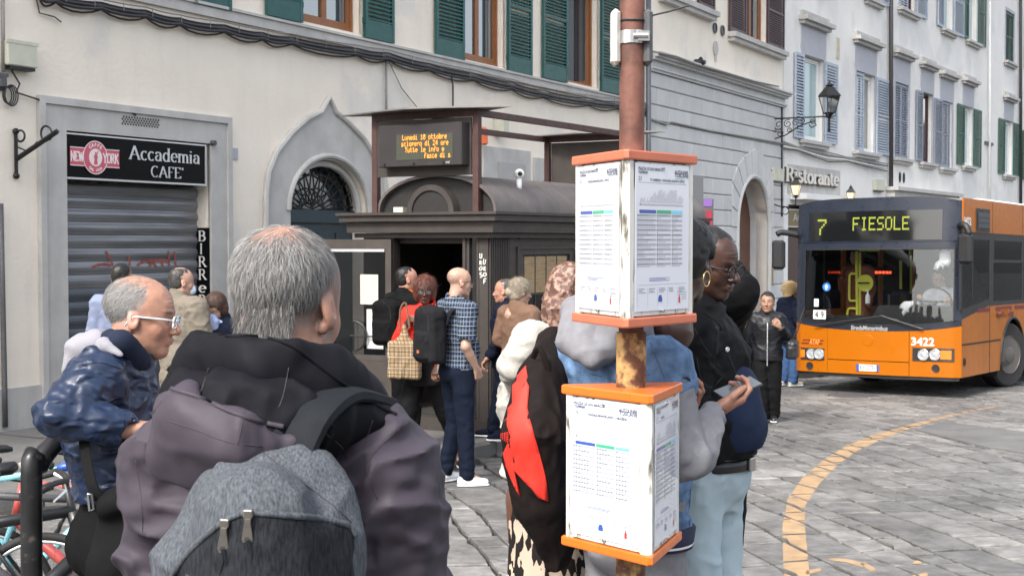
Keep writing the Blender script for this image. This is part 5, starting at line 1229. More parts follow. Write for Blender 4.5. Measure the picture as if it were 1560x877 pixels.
BW, BL, BH = 2.50, 12.0, 2.86
bus = empty('city_bus', BM, 'orange city bus with black front band showing 7 FIESOLE on its destination board', 'bus')
def yf(x, z):
 """front surface: bowed in plan, leaning back above the waist"""
 u = (x+BW/2)/(BW/2); a = abs(u)
 return .10*a**2.2+(.06*(a-.93)/.07 if a > .93 else 0)+max(0, z-1.1)*.045
def patch(name, m, x0, x1, zlo, zhi, off=0.0, nx=22, nz=5, parent=None, kind=None, th=.012):
 fl = zlo if callable(zlo) else (lambda x: zlo); fh = zhi if callable(zhi) else (lambda x: zhi)
 v, f = [], []
 for lay in (0, 1):
  for j in range(nz+1):
   for i in range(nx+1):
    x = x0+(x1-x0)*i/nx; z = fl(x)+(fh(x)-fl(x))*j/nz; v.append((x, yf(x, z)-off+lay*th, z))
 n = (nx+1)*(nz+1)
 for j in range(nz):
  for i in range(nx):
   a = j*(nx+1)+i; q = (a, a+1, a+nx+2, a+nx+1); f.append(q); f.append(tuple(n+k for k in q[::-1]))
 bd = [j for j in range(nx+1)]+[(j+1)*(nx+1)-1+0 for j in range(1, nz+1)]+[nz*(nx+1)+i for i in range(nx-1, -1, -1)]+[j*(nx+1) for j in range(nz-1, 0, -1)]
 for k in range(len(bd)): a, b = bd[k], bd[(k+1) % len(bd)]; f.append((a, b, n+b, n+a))
 q = MB(); q.add(v, f); return q.build(name, m, parent or bus, kind=kind, auto=True)
def fz_(px, py): return BF.onY(px, py, .05)
fx = lambda px, py=500: fz_(px, py)[0]
zb0 = .30
zl = fz_(1340, 504)[1]                      # top of the orange nose in the middle
def nose(x): u = (x+BW/2)/(BW/2); return zl+.095*abs(u)**2.6
zws0 = lambda x: nose(x)+.065
zws1 = fz_(1340, 379)[1]
zds0, zds1 = fz_(1340, 366)[1], fz_(1340, 321)[1]
xs1, xs2 = fx(1262, 545), fx(1386, 545)
# nose: corner panels and middle flap
zt_flap = lambda x: nose(x)-.0
ztm = fz_(1322, 549)[1]
patch('nose_corner', M_or, -BW, xs1-.006, zb0, nose, 0, parent=bus); patch('nose_corner', M_or, xs2+.006, 0, zb0, nose, 0)
patch('nose_flap', M_or, xs1, xs2, ztm+.006, nose, .004); patch('lower_bumper', M_or, xs1, xs2, zb0, ztm-.006, .004)
patch('nose_backing', M_seam, -BW+.02, -.02, zb0+.01, nose, -.02)
patch('under_lip', M_bblk, -BW+.03, -.03, zb0-.05, zb0-.002, -.02)
# black band around the windscreen
patch('windscreen_band', M_navy, -BW, 0, lambda x: nose(x)+.003, lambda x: zws0(x)+.02, .002)
xwl, xwr = fx(1224, 440), fx(1452, 440)
patch('side_pillar', M_navy, -BW, xwl, lambda x: zws0(x)+.02, zws1, .002, nx=6); patch('side_pillar', M_navy, xwr, 0, lambda x: zws0(x)+.02, zws1, .002, nx=6)
patch('head_band', M_navy, -BW, 0, zws1, zds0-.02, .002)
patch('windscreen', window_glass('windscreen_glass', (.7,.75,.75), .15, .01), xwl, xwr, lambda x: zws0(x)+.02, zws1, .0, th=.004)
patch('windscreen_seal', M_bblk, xwl, xwr, lambda x: zws0(x)+.012, lambda x: zws0(x)+.032, .008); patch('windscreen_seal', M_bblk, xwl, xwr, zws1-.012, zws1+.008, .008)
for a in (xwl, xwr): patch('windscreen_seal', M_bblk, a-.011, a+.011, lambda x: zws0(x)+.02, zws1, .0085, nx=3)
# destination box
patch('destination_surround', M_navy, -BW, 0, zds0-.02, lambda x: BH-.10-.05*abs((x+BW/2)/(BW/2))**4, .012)
xdl, xdr = fx(1230, 345), fx(1434, 345)
dsp = patch('destination_glass', plain('display_glass', (.008,.009,.010), .08, coat=.6), xdl, xdr, zds0, zds1, .02)
dq = MB(); M_led = plain('yellow_green_led', (.24,.27,.025), .5, emit=(.40,.46,.04), es=.05)
def bdots(s, px0, px1, py0, py1):
 x0, z1 = BF.onY(px0, py0, .02); x1, z0 = BF.onY(px1, py1, .02); n = len(s)*6-1; dx = (x1-x0)/n; dz = (z1-z0)/7
 for k, ch in enumerate(s):
  h = FONT57[ch]
  for row in range(7):
   bits = int(h[row*2:row*2+2], 16)
   for c in range(5):
    if bits >> (4-c) & 1:
     x = x0+(k*6+c+.5)*dx; z = z1-(row+.5)*dz; r_ = .44; y = yf(x, z)-.024
     dq.add([(x-dx*r_, y, z-dz*r_), (x+dx*r_, y, z-dz*r_), (x+dx*r_, y, z+dz*r_), (x-dx*r_, y, z+dz*r_)], [(0,1,2,3)])
bdots('FIESOLE', 1298, 1384, 331, 350); bdots('7', 1243, 1257, 334, 358); dq.build('led_dots', M_led, dsp, kind='stuff')
# roof front, roof, sides
SZ = lambda px, py: BF.onX(px, py, 0)
patch('roof_edge', M_navy, -BW, 0, lambda x: BH-.102-.05*abs((x+BW/2)/(BW/2))**4, lambda x: BH+.015-.08*abs((x+BW/2)/(BW/2))**4, .0)
q = MB(); prof = [(-BW+.01, BH-.03), (-BW+.25, BH-.01), (-BW/2, BH+.01), (-.25, BH-.01), (-.01, BH-.03), (-.02, BH-.2), (-BW+.02, BH-.2)]
q.loft([[(x, y, z) for x, z in prof] for y in (.36, BL)]); q.build('roof', plain('bus_roof_grey', (.2,.2,.2), .6), bus, auto=True)
q = MB(); q.loft([[(x, y, BH+dz) for x, dz in ((-BW*.8,.0),(-BW*.78,.09),(-BW*.22,.09),(-BW*.2,.0))] for y in (2.8, 2.9, 5.4, 5.5)]); q.build('roof_unit', M_whitep, bus)
zwb0, zwb1 = 1.15, SZ(1486, 355)[1]        # window band
sy = lambda px, py=440: SZ(px, py)[0]
zsk = SZ(1511, 462)[1]
def spanel(name, m, y0, y1, z0, z1, x=0.0, th=.02, parent=None):
 q = MB(); q.box(x-th, x, y0, y1, z0, z1); return q.build(name, m, parent or bus)
yv = .30  # where the flat side begins behind the rounded front corner
# orange roof band
spanel('roof_band', M_or, .20, BL-.05, zwb1+.012, BH-.02, .004)
for k, yy in enumerate((1.55, 3.1, 4.7, 6.3, 7.9)): spanel('band_seam', M_seam, yy, yy+.012, zwb1+.02, BH-.03, .0055)
vy0, vy1 = sy(1486.5, 335), sy(1506, 335); vz1, vz0 = SZ(1496, 316)[1], SZ(1496, 353)[1]
vt = spanel('vent_box', M_bblk, vy0, vy1, vz0, min(vz1, BH-.15), .02, .03)
for k in range(3):
 q = MB(); z = vz0+.05+k*(vz1-vz0-.12)/3; q.box(.02, .03, vy0+.03, vy1-.03, z, z+(vz1-vz0)*.2); q.build('vent_louvre', M_navy, vt)
SM = BM @ basis((0, 0, 0), (0, 1, 0), (-1, 0, 0), (0, 0, 1))   # x along the bus, facing +x side
n0, nz0 = SZ(1467.5, 342); n1, nz1 = SZ(1478.5, 331)
text('3422', (nz1-nz0)*1.35, M_whitep, None, SM @ T(n0, -.009, nz0), name='fleet_number', fit=n1-n0, bold=.003).parent = None
o_ = bpy.data.objects['fleet_number']; o_.parent = bus; o_.matrix_parent_inverse = BM.inverted()
# window band (dark surround with glass)
w0a, w0b = sy(1461.5), sy(1507); w1a, w1b = sy(1513), sy(1557)
pitch_w = (w1b-w1a)+.08
zgl0, zgl1 = SZ(1512, 459)[1], SZ(1512, 366)[1]
wins = [(w1a+k*pitch_w, w1b+k*pitch_w) for k in range(7) if w1b+k*pitch_w < BL-.1]
q = MB(); q.box(-.02, 0, .16, BL-.05, zgl1, zwb1+.012); q.build('window_head', M_bblk, bus)
zlow = zgl0-.06
edges = [w0b]+[e for w in wins for e in w]+[BL-.05]
q = MB(); q.box(-.02, .002, w0b, w1a, zlow, zgl1); q.build('window_pillar', M_bblk, bus)
for k, (a, b) in enumerate(wins):
 q = MB(); q.box(-.012, -.006, a, b, zgl0, zgl1); wn_ = q.build('side_window', M_bgl, bus)
 q = MB(); zz = zgl0+(zgl1-zgl0)*.66; q.box(-.014, .004, a, b, zz-.02, zz+.02); q.box(-.014, .004, a, a+.03, zz+.02, zgl1); q.box(-.014, .004, b-.03, b, zz+.02, zgl1); q.build('hopper_frame', M_bblk, wn_)
 nb = wins[k+1][0] if k+1 < len(wins) else BL-.05
 q = MB(); q.box(-.02, .001, b, nb, zlow, zgl1); q.build('window_pillar', M_bblk, bus)
q = MB(); q.box(-.02, .003, w0b, BL-.05, zlow, zgl0); q.build('window_sill', M_bblk, bus)
# cab window with its slanting lower edge
za_, zb_2 = SZ(1461, 478)[1], SZ(1507, 457)[1]
q = MB(); q.prism([(w0a+.04, za_+.05), (w0b, zb_2+.02), (w0b, zgl1), (w0a+.04, zgl1)], .006, .012, M=basis((0,0,0),(0,1,0),(-1,0,0),(0,0,1))); q.build('cab_window', M_bgl, bus)
Mside = basis((0,0,0),(0,1,0),(-1,0,0),(0,0,1))
q = MB(); q.prism([(.16, za_-.08), (w0b, zb_2-.08), (w0b, zb_2+.02), (w0a+.04, za_+.05), (w0a+.04, zgl1), (.16, zgl1)], -.002, .02, M=Mside); q.build('cab_window_frame', M_bblk, bus)
q = MB(); yy = w0a+(w0b-w0a)*.42; q.box(-.02, .004, yy-.02, yy+.02, za_+.2, zgl1); q.build('sliding_bar', M_bblk, bus)
# orange flank with wheel arch
wy, wz = 2.62, .50
q = MB(); ya = 1.98; 
arch_pts = [(wy+.62*math.cos(R(t)), .42+.66*math.sin(R(t))) for t in range(180, -1, -12)]
flank = [(.16, zb0), (wy-.62, zb0)]+arch_pts+[(wy+.62, zb0), (BL-.05, zb0), (BL-.05, zlow), (w0b, zlow), (w0b, zb_2-.08), (.16, za_-.08)]
fm_ = mat('orange_bus_flank', (.40,.130,.018), .36, var=.06, scale=2, coat=.04, spec=.25, streak=.2, grime=.12)
vv, _, ff, _, _, _ = delaunay_2d_cdt([Vector(p) for p in flank], [(i, (i+1) % len(flank)) for i in range(len(flank))], [], 1, 1e-6)
fs = [tuple(f) for f in ff if inpoly((sum(vv[i][0] for i in f)/3, sum(vv[i][1] for i in f)/3), flank)]
q.add([(0, p[0], p[1]) for p in vv], fs); n = len(flank); q.add([(0, p[0], p[1]) for p in flank]+[(-.03, p[0], p[1]) for p in flank], [(i, (i+1) % n, n+(i+1) % n, n+i) for i in range(n)]); q.build('flank', fm_, bus)
q = MB(); q.tube([(.004, p[0], p[1]) for p in [(wy-.62, zb0)]+arch_pts+[(wy+.62, zb0)]], .022, 8); q.build('arch_trim', M_bblk, bus, smooth=True)
q = MB(); q.box(-.9, -.03, wy-.66, wy+.66, 1.08, 1.12); q.box(-.92, -.9, wy-.66, wy+.66, .1, 1.12); q.box(-.9, -.03, wy+.64, wy+.66, .2, 1.08); q.box(-.9, -.03, wy-.66, wy-.64, .2, 1.08); q.build('wheel_well', M_bblk, bus)
zs1 = SZ(1461, 526)[1]
spanel('bumper_seam', M_seam, .16, wy-.63, zs1-.012, zs1+.012, .003, .005); spanel('door_seam', M_seam, w0b+.02, w0b+.035, zb0, zlow, .0032, .005)
spanel('bumper_seam', M_seam, wy+.63, BL-.1, zs1-.012, zs1+.012, .003, .005)
M_mar = plain('maroon_stripe', (.16,.015,.02), .35)
a_, z1_ = SZ(1490, 470); b_, z0_ = SZ(1511, 476)
zst1, zst0 = SZ(1523, 467)[1], SZ(1523, 473)[1]; zsu1, zsu0 = SZ(1523, 476)[1], SZ(1523, 483)[1]
spanel('stripe', M_mar, w0b-.55, w0b+.0, zst0, zst1, .003, .004); spanel('stripe', M_mar, w1a+.12, w1a+.95, zst0, zst1, .003, .004); spanel('stripe', M_mar, w1a+.3, w1a+1.05, zsu0, zsu1, .003, .004); spanel('stripe', M_mar, w1a+1.1, BL-.4, zst0, zst1, .003, .004)
o_ = text('ATAF', (zst1-zsu0)*1.05, M_or, bus, Mside @ T(w1a+.3, -.006, zsu0), name='operator_name', shear=.2, bold=.006, fit=.52)
x_, z_ = SZ(1469, 551); q = MB(Mside @ T(x_, -.003, z_) @ Rx(R(90))); q.lathe([(.05, -.002), (.06, .004), (.045, .006)], 16); q.build('filler_cap', M_seam, bus)
q = MB(Mside @ T(w1a+.17, -.004, zs1+.38)); q.box(0, .16, -.03, 0, -.03, .03, bev=.008); q.build('flank_marker', plain('brown_lens', (.12,.02,.01), .3), bus)
# left side, rear, floor (seen through the glass and from beside)
q = MB(); q.box(-BW, -BW+.02, .30, BL-.05, zb0, 1.2); q.box(-BW, -BW+.02, .32, BL-.05, zwb1, BH-.13)
for k in range(8): y = .25+k*1.62; q.box(-BW+.001, -BW+.03, y, y+.13, 1.2, zwb1)
q.build('near_side_wall', fm_, bus)
q = MB(); q.box(-BW+.01, -BW+.016, .3, BL-.1, 1.2, zwb1); q.build('near_side_windows', window_glass('clear_bus_glass', (.6,.65,.6), .2, .02), bus)
q = MB(); q.box(-BW, 0, BL-.05, BL, zb0, BH-.1); q.build('rear_wall', fm_, bus)
M_int = plain('bus_interior_dark', (.12,.12,.12), .8); M_flr = plain('bus_floor', (.03,.03,.03), .8)
q = MB(); q.box(-BW+.03, -.03, .25, BL-.06, .36, .40); q.build('floor', M_flr, bus)
q = MB(); q.box(-BW+.03, -.03, .4, BL-.06, BH-.28, BH-.24); q.build('ceiling', M_int, bus)
# dashboard and cab
q = MB(); q.loft([[(x, y, z) for x, z in ((-BW+.06, 1.02), (-BW+.06, 1.14), (-1.35, 1.14), (-1.25, 1.30), (-.06, 1.30), (-.06, 1.0))] for y in (.26, .62)]); q.box(-1.25, -.06, .3, .75, .4, 1.2); q.build('dashboard', plain('dashboard_black', (.02,.021,.023), .5), bus)
q = MB(); q.box(-1.28, -.06, 1.85, 1.90, .4, 2.3); q.box(-1.30, -1.27, .75, 1.9, .4, 1.45); q.build('cab_partition', plain('cab_dark', (.018,.018,.02), .5), bus)
q = MB(); q.box(-.85, -.35, 1.35, 1.48, .85, 1.75, bev=.04); q.box(-.85, -.35, 1.0, 1.45, .75, .88, bev=.03); q.build('driver_seat', plain('seat_fabric', (.03,.05,.11), .8), bus)
q = MB(T(-.60, .86, 1.36) @ Rx(R(-62))); q.loft([[((.23+.016*math.cos(2*math.pi*j/8))*math.cos(2*math.pi*i/30), (.23+.016*math.cos(2*math.pi*j/8))*math.sin(2*math.pi*i/30), .016*math.sin(2*math.pi*j/8)) for j in range(8)] for i in range(31)], caps=False); q.tube([(-.22,0,0),(0,0,-.03),(.22,0,0)], .016, 6); q.cyl((0,0,-.03),(0,0,-.3),.03,8); q.build('steering_wheel', M_bblk, bus, smooth=True)
# yellow grab rails
rx = lambda px, py, y: BF.onY(px, py, y)
q = MB(); y = 1.0
def rail(pts, y=1.0, r_=.018): q.tube(smooth([(rx(a, b, y)[0], y, rx(a, b, y)[1]) for a, b in pts], 3), r_, 8)
rail([(1305,383),(1305,420),(1306,480)], 1.0, .022); rail([(1303,417),(1295,418),(1294,430),(1294,455),(1298,458),(1305,458)]); rail([(1304,470),(1293,470),(1291,478),(1292,488)]); rail([(1306,470),(1307,486)]); rail([(1309,380),(1314,381),(1340,381)])
rail([(1310,384),(1310,480)], 1.05, .02); rail([(1372,397),(1372,440)], 2.0, .022)
q.lathe([(.13,-.008),(.13,.008)], 20, M=T(rx(1318,431,.98)[0], .98, rx(1318,431,.98)[1]) @ Rx(R(90))); q.build('grab_rails', M_yel, bus, smooth=False)
q = MB(); a, b = rx(1313, 431, .95), rx(1325, 431, .95); q.cyl((a[0]-.06, .95, a[1]), (b[0], .95, b[1]), .016, 8); q.build('rail_latch', M_chrome, bus)
for xx in (-1.9, -.75):
 for yy in (3.4, 5.2, 7.0):
  q = MB(); q.cyl((xx, yy, .4), (xx, yy, 2.55), .018, 8); q.build('pole', M_yel, bus)
for yy in (3.9, 4.9, 5.9, 6.9):
 for xx in (-2.2, -.5):
  q = MB(); q.box(xx-.22, xx+.22, yy, yy+.08, .9, 1.45, bev=.03); q.box(xx-.22, xx+.22, yy-.4, yy, .82, .9, bev=.03); q.build('passenger_seat', plain('seat_blue', (.03,.06,.22), .6), bus)
q = MB(); a = rx(1328, 412, 2.6); b = rx(1358, 418, 2.6); q.box(a[0]-.05, b[0]+.05, 2.6, 2.65, b[1]-.02, a[1]+.05); q.build('inner_display', M_bblk, bus)
dq = MB(); 
for k in range(22):
 if k % 4 != 3: x = a[0]+(b[0]-a[0])*k/22; dq.box(x, x+.012, 2.59, 2.598, a[1]-.05, a[1]-.012)
dq.build('inner_red_digits', plain('red_led', (.6,.05,.02), .5, emit=(1,.08,.03), es=1.2), bus, kind='stuff')
q = MB(); q.box(-BW+.05, -.05, 9.5, 9.55, .4, BH-.3); q.build('interior_bulkhead', M_int, bus)
# dangling white cloths and stickers, bottle
M_cloth = mat('white_cloth', (.70,.71,.72), .8, var=.1)
def blob(px, y, name, label, th=.015, par=None):
 P = [BF.onY(a, b, y) for a, b in px]; q = MB(BM); c = (sum(p[0] for p in P)/len(P), sum(p[1] for p in P)/len(P)); n = len(P)
 v = [(p[0], y+.012*math.sin(i*2.1), p[1]) for i, p in enumerate(P)]+[(c[0]+(p[0]-c[0])*.55, y-.03+.02*math.sin(i*1.7), c[1]+(p[1]-c[1])*.55) for i, p in enumerate(P)]+[(c[0], y-.02, c[1])]+[(p[0]*.9+c[0]*.1, y+th+.012*math.sin(i*2.1), p[1]) for i, p in enumerate(P)]
 f = [(i, (i+1) % n, n+(i+1) % n, n+i) for i in range(n)]+[(n+i, n+(i+1) % n, 2*n) for i in range(n)]+[(i, 2*n+1+i, 2*n+1+(i+1) % n, (i+1) % n) for i in range(n)]+[tuple(2*n+1+i for i in range(n))]
 q.add(v, f); o = q.build(name, M_cloth, smooth=True); return tag(o, label, 'cloth')
blob([(1437,379),(1447,382),(1449,398),(1446,408),(1441,402),(1437,410),(1433,406),(1428,412),(1422,410),(1425,400),(1430,396),(1432,385)], .30, 'hanging_cloth', 'crumpled white cloth hanging in the upper corner of the bus windscreen')
blob([(1377,459),(1391,458),(1392,463),(1386,470),(1387,478),(1381,476),(1376,483),(1373,478),(1374,470),(1369,469),(1371,464)], .27, 'white_glove', 'white cloth glove lying against the inside of the bus windscreen')
q = MB(BM); x, z = BF.onY(1322, 455, .45); zt2 = BF.onY(1322, 443, .45)[1]; zb3 = BF.onY(1322, 462, .45)[1]; q.lathe([(.035, zb3), (.035, zt2-.07), (.012, zt2-.04), (.012, zt2)], 12, M=T(x, .45, 0)); q.box(x-.03, x+.012, .44, .46, zt2, zt2+.015); tag(q.build('pump_bottle', plain('clear_plastic', (.5,.55,.55), .2)), 'clear pump bottle standing on the bus dashboard', 'bottle')
def fp(name, m, px0, py0, px1, py1, off=.012, parent=None):
 x0, z1 = BF.onY(px0, py0, .03); x1, z0 = BF.onY(px1, py1, .03); return patch(name, m, x0, x1, z0, z1, off, nx=4, nz=1, th=.003, parent=parent), x0, x1, z0, z1
s1, x0, x1, z0, z1 = fp('number_card', M_whitep, 1238, 472, 1258, 486, .004)
def ftext(s, x0, x1, z0, h, m, off, **k):
 y = yf((x0+x1)/2, z0)-off; sl_ = (yf(x1, z0)-yf(x0, z0))/(x1-x0); return text(s, h, m, bus, T(x0, yf(x0, z0)-off, z0) @ Rz(math.atan(sl_)), fit=x1-x0, **k)
ftext('4 9', x0+.03, x1-.03, z0+.02, (z1-z0)*1.05, M_bblk, .012)
x, z = BF.onY(1258.5, 437, .03); q = MB(T(x, yf(x, z)-.004, z) @ Rx(R(90))); q.lathe([(.062, 0), (.062, .003)], 22); o_ = q.build('arrow_disc', plain('sign_blue', (.03,.16,.5), .4), bus)
q = MB(T(x, yf(x, z)-.009, z)); q.prism([(-.012,-.04),(.012,-.04),(.012,.0),(.032,0),(0,.042),(-.032,0),(-.012,0)], 0, .001); q.build('arrow', M_whitep, bus)
fp('white_sticker', M_whitep, 1239, 455, 1246, 467, .004)
# nose details
for side, (xa, xb) in enumerate(((1219.5, 1257), (1392, 1453))):
 ya, yb = ((529, 548), (529, 551))[side]
 x0, z1 = BF.onY(xa, ya, .06); x1, z0 = BF.onY(xb, yb, .06)
 if side == 0: x0 = max(x0, -BW+.02)
 h = patch('headlight_unit', plain('lamp_housing', (.03,.03,.03), .2, coat=1.0), x0, x1, z0, z1, .012)
 for k, c in enumerate((1236, 1248) if side == 0 else (1407, 1424)):
  x, z = BF.onY(c, (ya+yb)/2, .04); q = MB(T(x, yf(x, z)-.014, z) @ Rx(R(90))); q.lathe([(.078, -.004), (.08, .006), (.066, .010), (.05, .004), (.02, .010), (.006, .014)], 24); q.build('headlight', M_lens, h)
  q = MB(T(x, yf(x, z)-.016, z) @ Rx(R(90))); q.lathe([(.082, 0), (.086, .008), (.078, .010)], 24, caps=False); q.build('lamp_ring', M_chrome, h)
 c0_, c1_ = (1220.5, 1226) if side == 0 else (1434, 1450)
 xa2, xb2 = BF.onY(c0_, 540, .08)[0], BF.onY(c1_, 540, .08)[0]; xa2 = max(xa2, -BW+.03); patch('indicator', M_amb, xa2, max(xb2, xa2+.07), z0+.03, z1-.03, .02, nx=4, nz=1, parent=h)
 x, z = BF.onY((1233, 1425)[side], (557, 561)[side], .04); q = MB(T(x, yf(x, z)-.003, z) @ Rx(R(90))); q.lathe([(.055, -.003), (.058, .006), (.045, .003), (.0, .002)], 18); q.build('fog_lamp', M_bblk, bus)
pl, x0, x1, z0, z1 = fp('number_plate', M_whitep, 1306, 554, 1340.5, 565.5, .016)
for a, b in ((x0, x0+.045), (x1-.035, x1)): patch('plate_end', M_ib, a, b, z0, z1, .0175, nx=2, nz=1, th=.001)
ftext('BX 357EV', x0+.055, x1-.045, z0+.022, (z1-z0)*.95, M_bblk, .0195)
x0, z0 = BF.onY(1297, 501, .02); x1, _ = BF.onY(1353, 504, .02); ftext('BredaMenarinibus', x0, x1, z0-.01, .095, M_silver, .012, bold=.002, shear=.15)
x0, z0 = BF.onY(1388, 525.5, .02); x1, z1 = BF.onY(1423, 514, .04); ftext('3422', x0, x1, z0, (z1-z0)*1.35, M_whitep, .010, bold=.004)
for k, (ya, yb, xo, xe) in enumerate(((516.5, 519, 1223, 1257), (521, 524, 1221, 1255))):
 x0, z1 = BF.onY(xo, ya, .08); x1, z0 = BF.onY(xe, yb, .08); patch('stripe', M_mar, max(x0, -BW+.03), x1, z0, z1, .006, nx=6, nz=1, th=.002)
x0, z0 = BF.onY(1233, 524, .05); x1, z1 = BF.onY(1251, 516, .05); ftext('ATAF', x0, x1, z0, (z1-z0)*1.3, plain('orange_letter', (.85,.25,.06), .4), .013, shear=.25, bold=.004)
x, z = BF.onY(1322, 518, .0); q = MB(T(x, yf(x, z)-.005, z) @ Rx(R(90))); q.lathe([(.085, 0), (.085, .003), (.08, .005)], 24); q.build('round_emblem_recess', M_or, bus)
# wipers
q = MB()
def wp(px, py, off): x, z = BF.onY(px, py, .05); return (x, yf(x, z)-off, z)
q.tube([wp(1347, 481, .05), wp(1375, 490, .06), wp(1408, 501, .04)], .012, 6); q.tube([wp(1345, 479, .03), wp(1352, 484, .04), wp(1372, 487, .03)], .008, 5); q.build('wiper', M_bblk, bus)
q = MB(); q.tube([wp(1242, 496, .05), wp(1280, 490, .05), wp(1345, 481, .03)], .010, 6); q.build('wiper', M_bblk, bus)
# mirrors
q = MB(); a = Vector((-BW+.05, .12, BF.onY(1222, 358, .1)[1])); m = BF.onY(1185, 360, -.05); q.tube(smooth([a, (-BW-.15, -.02, m[1]+.06), (m[0], -.08, m[1]+.03)], 4), .045, 8); q.build('mirror_arm', M_bblk, bus, smooth=True)
x0, z1 = BF.onY(1177, 366, -.1); x1, z0 = BF.onY(1195, 410, -.1); q = MB(T((x0+x1)/2, -.10, (z0+z1)/2) @ Rz(R(8))); w = (x1-x0)/2; q.box(-w, w, -.05, .07, (z0-z1)/2, (z1-z0)/2, bev=.035); mo = q.build('mirror', M_bblk, bus, auto=True)
q = MB(T((x0+x1)/2, -.10, (z0+z1)/2) @ Rz(R(8))); q.box(-w+.03, w-.03, .0695, .073, (z0-z1)/2+.03, (z1-z0)/2-.03); q.build('mirror_glass', M_chrome, mo)
q = MB(); x2, z2 = BF.onY(1468, 357, -.0); q.tube(smooth([(-.02, .14, z2+.13), (.05, .02, z2+.14), (.12, -.02, z2+.10), (.16, -.03, z2)], 4), .05, 8); q.build('mirror_arm', M_bblk, bus, smooth=True)
x0, z1 = BF.onY(1459, 356, -.05); x1, z0 = BF.onY(1481, 402, -.05); w = (x1-x0)/2; q = MB(T((x0+x1)/2, -.03, (z0+z1)/2) @ Rz(R(-10))); q.box(-w, w, -.06, .08, (z0-z1)/2, (z1-z0)/2, bev=.04); mo = q.build('mirror', M_bblk, bus, auto=True)
q = MB(T((x0+x1)/2, -.03, (z0+z1)/2) @ Rz(R(-10))); q.box(-w+.03, w-.03, .0795, .083, (z0-z1)/2+.03, (z1-z0)/2-.03); q.build('mirror_glass', M_chrome, mo)
# wheels
def buswheel(x, y, steer):
 M = T(x, y, wz) @ Rz(steer) @ Ry(R(90))
 q = MB(M); q.lathe([(.30,-.135),(.47,-.14),(.50,-.11),(.505,-.04),(.505,.04),(.50,.11),(.47,.14),(.30,.135)], 48); w = q.build('wheel', M_tyre, bus, auto=True)
 q = MB(M); q.lathe([(.30,.137),(.29,.15),(.27,.10),(.16,.06),(.13,.14),(.10,.16),(.0,.165)], 32); q.lathe([(.30,-.137),(.27,-.10),(.1,-.08),(.0,-.085)], 24); q.build('hub', plain('dusty_steel', (.12,.11,.10), .6, metal=.3), w, auto=True)
 q = MB(M)
 for k in range(10): a = 2*math.pi*k/10; q.cyl((.21*math.cos(a),.21*math.sin(a),.07), (.21*math.cos(a),.21*math.sin(a),.115), .018, 6)
 q.build('wheel_nuts', M_chrome, w, kind='stuff')
buswheel(-.17, wy, R(-16)); buswheel(-BW+.22, wy, R(-16)); buswheel(-.20, BL-3.3, 0); buswheel(-BW+.2, BL-3.3, 0)
q = MB(); q.box(-BW+.4, -.4, .5, BL-.5, .26, .36); q.box(-1.7, -.8, 3, 8, .2, .30); q.build('chassis', M_bblk, bus)
# ================================================================ FIGURES: smooth-union volumes turned into meshes
def lattice_noise(seed):
 g = np.random.RandomState(seed).rand(32, 32, 32).astype(np.float32)
 return g
_LN = [lattice_noise(i) for i in range(3)]
def vnoise(x, y, z, k=0):
 g = _LN[k % 3]
 xi = np.floor(x).astype(np.int32); yi = np.floor(y).astype(np.int32); zi = np.floor(z).astype(np.int32)
 fx_, fy_, fz2 = x-xi, y-yi, z-zi
 fx_ = fx_*fx_*(3-2*fx_); fy_ = fy_*fy_*(3-2*fy_); fz2 = fz2*fz2*(3-2*fz2)
 xi &= 31; yi &= 31; zi &= 31; x1 = (xi+1) & 31; y1 = (yi+1) & 31; z1 = (zi+1) & 31
 def L(a, b, t): return a+(b-a)*t
 return L(L(L(g[xi,yi,zi], g[x1,yi,zi], fx_), L(g[xi,y1,zi], g[x1,y1,zi], fx_), fy_), L(L(g[xi,yi,z1], g[x1,yi,z1], fx_), L(g[xi,y1,z1], g[x1,y1,z1], fx_), fy_), fz2)*2-1
def smin(a, b, k):
 h = np.clip(.5+.5*(b-a)/k, 0, 1); return b+(a-b)*h-k*h*(1-h)
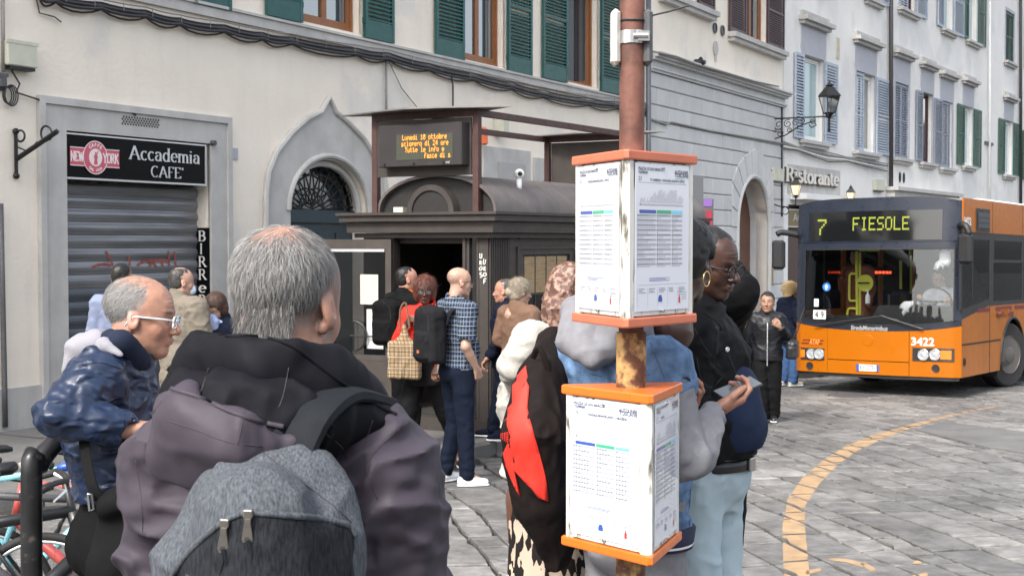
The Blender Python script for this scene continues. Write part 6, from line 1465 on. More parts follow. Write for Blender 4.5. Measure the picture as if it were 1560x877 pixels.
class Vol:
 """list of shapes; each: bbox, distance function, mode, blend radius"""
 def __init__(s): s.p = []; s.post = []
 def _add(s, lo, hi, fn, k, mode): s.p.append((np.array(lo, float), np.array(hi, float), fn, k, mode)); return s
 def cone(s, a, b, ra, rb=None, k=.02, mode='+', sq=None):
  """tapered capsule; sq=(axis vector, factor) flattens it across one direction"""
  rb = ra if rb is None else rb; a = np.array(a, np.float32); b = np.array(b, np.float32); r = max(ra, rb)
  sx = None
  if sq is not None: sx = (np.array(Vector(sq[0]).normalized(), np.float32), sq[1])
  def fn(P):
   A = a; B = b; Q = P
   if sx is not None:
    n, f = sx; m = (a+b)/2; Q = P+n*(((P-m)@n)[:, None]*(1/f-1)); A = a+n*((a-m)@n*(1/f-1)); B = b+n*((b-m)@n*(1/f-1))
   ba = B-A; l2 = float(ba@ba)+1e-9; t = np.clip(((Q-A)@ba)/l2, 0, 1)
   d = np.linalg.norm(Q-A-t[:, None]*ba, axis=1)-(ra+(rb-ra)*t)
   return d*(min(1, sx[1]) if sx is not None else 1)
  m = r*1.6 if sq is not None else r
  return s._add(np.minimum(a, b)-m, np.maximum(a, b)+m, fn, k, mode)
 def ell(s, c, r, k=.02, mode='+', rot=None):
  c = np.array(c, np.float32); r = np.array(r, np.float32); Rm = None if rot is None else np.array(Euler([R(x) for x in rot]).to_matrix(), np.float32)
  def fn(P):
   Q = P-c
   if Rm is not None: Q = Q@Rm
   q = Q/r; l = np.linalg.norm(q, axis=1); g = np.linalg.norm(q/r, axis=1)+1e-6
   return l*(l-1)/g
  m = float(r.max()) if rot is not None else r
  return s._add(c-m, c+m, fn, k, mode)
 def box(s, c, h, rad=.01, k=.01, mode='+', rot=None):
  c = np.array(c, np.float32); h = np.array(h, np.float32); Rm = None if rot is None else np.array(Euler([R(x) for x in rot]).to_matrix(), np.float32)
  def fn(P):
   Q = P-c
   if Rm is not None: Q = Q@Rm
   q = np.abs(Q)-(h-rad); return np.linalg.norm(np.maximum(q, 0), axis=1)+np.minimum(q.max(axis=1), 0)-rad
  m = float(np.linalg.norm(h)) if rot is not None else h
  return s._add(c-m, c+m, fn, k, mode)
 def plane(s, pt, n, k=.006):
  """cut away the side the normal points to"""
  pt = np.array(pt, np.float32); n = np.array(Vector(n).normalized(), np.float32)
  return s._add((-9,)*3, (9,)*3, lambda P: -((P-pt)@n), k, '-')
 def path(s, pts, rs, k=.02, mode='+', sq=None):
  """a chain of tapered capsules, joined hard inside and blended once with the rest"""
  if not isinstance(rs, (list, tuple)): rs = [rs]*len(pts)
  w = Vol()
  for i in range(len(pts)-1): w.cone(pts[i], pts[i+1], rs[i], rs[i+1], k, mode, sq)
  lo = np.min([p[0] for p in w.p], 0); hi = np.max([p[1] for p in w.p], 0); fns = [p[2] for p in w.p]
  def fn(P):
   d = fns[0](P)
   for f in fns[1:]: d = smin(d, f(P), .004) if mode == '+' else np.minimum(d, f(P))
   return d
  return s._add(lo, hi, fn, k, mode)
 def wrinkle(s, fn): s.post.append(fn); return s
 def bounds(s, pad=.02):
  ps = [p for p in s.p if p[4] == '+']; return np.min([p[0] for p in ps], 0)-pad, np.max([p[1] for p in ps], 0)+pad
 def mesh(s, vox, lo=None, hi=None):
  L, H = s.bounds(vox*2+.006); 
  if lo is not None: L = np.maximum(L, lo)
  if hi is not None: H = np.minimum(H, hi)
  n = np.ceil((H-L)/vox).astype(int)+1
  ax_ = [(L[i]+vox*np.arange(n[i])).astype(np.float32) for i in range(3)]
  F = np.full(n, .2, np.float32)
  for lo_, hi_, fn, k, mode in s.p:
   m = k*1.2+vox*3
   i0 = np.maximum(np.floor((lo_-m-L)/vox).astype(int), 0); i1 = np.minimum(np.ceil((hi_+m-L)/vox).astype(int)+1, n)
   if (i1 <= i0).any(): continue
   sl_ = tuple(slice(i0[i], i1[i]) for i in range(3))
   X, Y, Z = np.meshgrid(*[ax_[i][sl_[i]] for i in range(3)], indexing='ij'); P = np.stack([X.ravel(), Y.ravel(), Z.ravel()], 1)
   cur = F[sl_].ravel()
   if mode == '-':
    near_ = cur < vox*4
    if not near_.any(): continue
    d = fn(P[near_]); cur[near_] = -smin(-cur[near_], d, k)
   elif mode == '&': d = fn(P); cur = -smin(-cur, -d, k)
   else: d = fn(P); cur = smin(cur, d, k)
   F[sl_] = cur.reshape(F[sl_].shape)
  if s.post:
   band = np.abs(F) < max(.03, vox*3); ii = np.nonzero(band); P = np.stack([ax_[0][ii[0]], ax_[1][ii[1]], ax_[2][ii[2]]], 1)
   for fn in s.post: F[ii] += fn(P).astype(np.float32)
  for a in range(3):
   for e in (0, -1):
    q = [slice(None)]*3; q[a] = e; F[tuple(q)] = np.maximum(F[tuple(q)], vox*.2)
  return surface_nets(F, L, vox)
def surface_nets(F, L, vox):
 S = F < 0; n = F.shape
 c = np.zeros((n[0]-1, n[1]-1, n[2]-1), np.int32)
 for dx in (0, 1):
  for dy in (0, 1):
   for dz in (0, 1): c += S[dx:n[0]-1+dx, dy:n[1]-1+dy, dz:n[2]-1+dz]
 act = (c > 0) & (c < 8); idx = np.full(act.shape, -1, np.int64); I = np.nonzero(act); N = len(I[0]); idx[I] = np.arange(N)
 acc = np.zeros((N, 3)); cnt = np.zeros(N)
 for a in range(3):
  o = [b for b in range(3) if b != a]
  for u in (0, 1):
   for v in (0, 1):
    q0 = [I[0].copy(), I[1].copy(), I[2].copy()]; q0[o[0]] += u; q0[o[1]] += v; q1 = [x.copy() for x in q0]; q1[a] += 1
    f0 = F[tuple(q0)]; f1 = F[tuple(q1)]; cr = (f0 < 0) != (f1 < 0); t = np.where(cr, f0/np.where(cr, f0-f1, 1), 0)
    pos = [np.zeros(N)]*3; pos = [pos[0].copy(), pos[1].copy(), pos[2].copy()]; pos[o[0]] += u; pos[o[1]] += v; pos[a] = t
    for k in range(3): acc[:, k] += np.where(cr, pos[k], 0)
    cnt += cr
 V_ = (np.stack(I, 1)+acc/np.maximum(cnt, 1)[:, None])*vox+L
 quads = []
 for a in range(3):
  o = [(a+1) % 3, (a+2) % 3]
  s0 = [slice(None)]*3; s1 = [slice(None)]*3; s0[a] = slice(0, n[a]-1); s1[a] = slice(1, n[a])
  A_, B_ = S[tuple(s0)], S[tuple(s1)]; cr = A_ != B_; J = np.nonzero(cr)
  ok = (J[o[0]] > 0) & (J[o[1]] > 0) & (J[o[0]] < n[o[0]]-1) & (J[o[1]] < n[o[1]]-1)
  J = [j[ok] for j in J]; fl = A_[tuple(J)]
  def cell(u, v): q = [j.copy() for j in J]; q[o[0]] += u; q[o[1]] += v; return idx[tuple(q)]
  Q = np.stack([cell(-1, -1), cell(0, -1), cell(0, 0), cell(-1, 0)], 1); Q[~fl] = Q[~fl][:, ::-1]; quads.append(Q)
 return V_.astype(np.float32), np.concatenate(quads)
def np_mesh(name, parts, mats, parent=None, colors=None, relax=1):
 """parts: list of (verts, quads[, material index])"""
 vs_, qs, mi, b = [], [], [], 0
 for p in parts:
  v, q = p[0], p[1]
  if len(v) == 0: continue
  for _ in range(relax):   # light Laplacian smoothing along quad edges
   a = np.zeros_like(v); c = np.zeros(len(v))
   for i in range(4):
    j = (i+1) % 4; np.add.at(a, q[:, i], v[q[:, j]]); np.add.at(a, q[:, j], v[q[:, i]]); np.add.at(c, q[:, i], 1); np.add.at(c, q[:, j], 1)
   v = v*.5+.5*a/np.maximum(c, 1)[:, None]
  vs_.append(v); qs.append(q+b); mi.append(np.full(len(q), p[2] if len(p) > 2 else 0)); b += len(v)
 V_ = np.concatenate(vs_); Q = np.concatenate(qs)
 me = bpy.data.meshes.new(name); me.vertices.add(len(V_)); me.vertices.foreach_set('co', V_.astype(np.float32).ravel())
 me.loops.add(len(Q)*4); me.loops.foreach_set('vertex_index', Q.astype(np.int32).ravel()); me.polygons.add(len(Q))
 me.polygons.foreach_set('loop_start', np.arange(len(Q), dtype=np.int32)*4); me.polygons.foreach_set('loop_total', np.full(len(Q), 4, np.int32))
 me.polygons.foreach_set('use_smooth', np.ones(len(Q), bool))
 for m in (mats if isinstance(mats, (list, tuple)) else [mats]): me.materials.append(m)
 me.polygons.foreach_set('material_index', np.concatenate(mi).astype(np.int32)); me.update(); me.validate()
 if colors is not None:
  ca_ = me.color_attributes.new('Col', 'FLOAT_COLOR', 'POINT'); cc = np.ones((len(V_), 4), np.float32); cc[:, :3] = colors(V_) if callable(colors) else colors; ca_.data.foreach_set('color', cc.ravel())
 o = bpy.data.objects.new(name, me); col.objects.link(o)
 if parent is not None: o.parent = parent
 return o
# ---------------------------------------------------------------- wrinkles
def folds(amp, sx, sy, sz, k=0, warp=.9, c=None):
 """sharp-crested cloth folds in three sizes; small scale factors stretch them along that axis"""
 def fn(P):
  x, y, z = P[:, 0]*sx+7.3, P[:, 1]*sy+3.1, P[:, 2]*sz+5.7
  w = vnoise(x*.8, y*.8, z*.8, k+1)*warp; u = vnoise(x*.8+9, y*.8, z*.8, k+2)*warp
  r1 = 1-np.abs(vnoise(x+w, y+u, z-w, k))*3.0; r2 = 1-np.abs(vnoise(x*2.3+w*2, y*2.3+u, z*2.3, k+2))*3.0; r3 = vnoise(x*5.1, y*5.1, z*5.1+w, k+1)
  return -amp*(np.clip(r1, -.5, 1)*np.abs(np.clip(r1, -.5, 1))**.5*.9+np.clip(r2, -.5, 1)*.38+r3*.22)
 return fn
def limb_folds(amp, centre, rad, freq=60, axis=(0, 0, 1)):
 """crumple rings around a bent joint"""
 c = np.array(centre, np.float32); ax3 = np.array(Vector(axis).normalized(), np.float32)
 def fn(P):
  Q = P-c; d = np.linalg.norm(Q, axis=1); t = Q@ax3; w = vnoise(P[:, 0]*14, P[:, 1]*14, P[:, 2]*14)*1.6
  return -amp*np.clip(1-d/rad, 0, 1)*np.sin(t*freq+w*2.2)
 return fn
# ---------------------------------------------------------------- skin and hair materials
def skin(name, c, lip=None, rough=.5):
 m = mat('skin_'+name, c, rough, var=.13, scale=45, attr='Col', bump=.0006, bscale=350)
 b = m.node_tree.nodes['Principled BSDF']; b.inputs['Subsurface Weight'].default_value = .12; b.inputs['Subsurface Radius'].default_value = (.012, .005, .003); b.inputs['Subsurface Scale'].default_value = 1.0
 return m
SK = {'fair': ((.40,.245,.18), (.40,.17,.14), skin('fair', (.47,.29,.215))), 'ruddy': ((.35,.185,.125), (.36,.145,.12), skin('ruddy', (.43,.235,.165))),
      'olive': ((.29,.165,.11), (.34,.11,.09), skin('olive', (.40,.20,.125))), 'brown': ((.11,.048,.03), (.20,.07,.06), skin('brown', (.15,.065,.04), rough=.42)), 'dark': ((.055,.024,.016), (.11,.04,.035), skin('dark', (.075,.032,.021), rough=.40)), 'handbrown': ((.26,.115,.075), (.2,.08,.06), skin('handbrown', (.26,.115,.075), rough=.42))}
def hairmat(name, c, rough=.5, rand=.35): return mat('hair_'+name, c, rough, var=.0, rand=rand, spec=.4)
HM = {'white': hairmat('white', (.30,.295,.285)), 'grey': hairmat('grey', (.125,.12,.115)), 'dgrey': hairmat('dgrey', (.040,.038,.036)), 'black': hairmat('black', (.010,.009,.009)), 'brown': hairmat('brown', (.045,.024,.016)),
      'auburn': hairmat('auburn', (.10,.032,.020)), 'ashblond': hairmat('ashblond', (.27,.23,.175)), 'blond': hairmat('blond', (.42,.30,.15))}
# ---------------------------------------------------------------- head (metres, origin between the ears, x right, y face, z up)
def head_vol(sex='m', age=0, fat=0.0, jaw=1.0, nose=1.0, ears=True, neck=.056, mouth=0, ny=0.0, lips=0.0):
 v = Vol(); f = 1-.05*(sex == 'f')
 v.ell((0, -.012, .045), (.074, .096, .080), .02); v.ell((0, .02, .03), (.069, .078, .072), .03)
 v.ell((0, .030, -.035), (.058*f*(1+fat*.25), .064, .080), .035)
 v.cone((-.042*f*jaw, .004, -.066), (-.013, .066, -.098), .018+fat*.012, .016, .03); v.cone((.042*f*jaw, .004, -.066), (.013, .066, -.098), .018+fat*.012, .016, .03)
 v.ell((0, .074, -.098), (.020, .017, .016), .022)
 for s_ in (-1, 1):
  v.ell((s_*.038, .066, -.028), (.020, .018, .020), .025)
  v.cone((s_*.014, .092, .018), (s_*.042, .080, .020), .007+.0025*(sex == 'm'), .006, .014)
  v.ell((s_*.031, .104, .000), (.017, .020, .012), .012, '-')
  v.ell((s_*.031, .079, .000), (.0145, .012, .0135), .004); v.cone((s_*.020, .0895, .0058), (s_*.043, .0835, .0045), .0042, .0040, .004); v.cone((s_*.021, .0885, -.0065), (s_*.042, .083, -.0060), .0030, .0030, .004)
 v.cone((0, .089, .012), (0, .108*1.0+.006*nose, -.030), .008, .0115*nose, .012)
 v.ell((0, .112+.004*nose, -.034), (.0125*nose, .012, .010), .008)
 for s_ in (-1, 1): v.ell((s_*.013, .102, -.038), (.008, .010, .0075), .006)
 v.ell((0, .088, -.064), (.026, .016, .014), .016)
 v.ell((0, .1015, -.0590), (.020, .007, .0045+lips*.0025), .003); v.ell((0, .0995, -.0700-lips*.002), (.018, .007, .0050+lips*.003), .003)
 if age:
  for s_ in (-1, 1): v.cone((s_*.020, .102, -.045), (s_*.033, .088, -.072), .002, .0015, .006, '-')
  v.wrinkle(lambda P: .0011*np.sin(P[:, 2]*520+4*P[:, 0]**2*90)*np.exp(-((P[:, 2]-.055)/.018)**2-(P[:, 0]/.035)**2)*(P[:, 1] > .05)+.0012*vnoise(P[:, 0]*60, P[:, 1]*60, P[:, 2]*60)*(P[:, 1] > .0))
 if ears:
  for s_ in (-1, 1):
   v.ell((s_*.078, -.004, -.003), (.0085, .019, .032), .006, rot=(8, s_*-14, 0)); v.ell((s_*.074, -.006, -.030), (.008, .010, .012), .006)
   v.ell((s_*.087, .001, .004), (.006, .010, .019), .004, '-')
 v.path([(0, -.022, -.05), (0, -.030+ny*.3, -.105), (0, -.045+ny, -.175), (0, -.055+ny, -.23)], [.052+fat*.01, neck, neck, neck+.012], .03)
 v.path([(0, -.035, -.16), (0, -.045, -.23)], [.05, .07], .03)
 return v
def head_colors(base, lip, hairc=None, hairline=None, stubble=0.0, brow=(.03,.02,.015), red=.25):
 base = np.array(base); lip = np.array(lip); brow = np.array(brow)
 def fn(V_):
  x, y, z = V_[:, 0], V_[:, 1], V_[:, 2]; c = np.tile(base, (len(V_), 1))
  def blend(w, t): 
   nonlocal c
   c = c*(1-w[:, None])+t*w[:, None]
  g = lambda cx, cy, cz, rx_, ry_, rz_: np.exp(-(((np.abs(x)-cx)/rx_)**2+((y-cy)/ry_)**2+((z-cz)/rz_)**2))
  rd = base*np.array([1.08, .80, .78])
  blend(red*1.6*np.clip(g(.045, .07, -.035, .022, .05, .025), 0, 1), rd); blend(red*2*np.clip(g(0, .115, -.032, .016, .02, .016), 0, 1), rd); blend(np.clip(red*2.2*g(.08, 0, 0, .012, .03, .04), 0, .8), rd)
  blend(np.clip(1.5*g(0, .10, -.0645, .019, .016, .0085), 0, .85), lip)
  blend(np.clip(1.6*g(.031, .09, .024, .018, .03, .0042), 0, .85), brow)
  if hairline is not None: blend(hairline(V_), np.array(hairc))
  if stubble: blend(stubble*np.clip(g(0, .06, -.085, .06, .07, .035)*1.3, 0, 1), base*.55)
  return c
 return fn
M_eye = plain('eye_white', (.62,.58,.55), .15); M_iris = plain('iris_dark', (.03,.018,.012), .1)
def eyes(parent, Mh, iris=None, s=1.0):
 for s_ in (-1, 1):
  q = MB(Mh); q.ball((s_*.031, .0798, -.0005), .0122, 12, 8, sc=(1.0, 1, .62)); e = q.build('eye', M_eye, parent, smooth=True)
  q = MB(Mh); q.ball((s_*.0305, .0885, .0), .0062, 8, 6, sc=(1, .8, 1)); q.build('iris', iris or M_iris, e, smooth=True)
def glasses(parent, Mh, m, shape='rect', w=.0022, lens=None):
 q = MB(Mh); 
 for s_ in (-1, 1):
  if shape == 'round': pts = [(s_*.033+.024*math.cos(R(t)), .112, -.004+.021*math.sin(R(t))) for t in range(0, 361, 24)]
  else: pts = [(s_*.033+.026*max(-1, min(1, 1.25*math.cos(R(t)))), .112, -.004+.017*max(-1, min(1, 1.25*math.sin(R(t))))) for t in range(0, 361, 20)]
  q.tube(pts, w, 6)
  q.tube([(s_*.058, .110, .004), (s_*.074, .075, .006), (s_*.081, .0, .006), (s_*.080, -.018, -.006), (s_*.078, -.026, -.026)], w*.95, 6)
 q.tube([(-.010, .113, .0), (0, .118, .003), (.010, .113, .0)], w*.9, 6); g_ = q.build('glasses', m, parent, smooth=True)
 if lens is not False:
  for s_ in (-1, 1):
   q = MB(Mh); n = 16; q.add([(s_*.033+.024*math.cos(2*math.pi*i/n), .1125, -.004+(.020 if shape == 'round' else .016)*math.sin(2*math.pi*i/n)) for i in range(n)], [tuple(range(n))]); q.build('lens', lens or plain('spectacle_lens', (.5,.5,.5), .2, alpha=.08, spec=.2), g_)
 return g_
# ---------------------------------------------------------------- hair
def scalp_pts(n, mask, seed=0, r=(.074, .096, .080), c=(0, -.012, .045)):
 rs_ = np.random.RandomState(seed); P = []
 while len(P) < n:
  d = rs_.randn(n*3, 3); d /= np.linalg.norm(d, axis=1)[:, None]; p = d*np.array(r)*1.0+np.array(c); 
  # stretch down the back and sides to follow the nape
  ok = mask(p, rs_); P += list(zip(p[ok], d[ok]))
 P = P[:n]; return np.array([a for a, b in P]), np.array([b for a, b in P]), rs_
def ribbons(name, roots, dirs, nrm, length, width, m, parent, seg=3, droop=0.0, curl=0.0, rs_=None, colors=None, Mh=None, lift=.35):
 """thin strips growing from roots along dirs"""
 N = len(roots); rs_ = rs_ or np.random.RandomState(1); L = length*(.6+.7*rs_.rand(N)) if np.isscalar(length) else length
 side = np.cross(dirs, nrm); side /= (np.linalg.norm(side, axis=1)[:, None]+1e-9); side = side*math.cos(.5)+nrm*math.sin(.5)*(rs_.rand(N)[:, None]-.5)*2
 ph = rs_.rand(N)*6.28; pts = []
 for k in range(seg+1):
  t = k/seg; off = dirs*(L*t)[:, None]+nrm*(lift*L*(t-.75*t*t))[:, None]; off[:, 2] -= droop*(t**2)
  if curl: off += side*(np.sin(ph+t*curl)*L*.12)[:, None]
  w = width*(1-.85*t); c = roots+off; pts.append((c-side*w/2, c+side*w/2))
 V_ = np.stack([np.stack(p, 1) for p in pts], 1)  # N, seg+1, 2, 3
 V_ = V_.reshape(-1, 3); base = np.arange(N)*(seg+1)*2; Q = []
 for k in range(seg): a = base+k*2; Q.append(np.stack([a, a+1, a+3, a+2], 1))
 if Mh is not None: A_ = np.array(Mh); V_ = V_@A_[:3, :3].T+A_[:3, 3]
 return np_mesh(name, [(V_.astype(np.float32), np.concatenate(Q))], m, parent, relax=0)
def cap_hair(parent, Mh, key, n, length, mask, comb, width=.0012, seed=0, base=True, thick=.006, vox=.005, droop=.0, curl=0.0, lift=.35, name='hair', extra=None, cut=None):
 """a thin scalp layer plus strands; comb(p,d) gives the growing direction"""
 objs = []
 if base:
  v = Vol(); v.ell((0, -.012, .045), (.074+thick, .096+thick, .080+thick), .01); v.ell((0, -.035, -.01), (.066+thick, .064+thick, .060+thick), .03)
  if extra: extra(v)
  if cut: cut(v)
  v.wrinkle(lambda P: .0022*vnoise(P[:, 0]*90, P[:, 1]*90, P[:, 2]*60)+.003*vnoise(P[:, 0]*35, P[:, 1]*35, P[:, 2]*25, 1))
  vv, qq = v.mesh(vox); A_ = np.array(Mh); vv = vv@A_[:3, :3].T.astype(np.float32)+A_[:3, 3].astype(np.float32)
  objs.append(np_mesh(name, [(vv, qq)], HM[key], parent, relax=0))
 if n:
  P, D, rs_ = scalp_pts(n, mask, seed); P = P+D*(thick*.6); dr = comb(P, D, rs_); dr = dr-D*np.sum(dr*D, 1)[:, None]*.9; dr /= np.linalg.norm(dr, axis=1)[:, None]+1e-9
  objs.append(ribbons(name if not base else 'hair_strands', P, dr, D, length, width, HM[key], objs[0] if base else parent, rs_=rs_, Mh=Mh, droop=droop, curl=curl, lift=lift))
 return objs
def mask_std(front=.045, z0=-.03, bald=None, top_keep=.1):
 """hair where the scalp is above a line rising towards the forehead"""
 def fn(p, rs_):
  x, y, z = p[:, 0], p[:, 1], p[:, 2]
  ok = (z > z0+np.clip((y+.01)/.06, -0.2, 1)*.055) & (z > -.045) & ~((y > front) & (z < .085)) & ~((np.abs(x) > .055) & (y > .02) & (z < .03))
  if bald is not None:
   c, r = bald; d = np.linalg.norm((p-np.array(c))/np.array(r), axis=1); ok &= (d > 1) | (rs_.rand(len(p)) < top_keep*np.clip(d, .2, 1))
  return ok
 return fn
def comb_down(fwd=0.0, side=0.0, noise=.35, whorl=None):
 def fn(P, D, rs_):
  d = np.tile(np.array([side, fwd, -1.0]), (len(P), 1))
  if whorl is not None: w = P-np.array(whorl); w /= np.linalg.norm(w, axis=1)[:, None]; d = w+np.array([side, fwd, -.15])
  return d+rs_.randn(len(P), 3)*noise
 return fn
# ---------------------------------------------------------------- hand: wrist at origin, fingers along +y, palm faces -z, thumb on the side tx
def hand_into(v, M, tx=1, curl=(35, 40, 45, 50), thumb=(35, 20), s=1.0, spread=.06, palm=True):
 """adds a five fingered hand; curl in degrees per finger applied at each joint"""
 def w(p): return tuple(M @ (Vector(p)*s))
 if palm:
  v.path([w((0, -.02, 0)), w((0, .02, 0))], [.026*s, .027*s], .015*s, sq=((M.to_3x3() @ Vector((0, 0, 1))), .72))
  for i, (xx, yy) in enumerate(((.030, .088), (.010, .093), (-.010, .089), (-.029, .080))): v.cone(w((xx*.55*tx, .025, 0)), w((xx*tx, yy, 0)), .0155*s, .0115*s, .012*s)
  v.ell(w((.024*tx, .035, -.006)), (.016*s,)*3, .02*s)
 F = ((.030, .088, .042, .026, .020, .0095), (.010, .093, .046, .030, .021, .0098), (-.010, .089, .042, .028, .020, .0092), (-.029, .080, .034, .021, .018, .0082))
 for i, (x, y, l1, l2, l3, r_) in enumerate(F):
  c = curl[i] if isinstance(curl, (list, tuple)) else curl; cs = c if isinstance(c, tuple) else (c, c*1.05, c*.7)
  p = Vector((x*tx, y, 0)); a = 0; sp = (1.5-i)*spread*tx; pr = p.copy()
  for l, dc, r0, r1 in ((l1, cs[0], r_, r_*.95), (l2, cs[1], r_*.95, r_*.88), (l3, cs[2], r_*.88, r_*.74)):
   a += R(dc); d = Vector((math.sin(sp)*math.cos(a), math.cos(sp)*math.cos(a), -math.sin(a))); q_ = pr+d*l; v.cone(w(pr), w(q_), r0*s, r1*s, .0035*s); pr = q_
 ta, tb = thumb; p = Vector((.022*tx, .018, -.004)); d = Vector((math.cos(R(ta))*tx, math.sin(R(ta))+.25, -.35-.01*tb)).normalized(); q_ = p+d*.040; v.cone(w(p), w(q_), .0155*s, .012*s, .01*s)
 d2 = (d+Vector((-.35*tx, .55, -.012*tb))).normalized(); r_ = q_+d2*.032; v.cone(w(q_), w(r_), .012*s, .0105*s, .004*s); d3 = (d2+Vector((-.3*tx, .35, -.008*tb))).normalized(); v.cone(w(r_), w(r_+d3*.026), .0105*s, .008*s, .004*s)
 return v
def hand_frame(wrist, towards, palm_n):
 y = (Vector(towards)-Vector(wrist)).normalized(); z = -Vector(palm_n); z = (z-y*z.dot(y)).normalized(); x = y.cross(z); return basis(wrist, x, y, z)
# ---------------------------------------------------------------- fabrics
def fabric(name, c, rough=.85, var=.10, scale=8, bump=.0008, bscale=260, **k): return mat('cloth_'+name, c, rough, var=var, scale=scale, bump=bump, bscale=bscale, sheen=k.pop('sheen', .0), spec=k.pop('spec', .18), fold=k.pop('fold', .018), fscale=k.pop('fscale', 7), **k)
def plaid(name, base, line, line2, sx=.05, w=.12, w2=.05):
 if name in _mc: return _mc[name]
 m = fabric(name, base); _mc[name] = m; N = m.node_tree.nodes; L = m.node_tree.links; b = N['Principled BSDF']; tc = N.new('ShaderNodeTexCoord'); sp = N.new('ShaderNodeSeparateXYZ'); L.new(tc.outputs['Object'], sp.inputs[0])
 def band(out, off, wd):
  a = N.new('ShaderNodeMath'); a.operation = 'MULTIPLY_ADD'; a.inputs[1].default_value = 1/sx; a.inputs[2].default_value = off; L.new(out, a.inputs[0])
  f = N.new('ShaderNodeMath'); f.operation = 'FRACT'; L.new(a.outputs[0], f.inputs[0]); q = N.new('ShaderNodeMath'); q.operation = 'LESS_THAN'; q.inputs[1].default_value = wd; L.new(f.outputs[0], q.inputs[0]); return q.outputs[0]
 ad = N.new('ShaderNodeMath'); ad.operation = 'ADD'; L.new(sp.outputs[0], ad.inputs[0]); L.new(sp.outputs[1], ad.inputs[1])
 prev = N.new('ShaderNodeRGB'); prev.outputs[0].default_value = (*base, 1); prev = prev.outputs[0]
 for out in (ad.outputs[0], sp.outputs[2]):
  for off, wd, colr, al in ((0, .45, [x*.35 for x in base], .5), (.3, w, line, .6), (.75, w2, line2, .8)):
   mx = N.new('ShaderNodeMix'); mx.data_type = 'RGBA'; ml = N.new('ShaderNodeMath'); ml.operation = 'MULTIPLY'; ml.inputs[1].default_value = al; L.new(band(out, off, wd), ml.inputs[0]); L.new(ml.outputs[0], mx.inputs['Factor'])
   L.new(prev, mx.inputs['A']); mx.inputs['B'].default_value = (*colr, 1); prev = mx.outputs['Result']
 L.new(prev, b.inputs['Base Color']); return m
def voro(name, cols, scale=18, stretch=(1,1,1), edge=.0):
 m = fabric(name, cols[0]); N = m.node_tree.nodes; L = m.node_tree.links; b = N['Principled BSDF']; tc = N.new('ShaderNodeTexCoord'); mp = N.new('ShaderNodeMapping'); mp.inputs['Scale'].default_value = stretch; L.new(tc.outputs['Object'], mp.inputs[0])
 v = N.new('ShaderNodeTexVoronoi'); v.inputs['Scale'].default_value = scale; v.distance = 'MANHATTAN'; L.new(mp.outputs[0], v.inputs['Vector']); s = N.new('ShaderNodeSeparateColor'); L.new(v.outputs['Color'], s.inputs[0])
 cr = N.new('ShaderNodeValToRGB'); cr.color_ramp.interpolation = 'CONSTANT'; cr.color_ramp.elements[0].color = (*cols[0], 1); cr.color_ramp.elements[1].color = (*cols[1], 1); cr.color_ramp.elements[1].position = .5
 if len(cols) > 2: e = cr.color_ramp.elements.new(.8); e.color = (*cols[2], 1)
 L.new(s.outputs[0], cr.inputs[0]); L.new(cr.outputs[0], b.inputs['Base Color']); return m
F_black = fabric('black', (.0055,.0055,.006), spec=.12); F_char = fabric('charcoal', (.012,.012,.014), spec=.12); F_navy = fabric('navy', (.006,.009,.021), spec=.12); F_navyj = fabric('navy_denim', (.005,.008,.018), bscale=500, spec=.12, var=.25, scale=12)
F_beige = fabric('beige', (.17,.148,.118), var=.06); F_red = fabric('red', (.72,.03,.02)); F_brown = fabric('brown_knit', (.15,.088,.06), bump=.002, bscale=160); F_white = fabric('white_knit', (.38,.365,.33), bump=.003, bscale=150)
F_lblue = fabric('light_blue', (.30,.36,.56), var=.05); F_ljean = fabric('pale_jeans', (.40,.49,.53), var=.14, scale=5, bscale=500, c2=(.29,.38,.43), c2scale=5, mix=.55, sharp=.2); F_denim = fabric('denim', (.12,.20,.33), var=.3, scale=30, bscale=500, c2=(.055,.095,.17), c2scale=9, mix=.58, sharp=.22)
F_gfleece = fabric('grey_sweat', (.185,.185,.20), var=.08, scale=40); F_bjean = fabric('blue_jeans', (.04,.085,.19), var=.2); F_cream = fabric('cream', (.5,.43,.35))
S_white = mat('white_shoe', (.75,.75,.75), .5, var=.05); S_sole = plain('shoe_sole', (.6,.58,.55), .6); S_black = mat('black_shoe', (.012,.012,.013), .4, var=.1); S_beige = mat('beige_shoe', (.4,.37,.33), .6)
def vj(p, k): return tuple(Vector(p)*k)
def blk(v, vox, Mx=None):
 vv, qq = v.mesh(vox)
 if Mx is not None: A_ = np.array(Mx, np.float32); vv = vv@A_[:3, :3].T+A_[:3, 3]
 return vv, qq
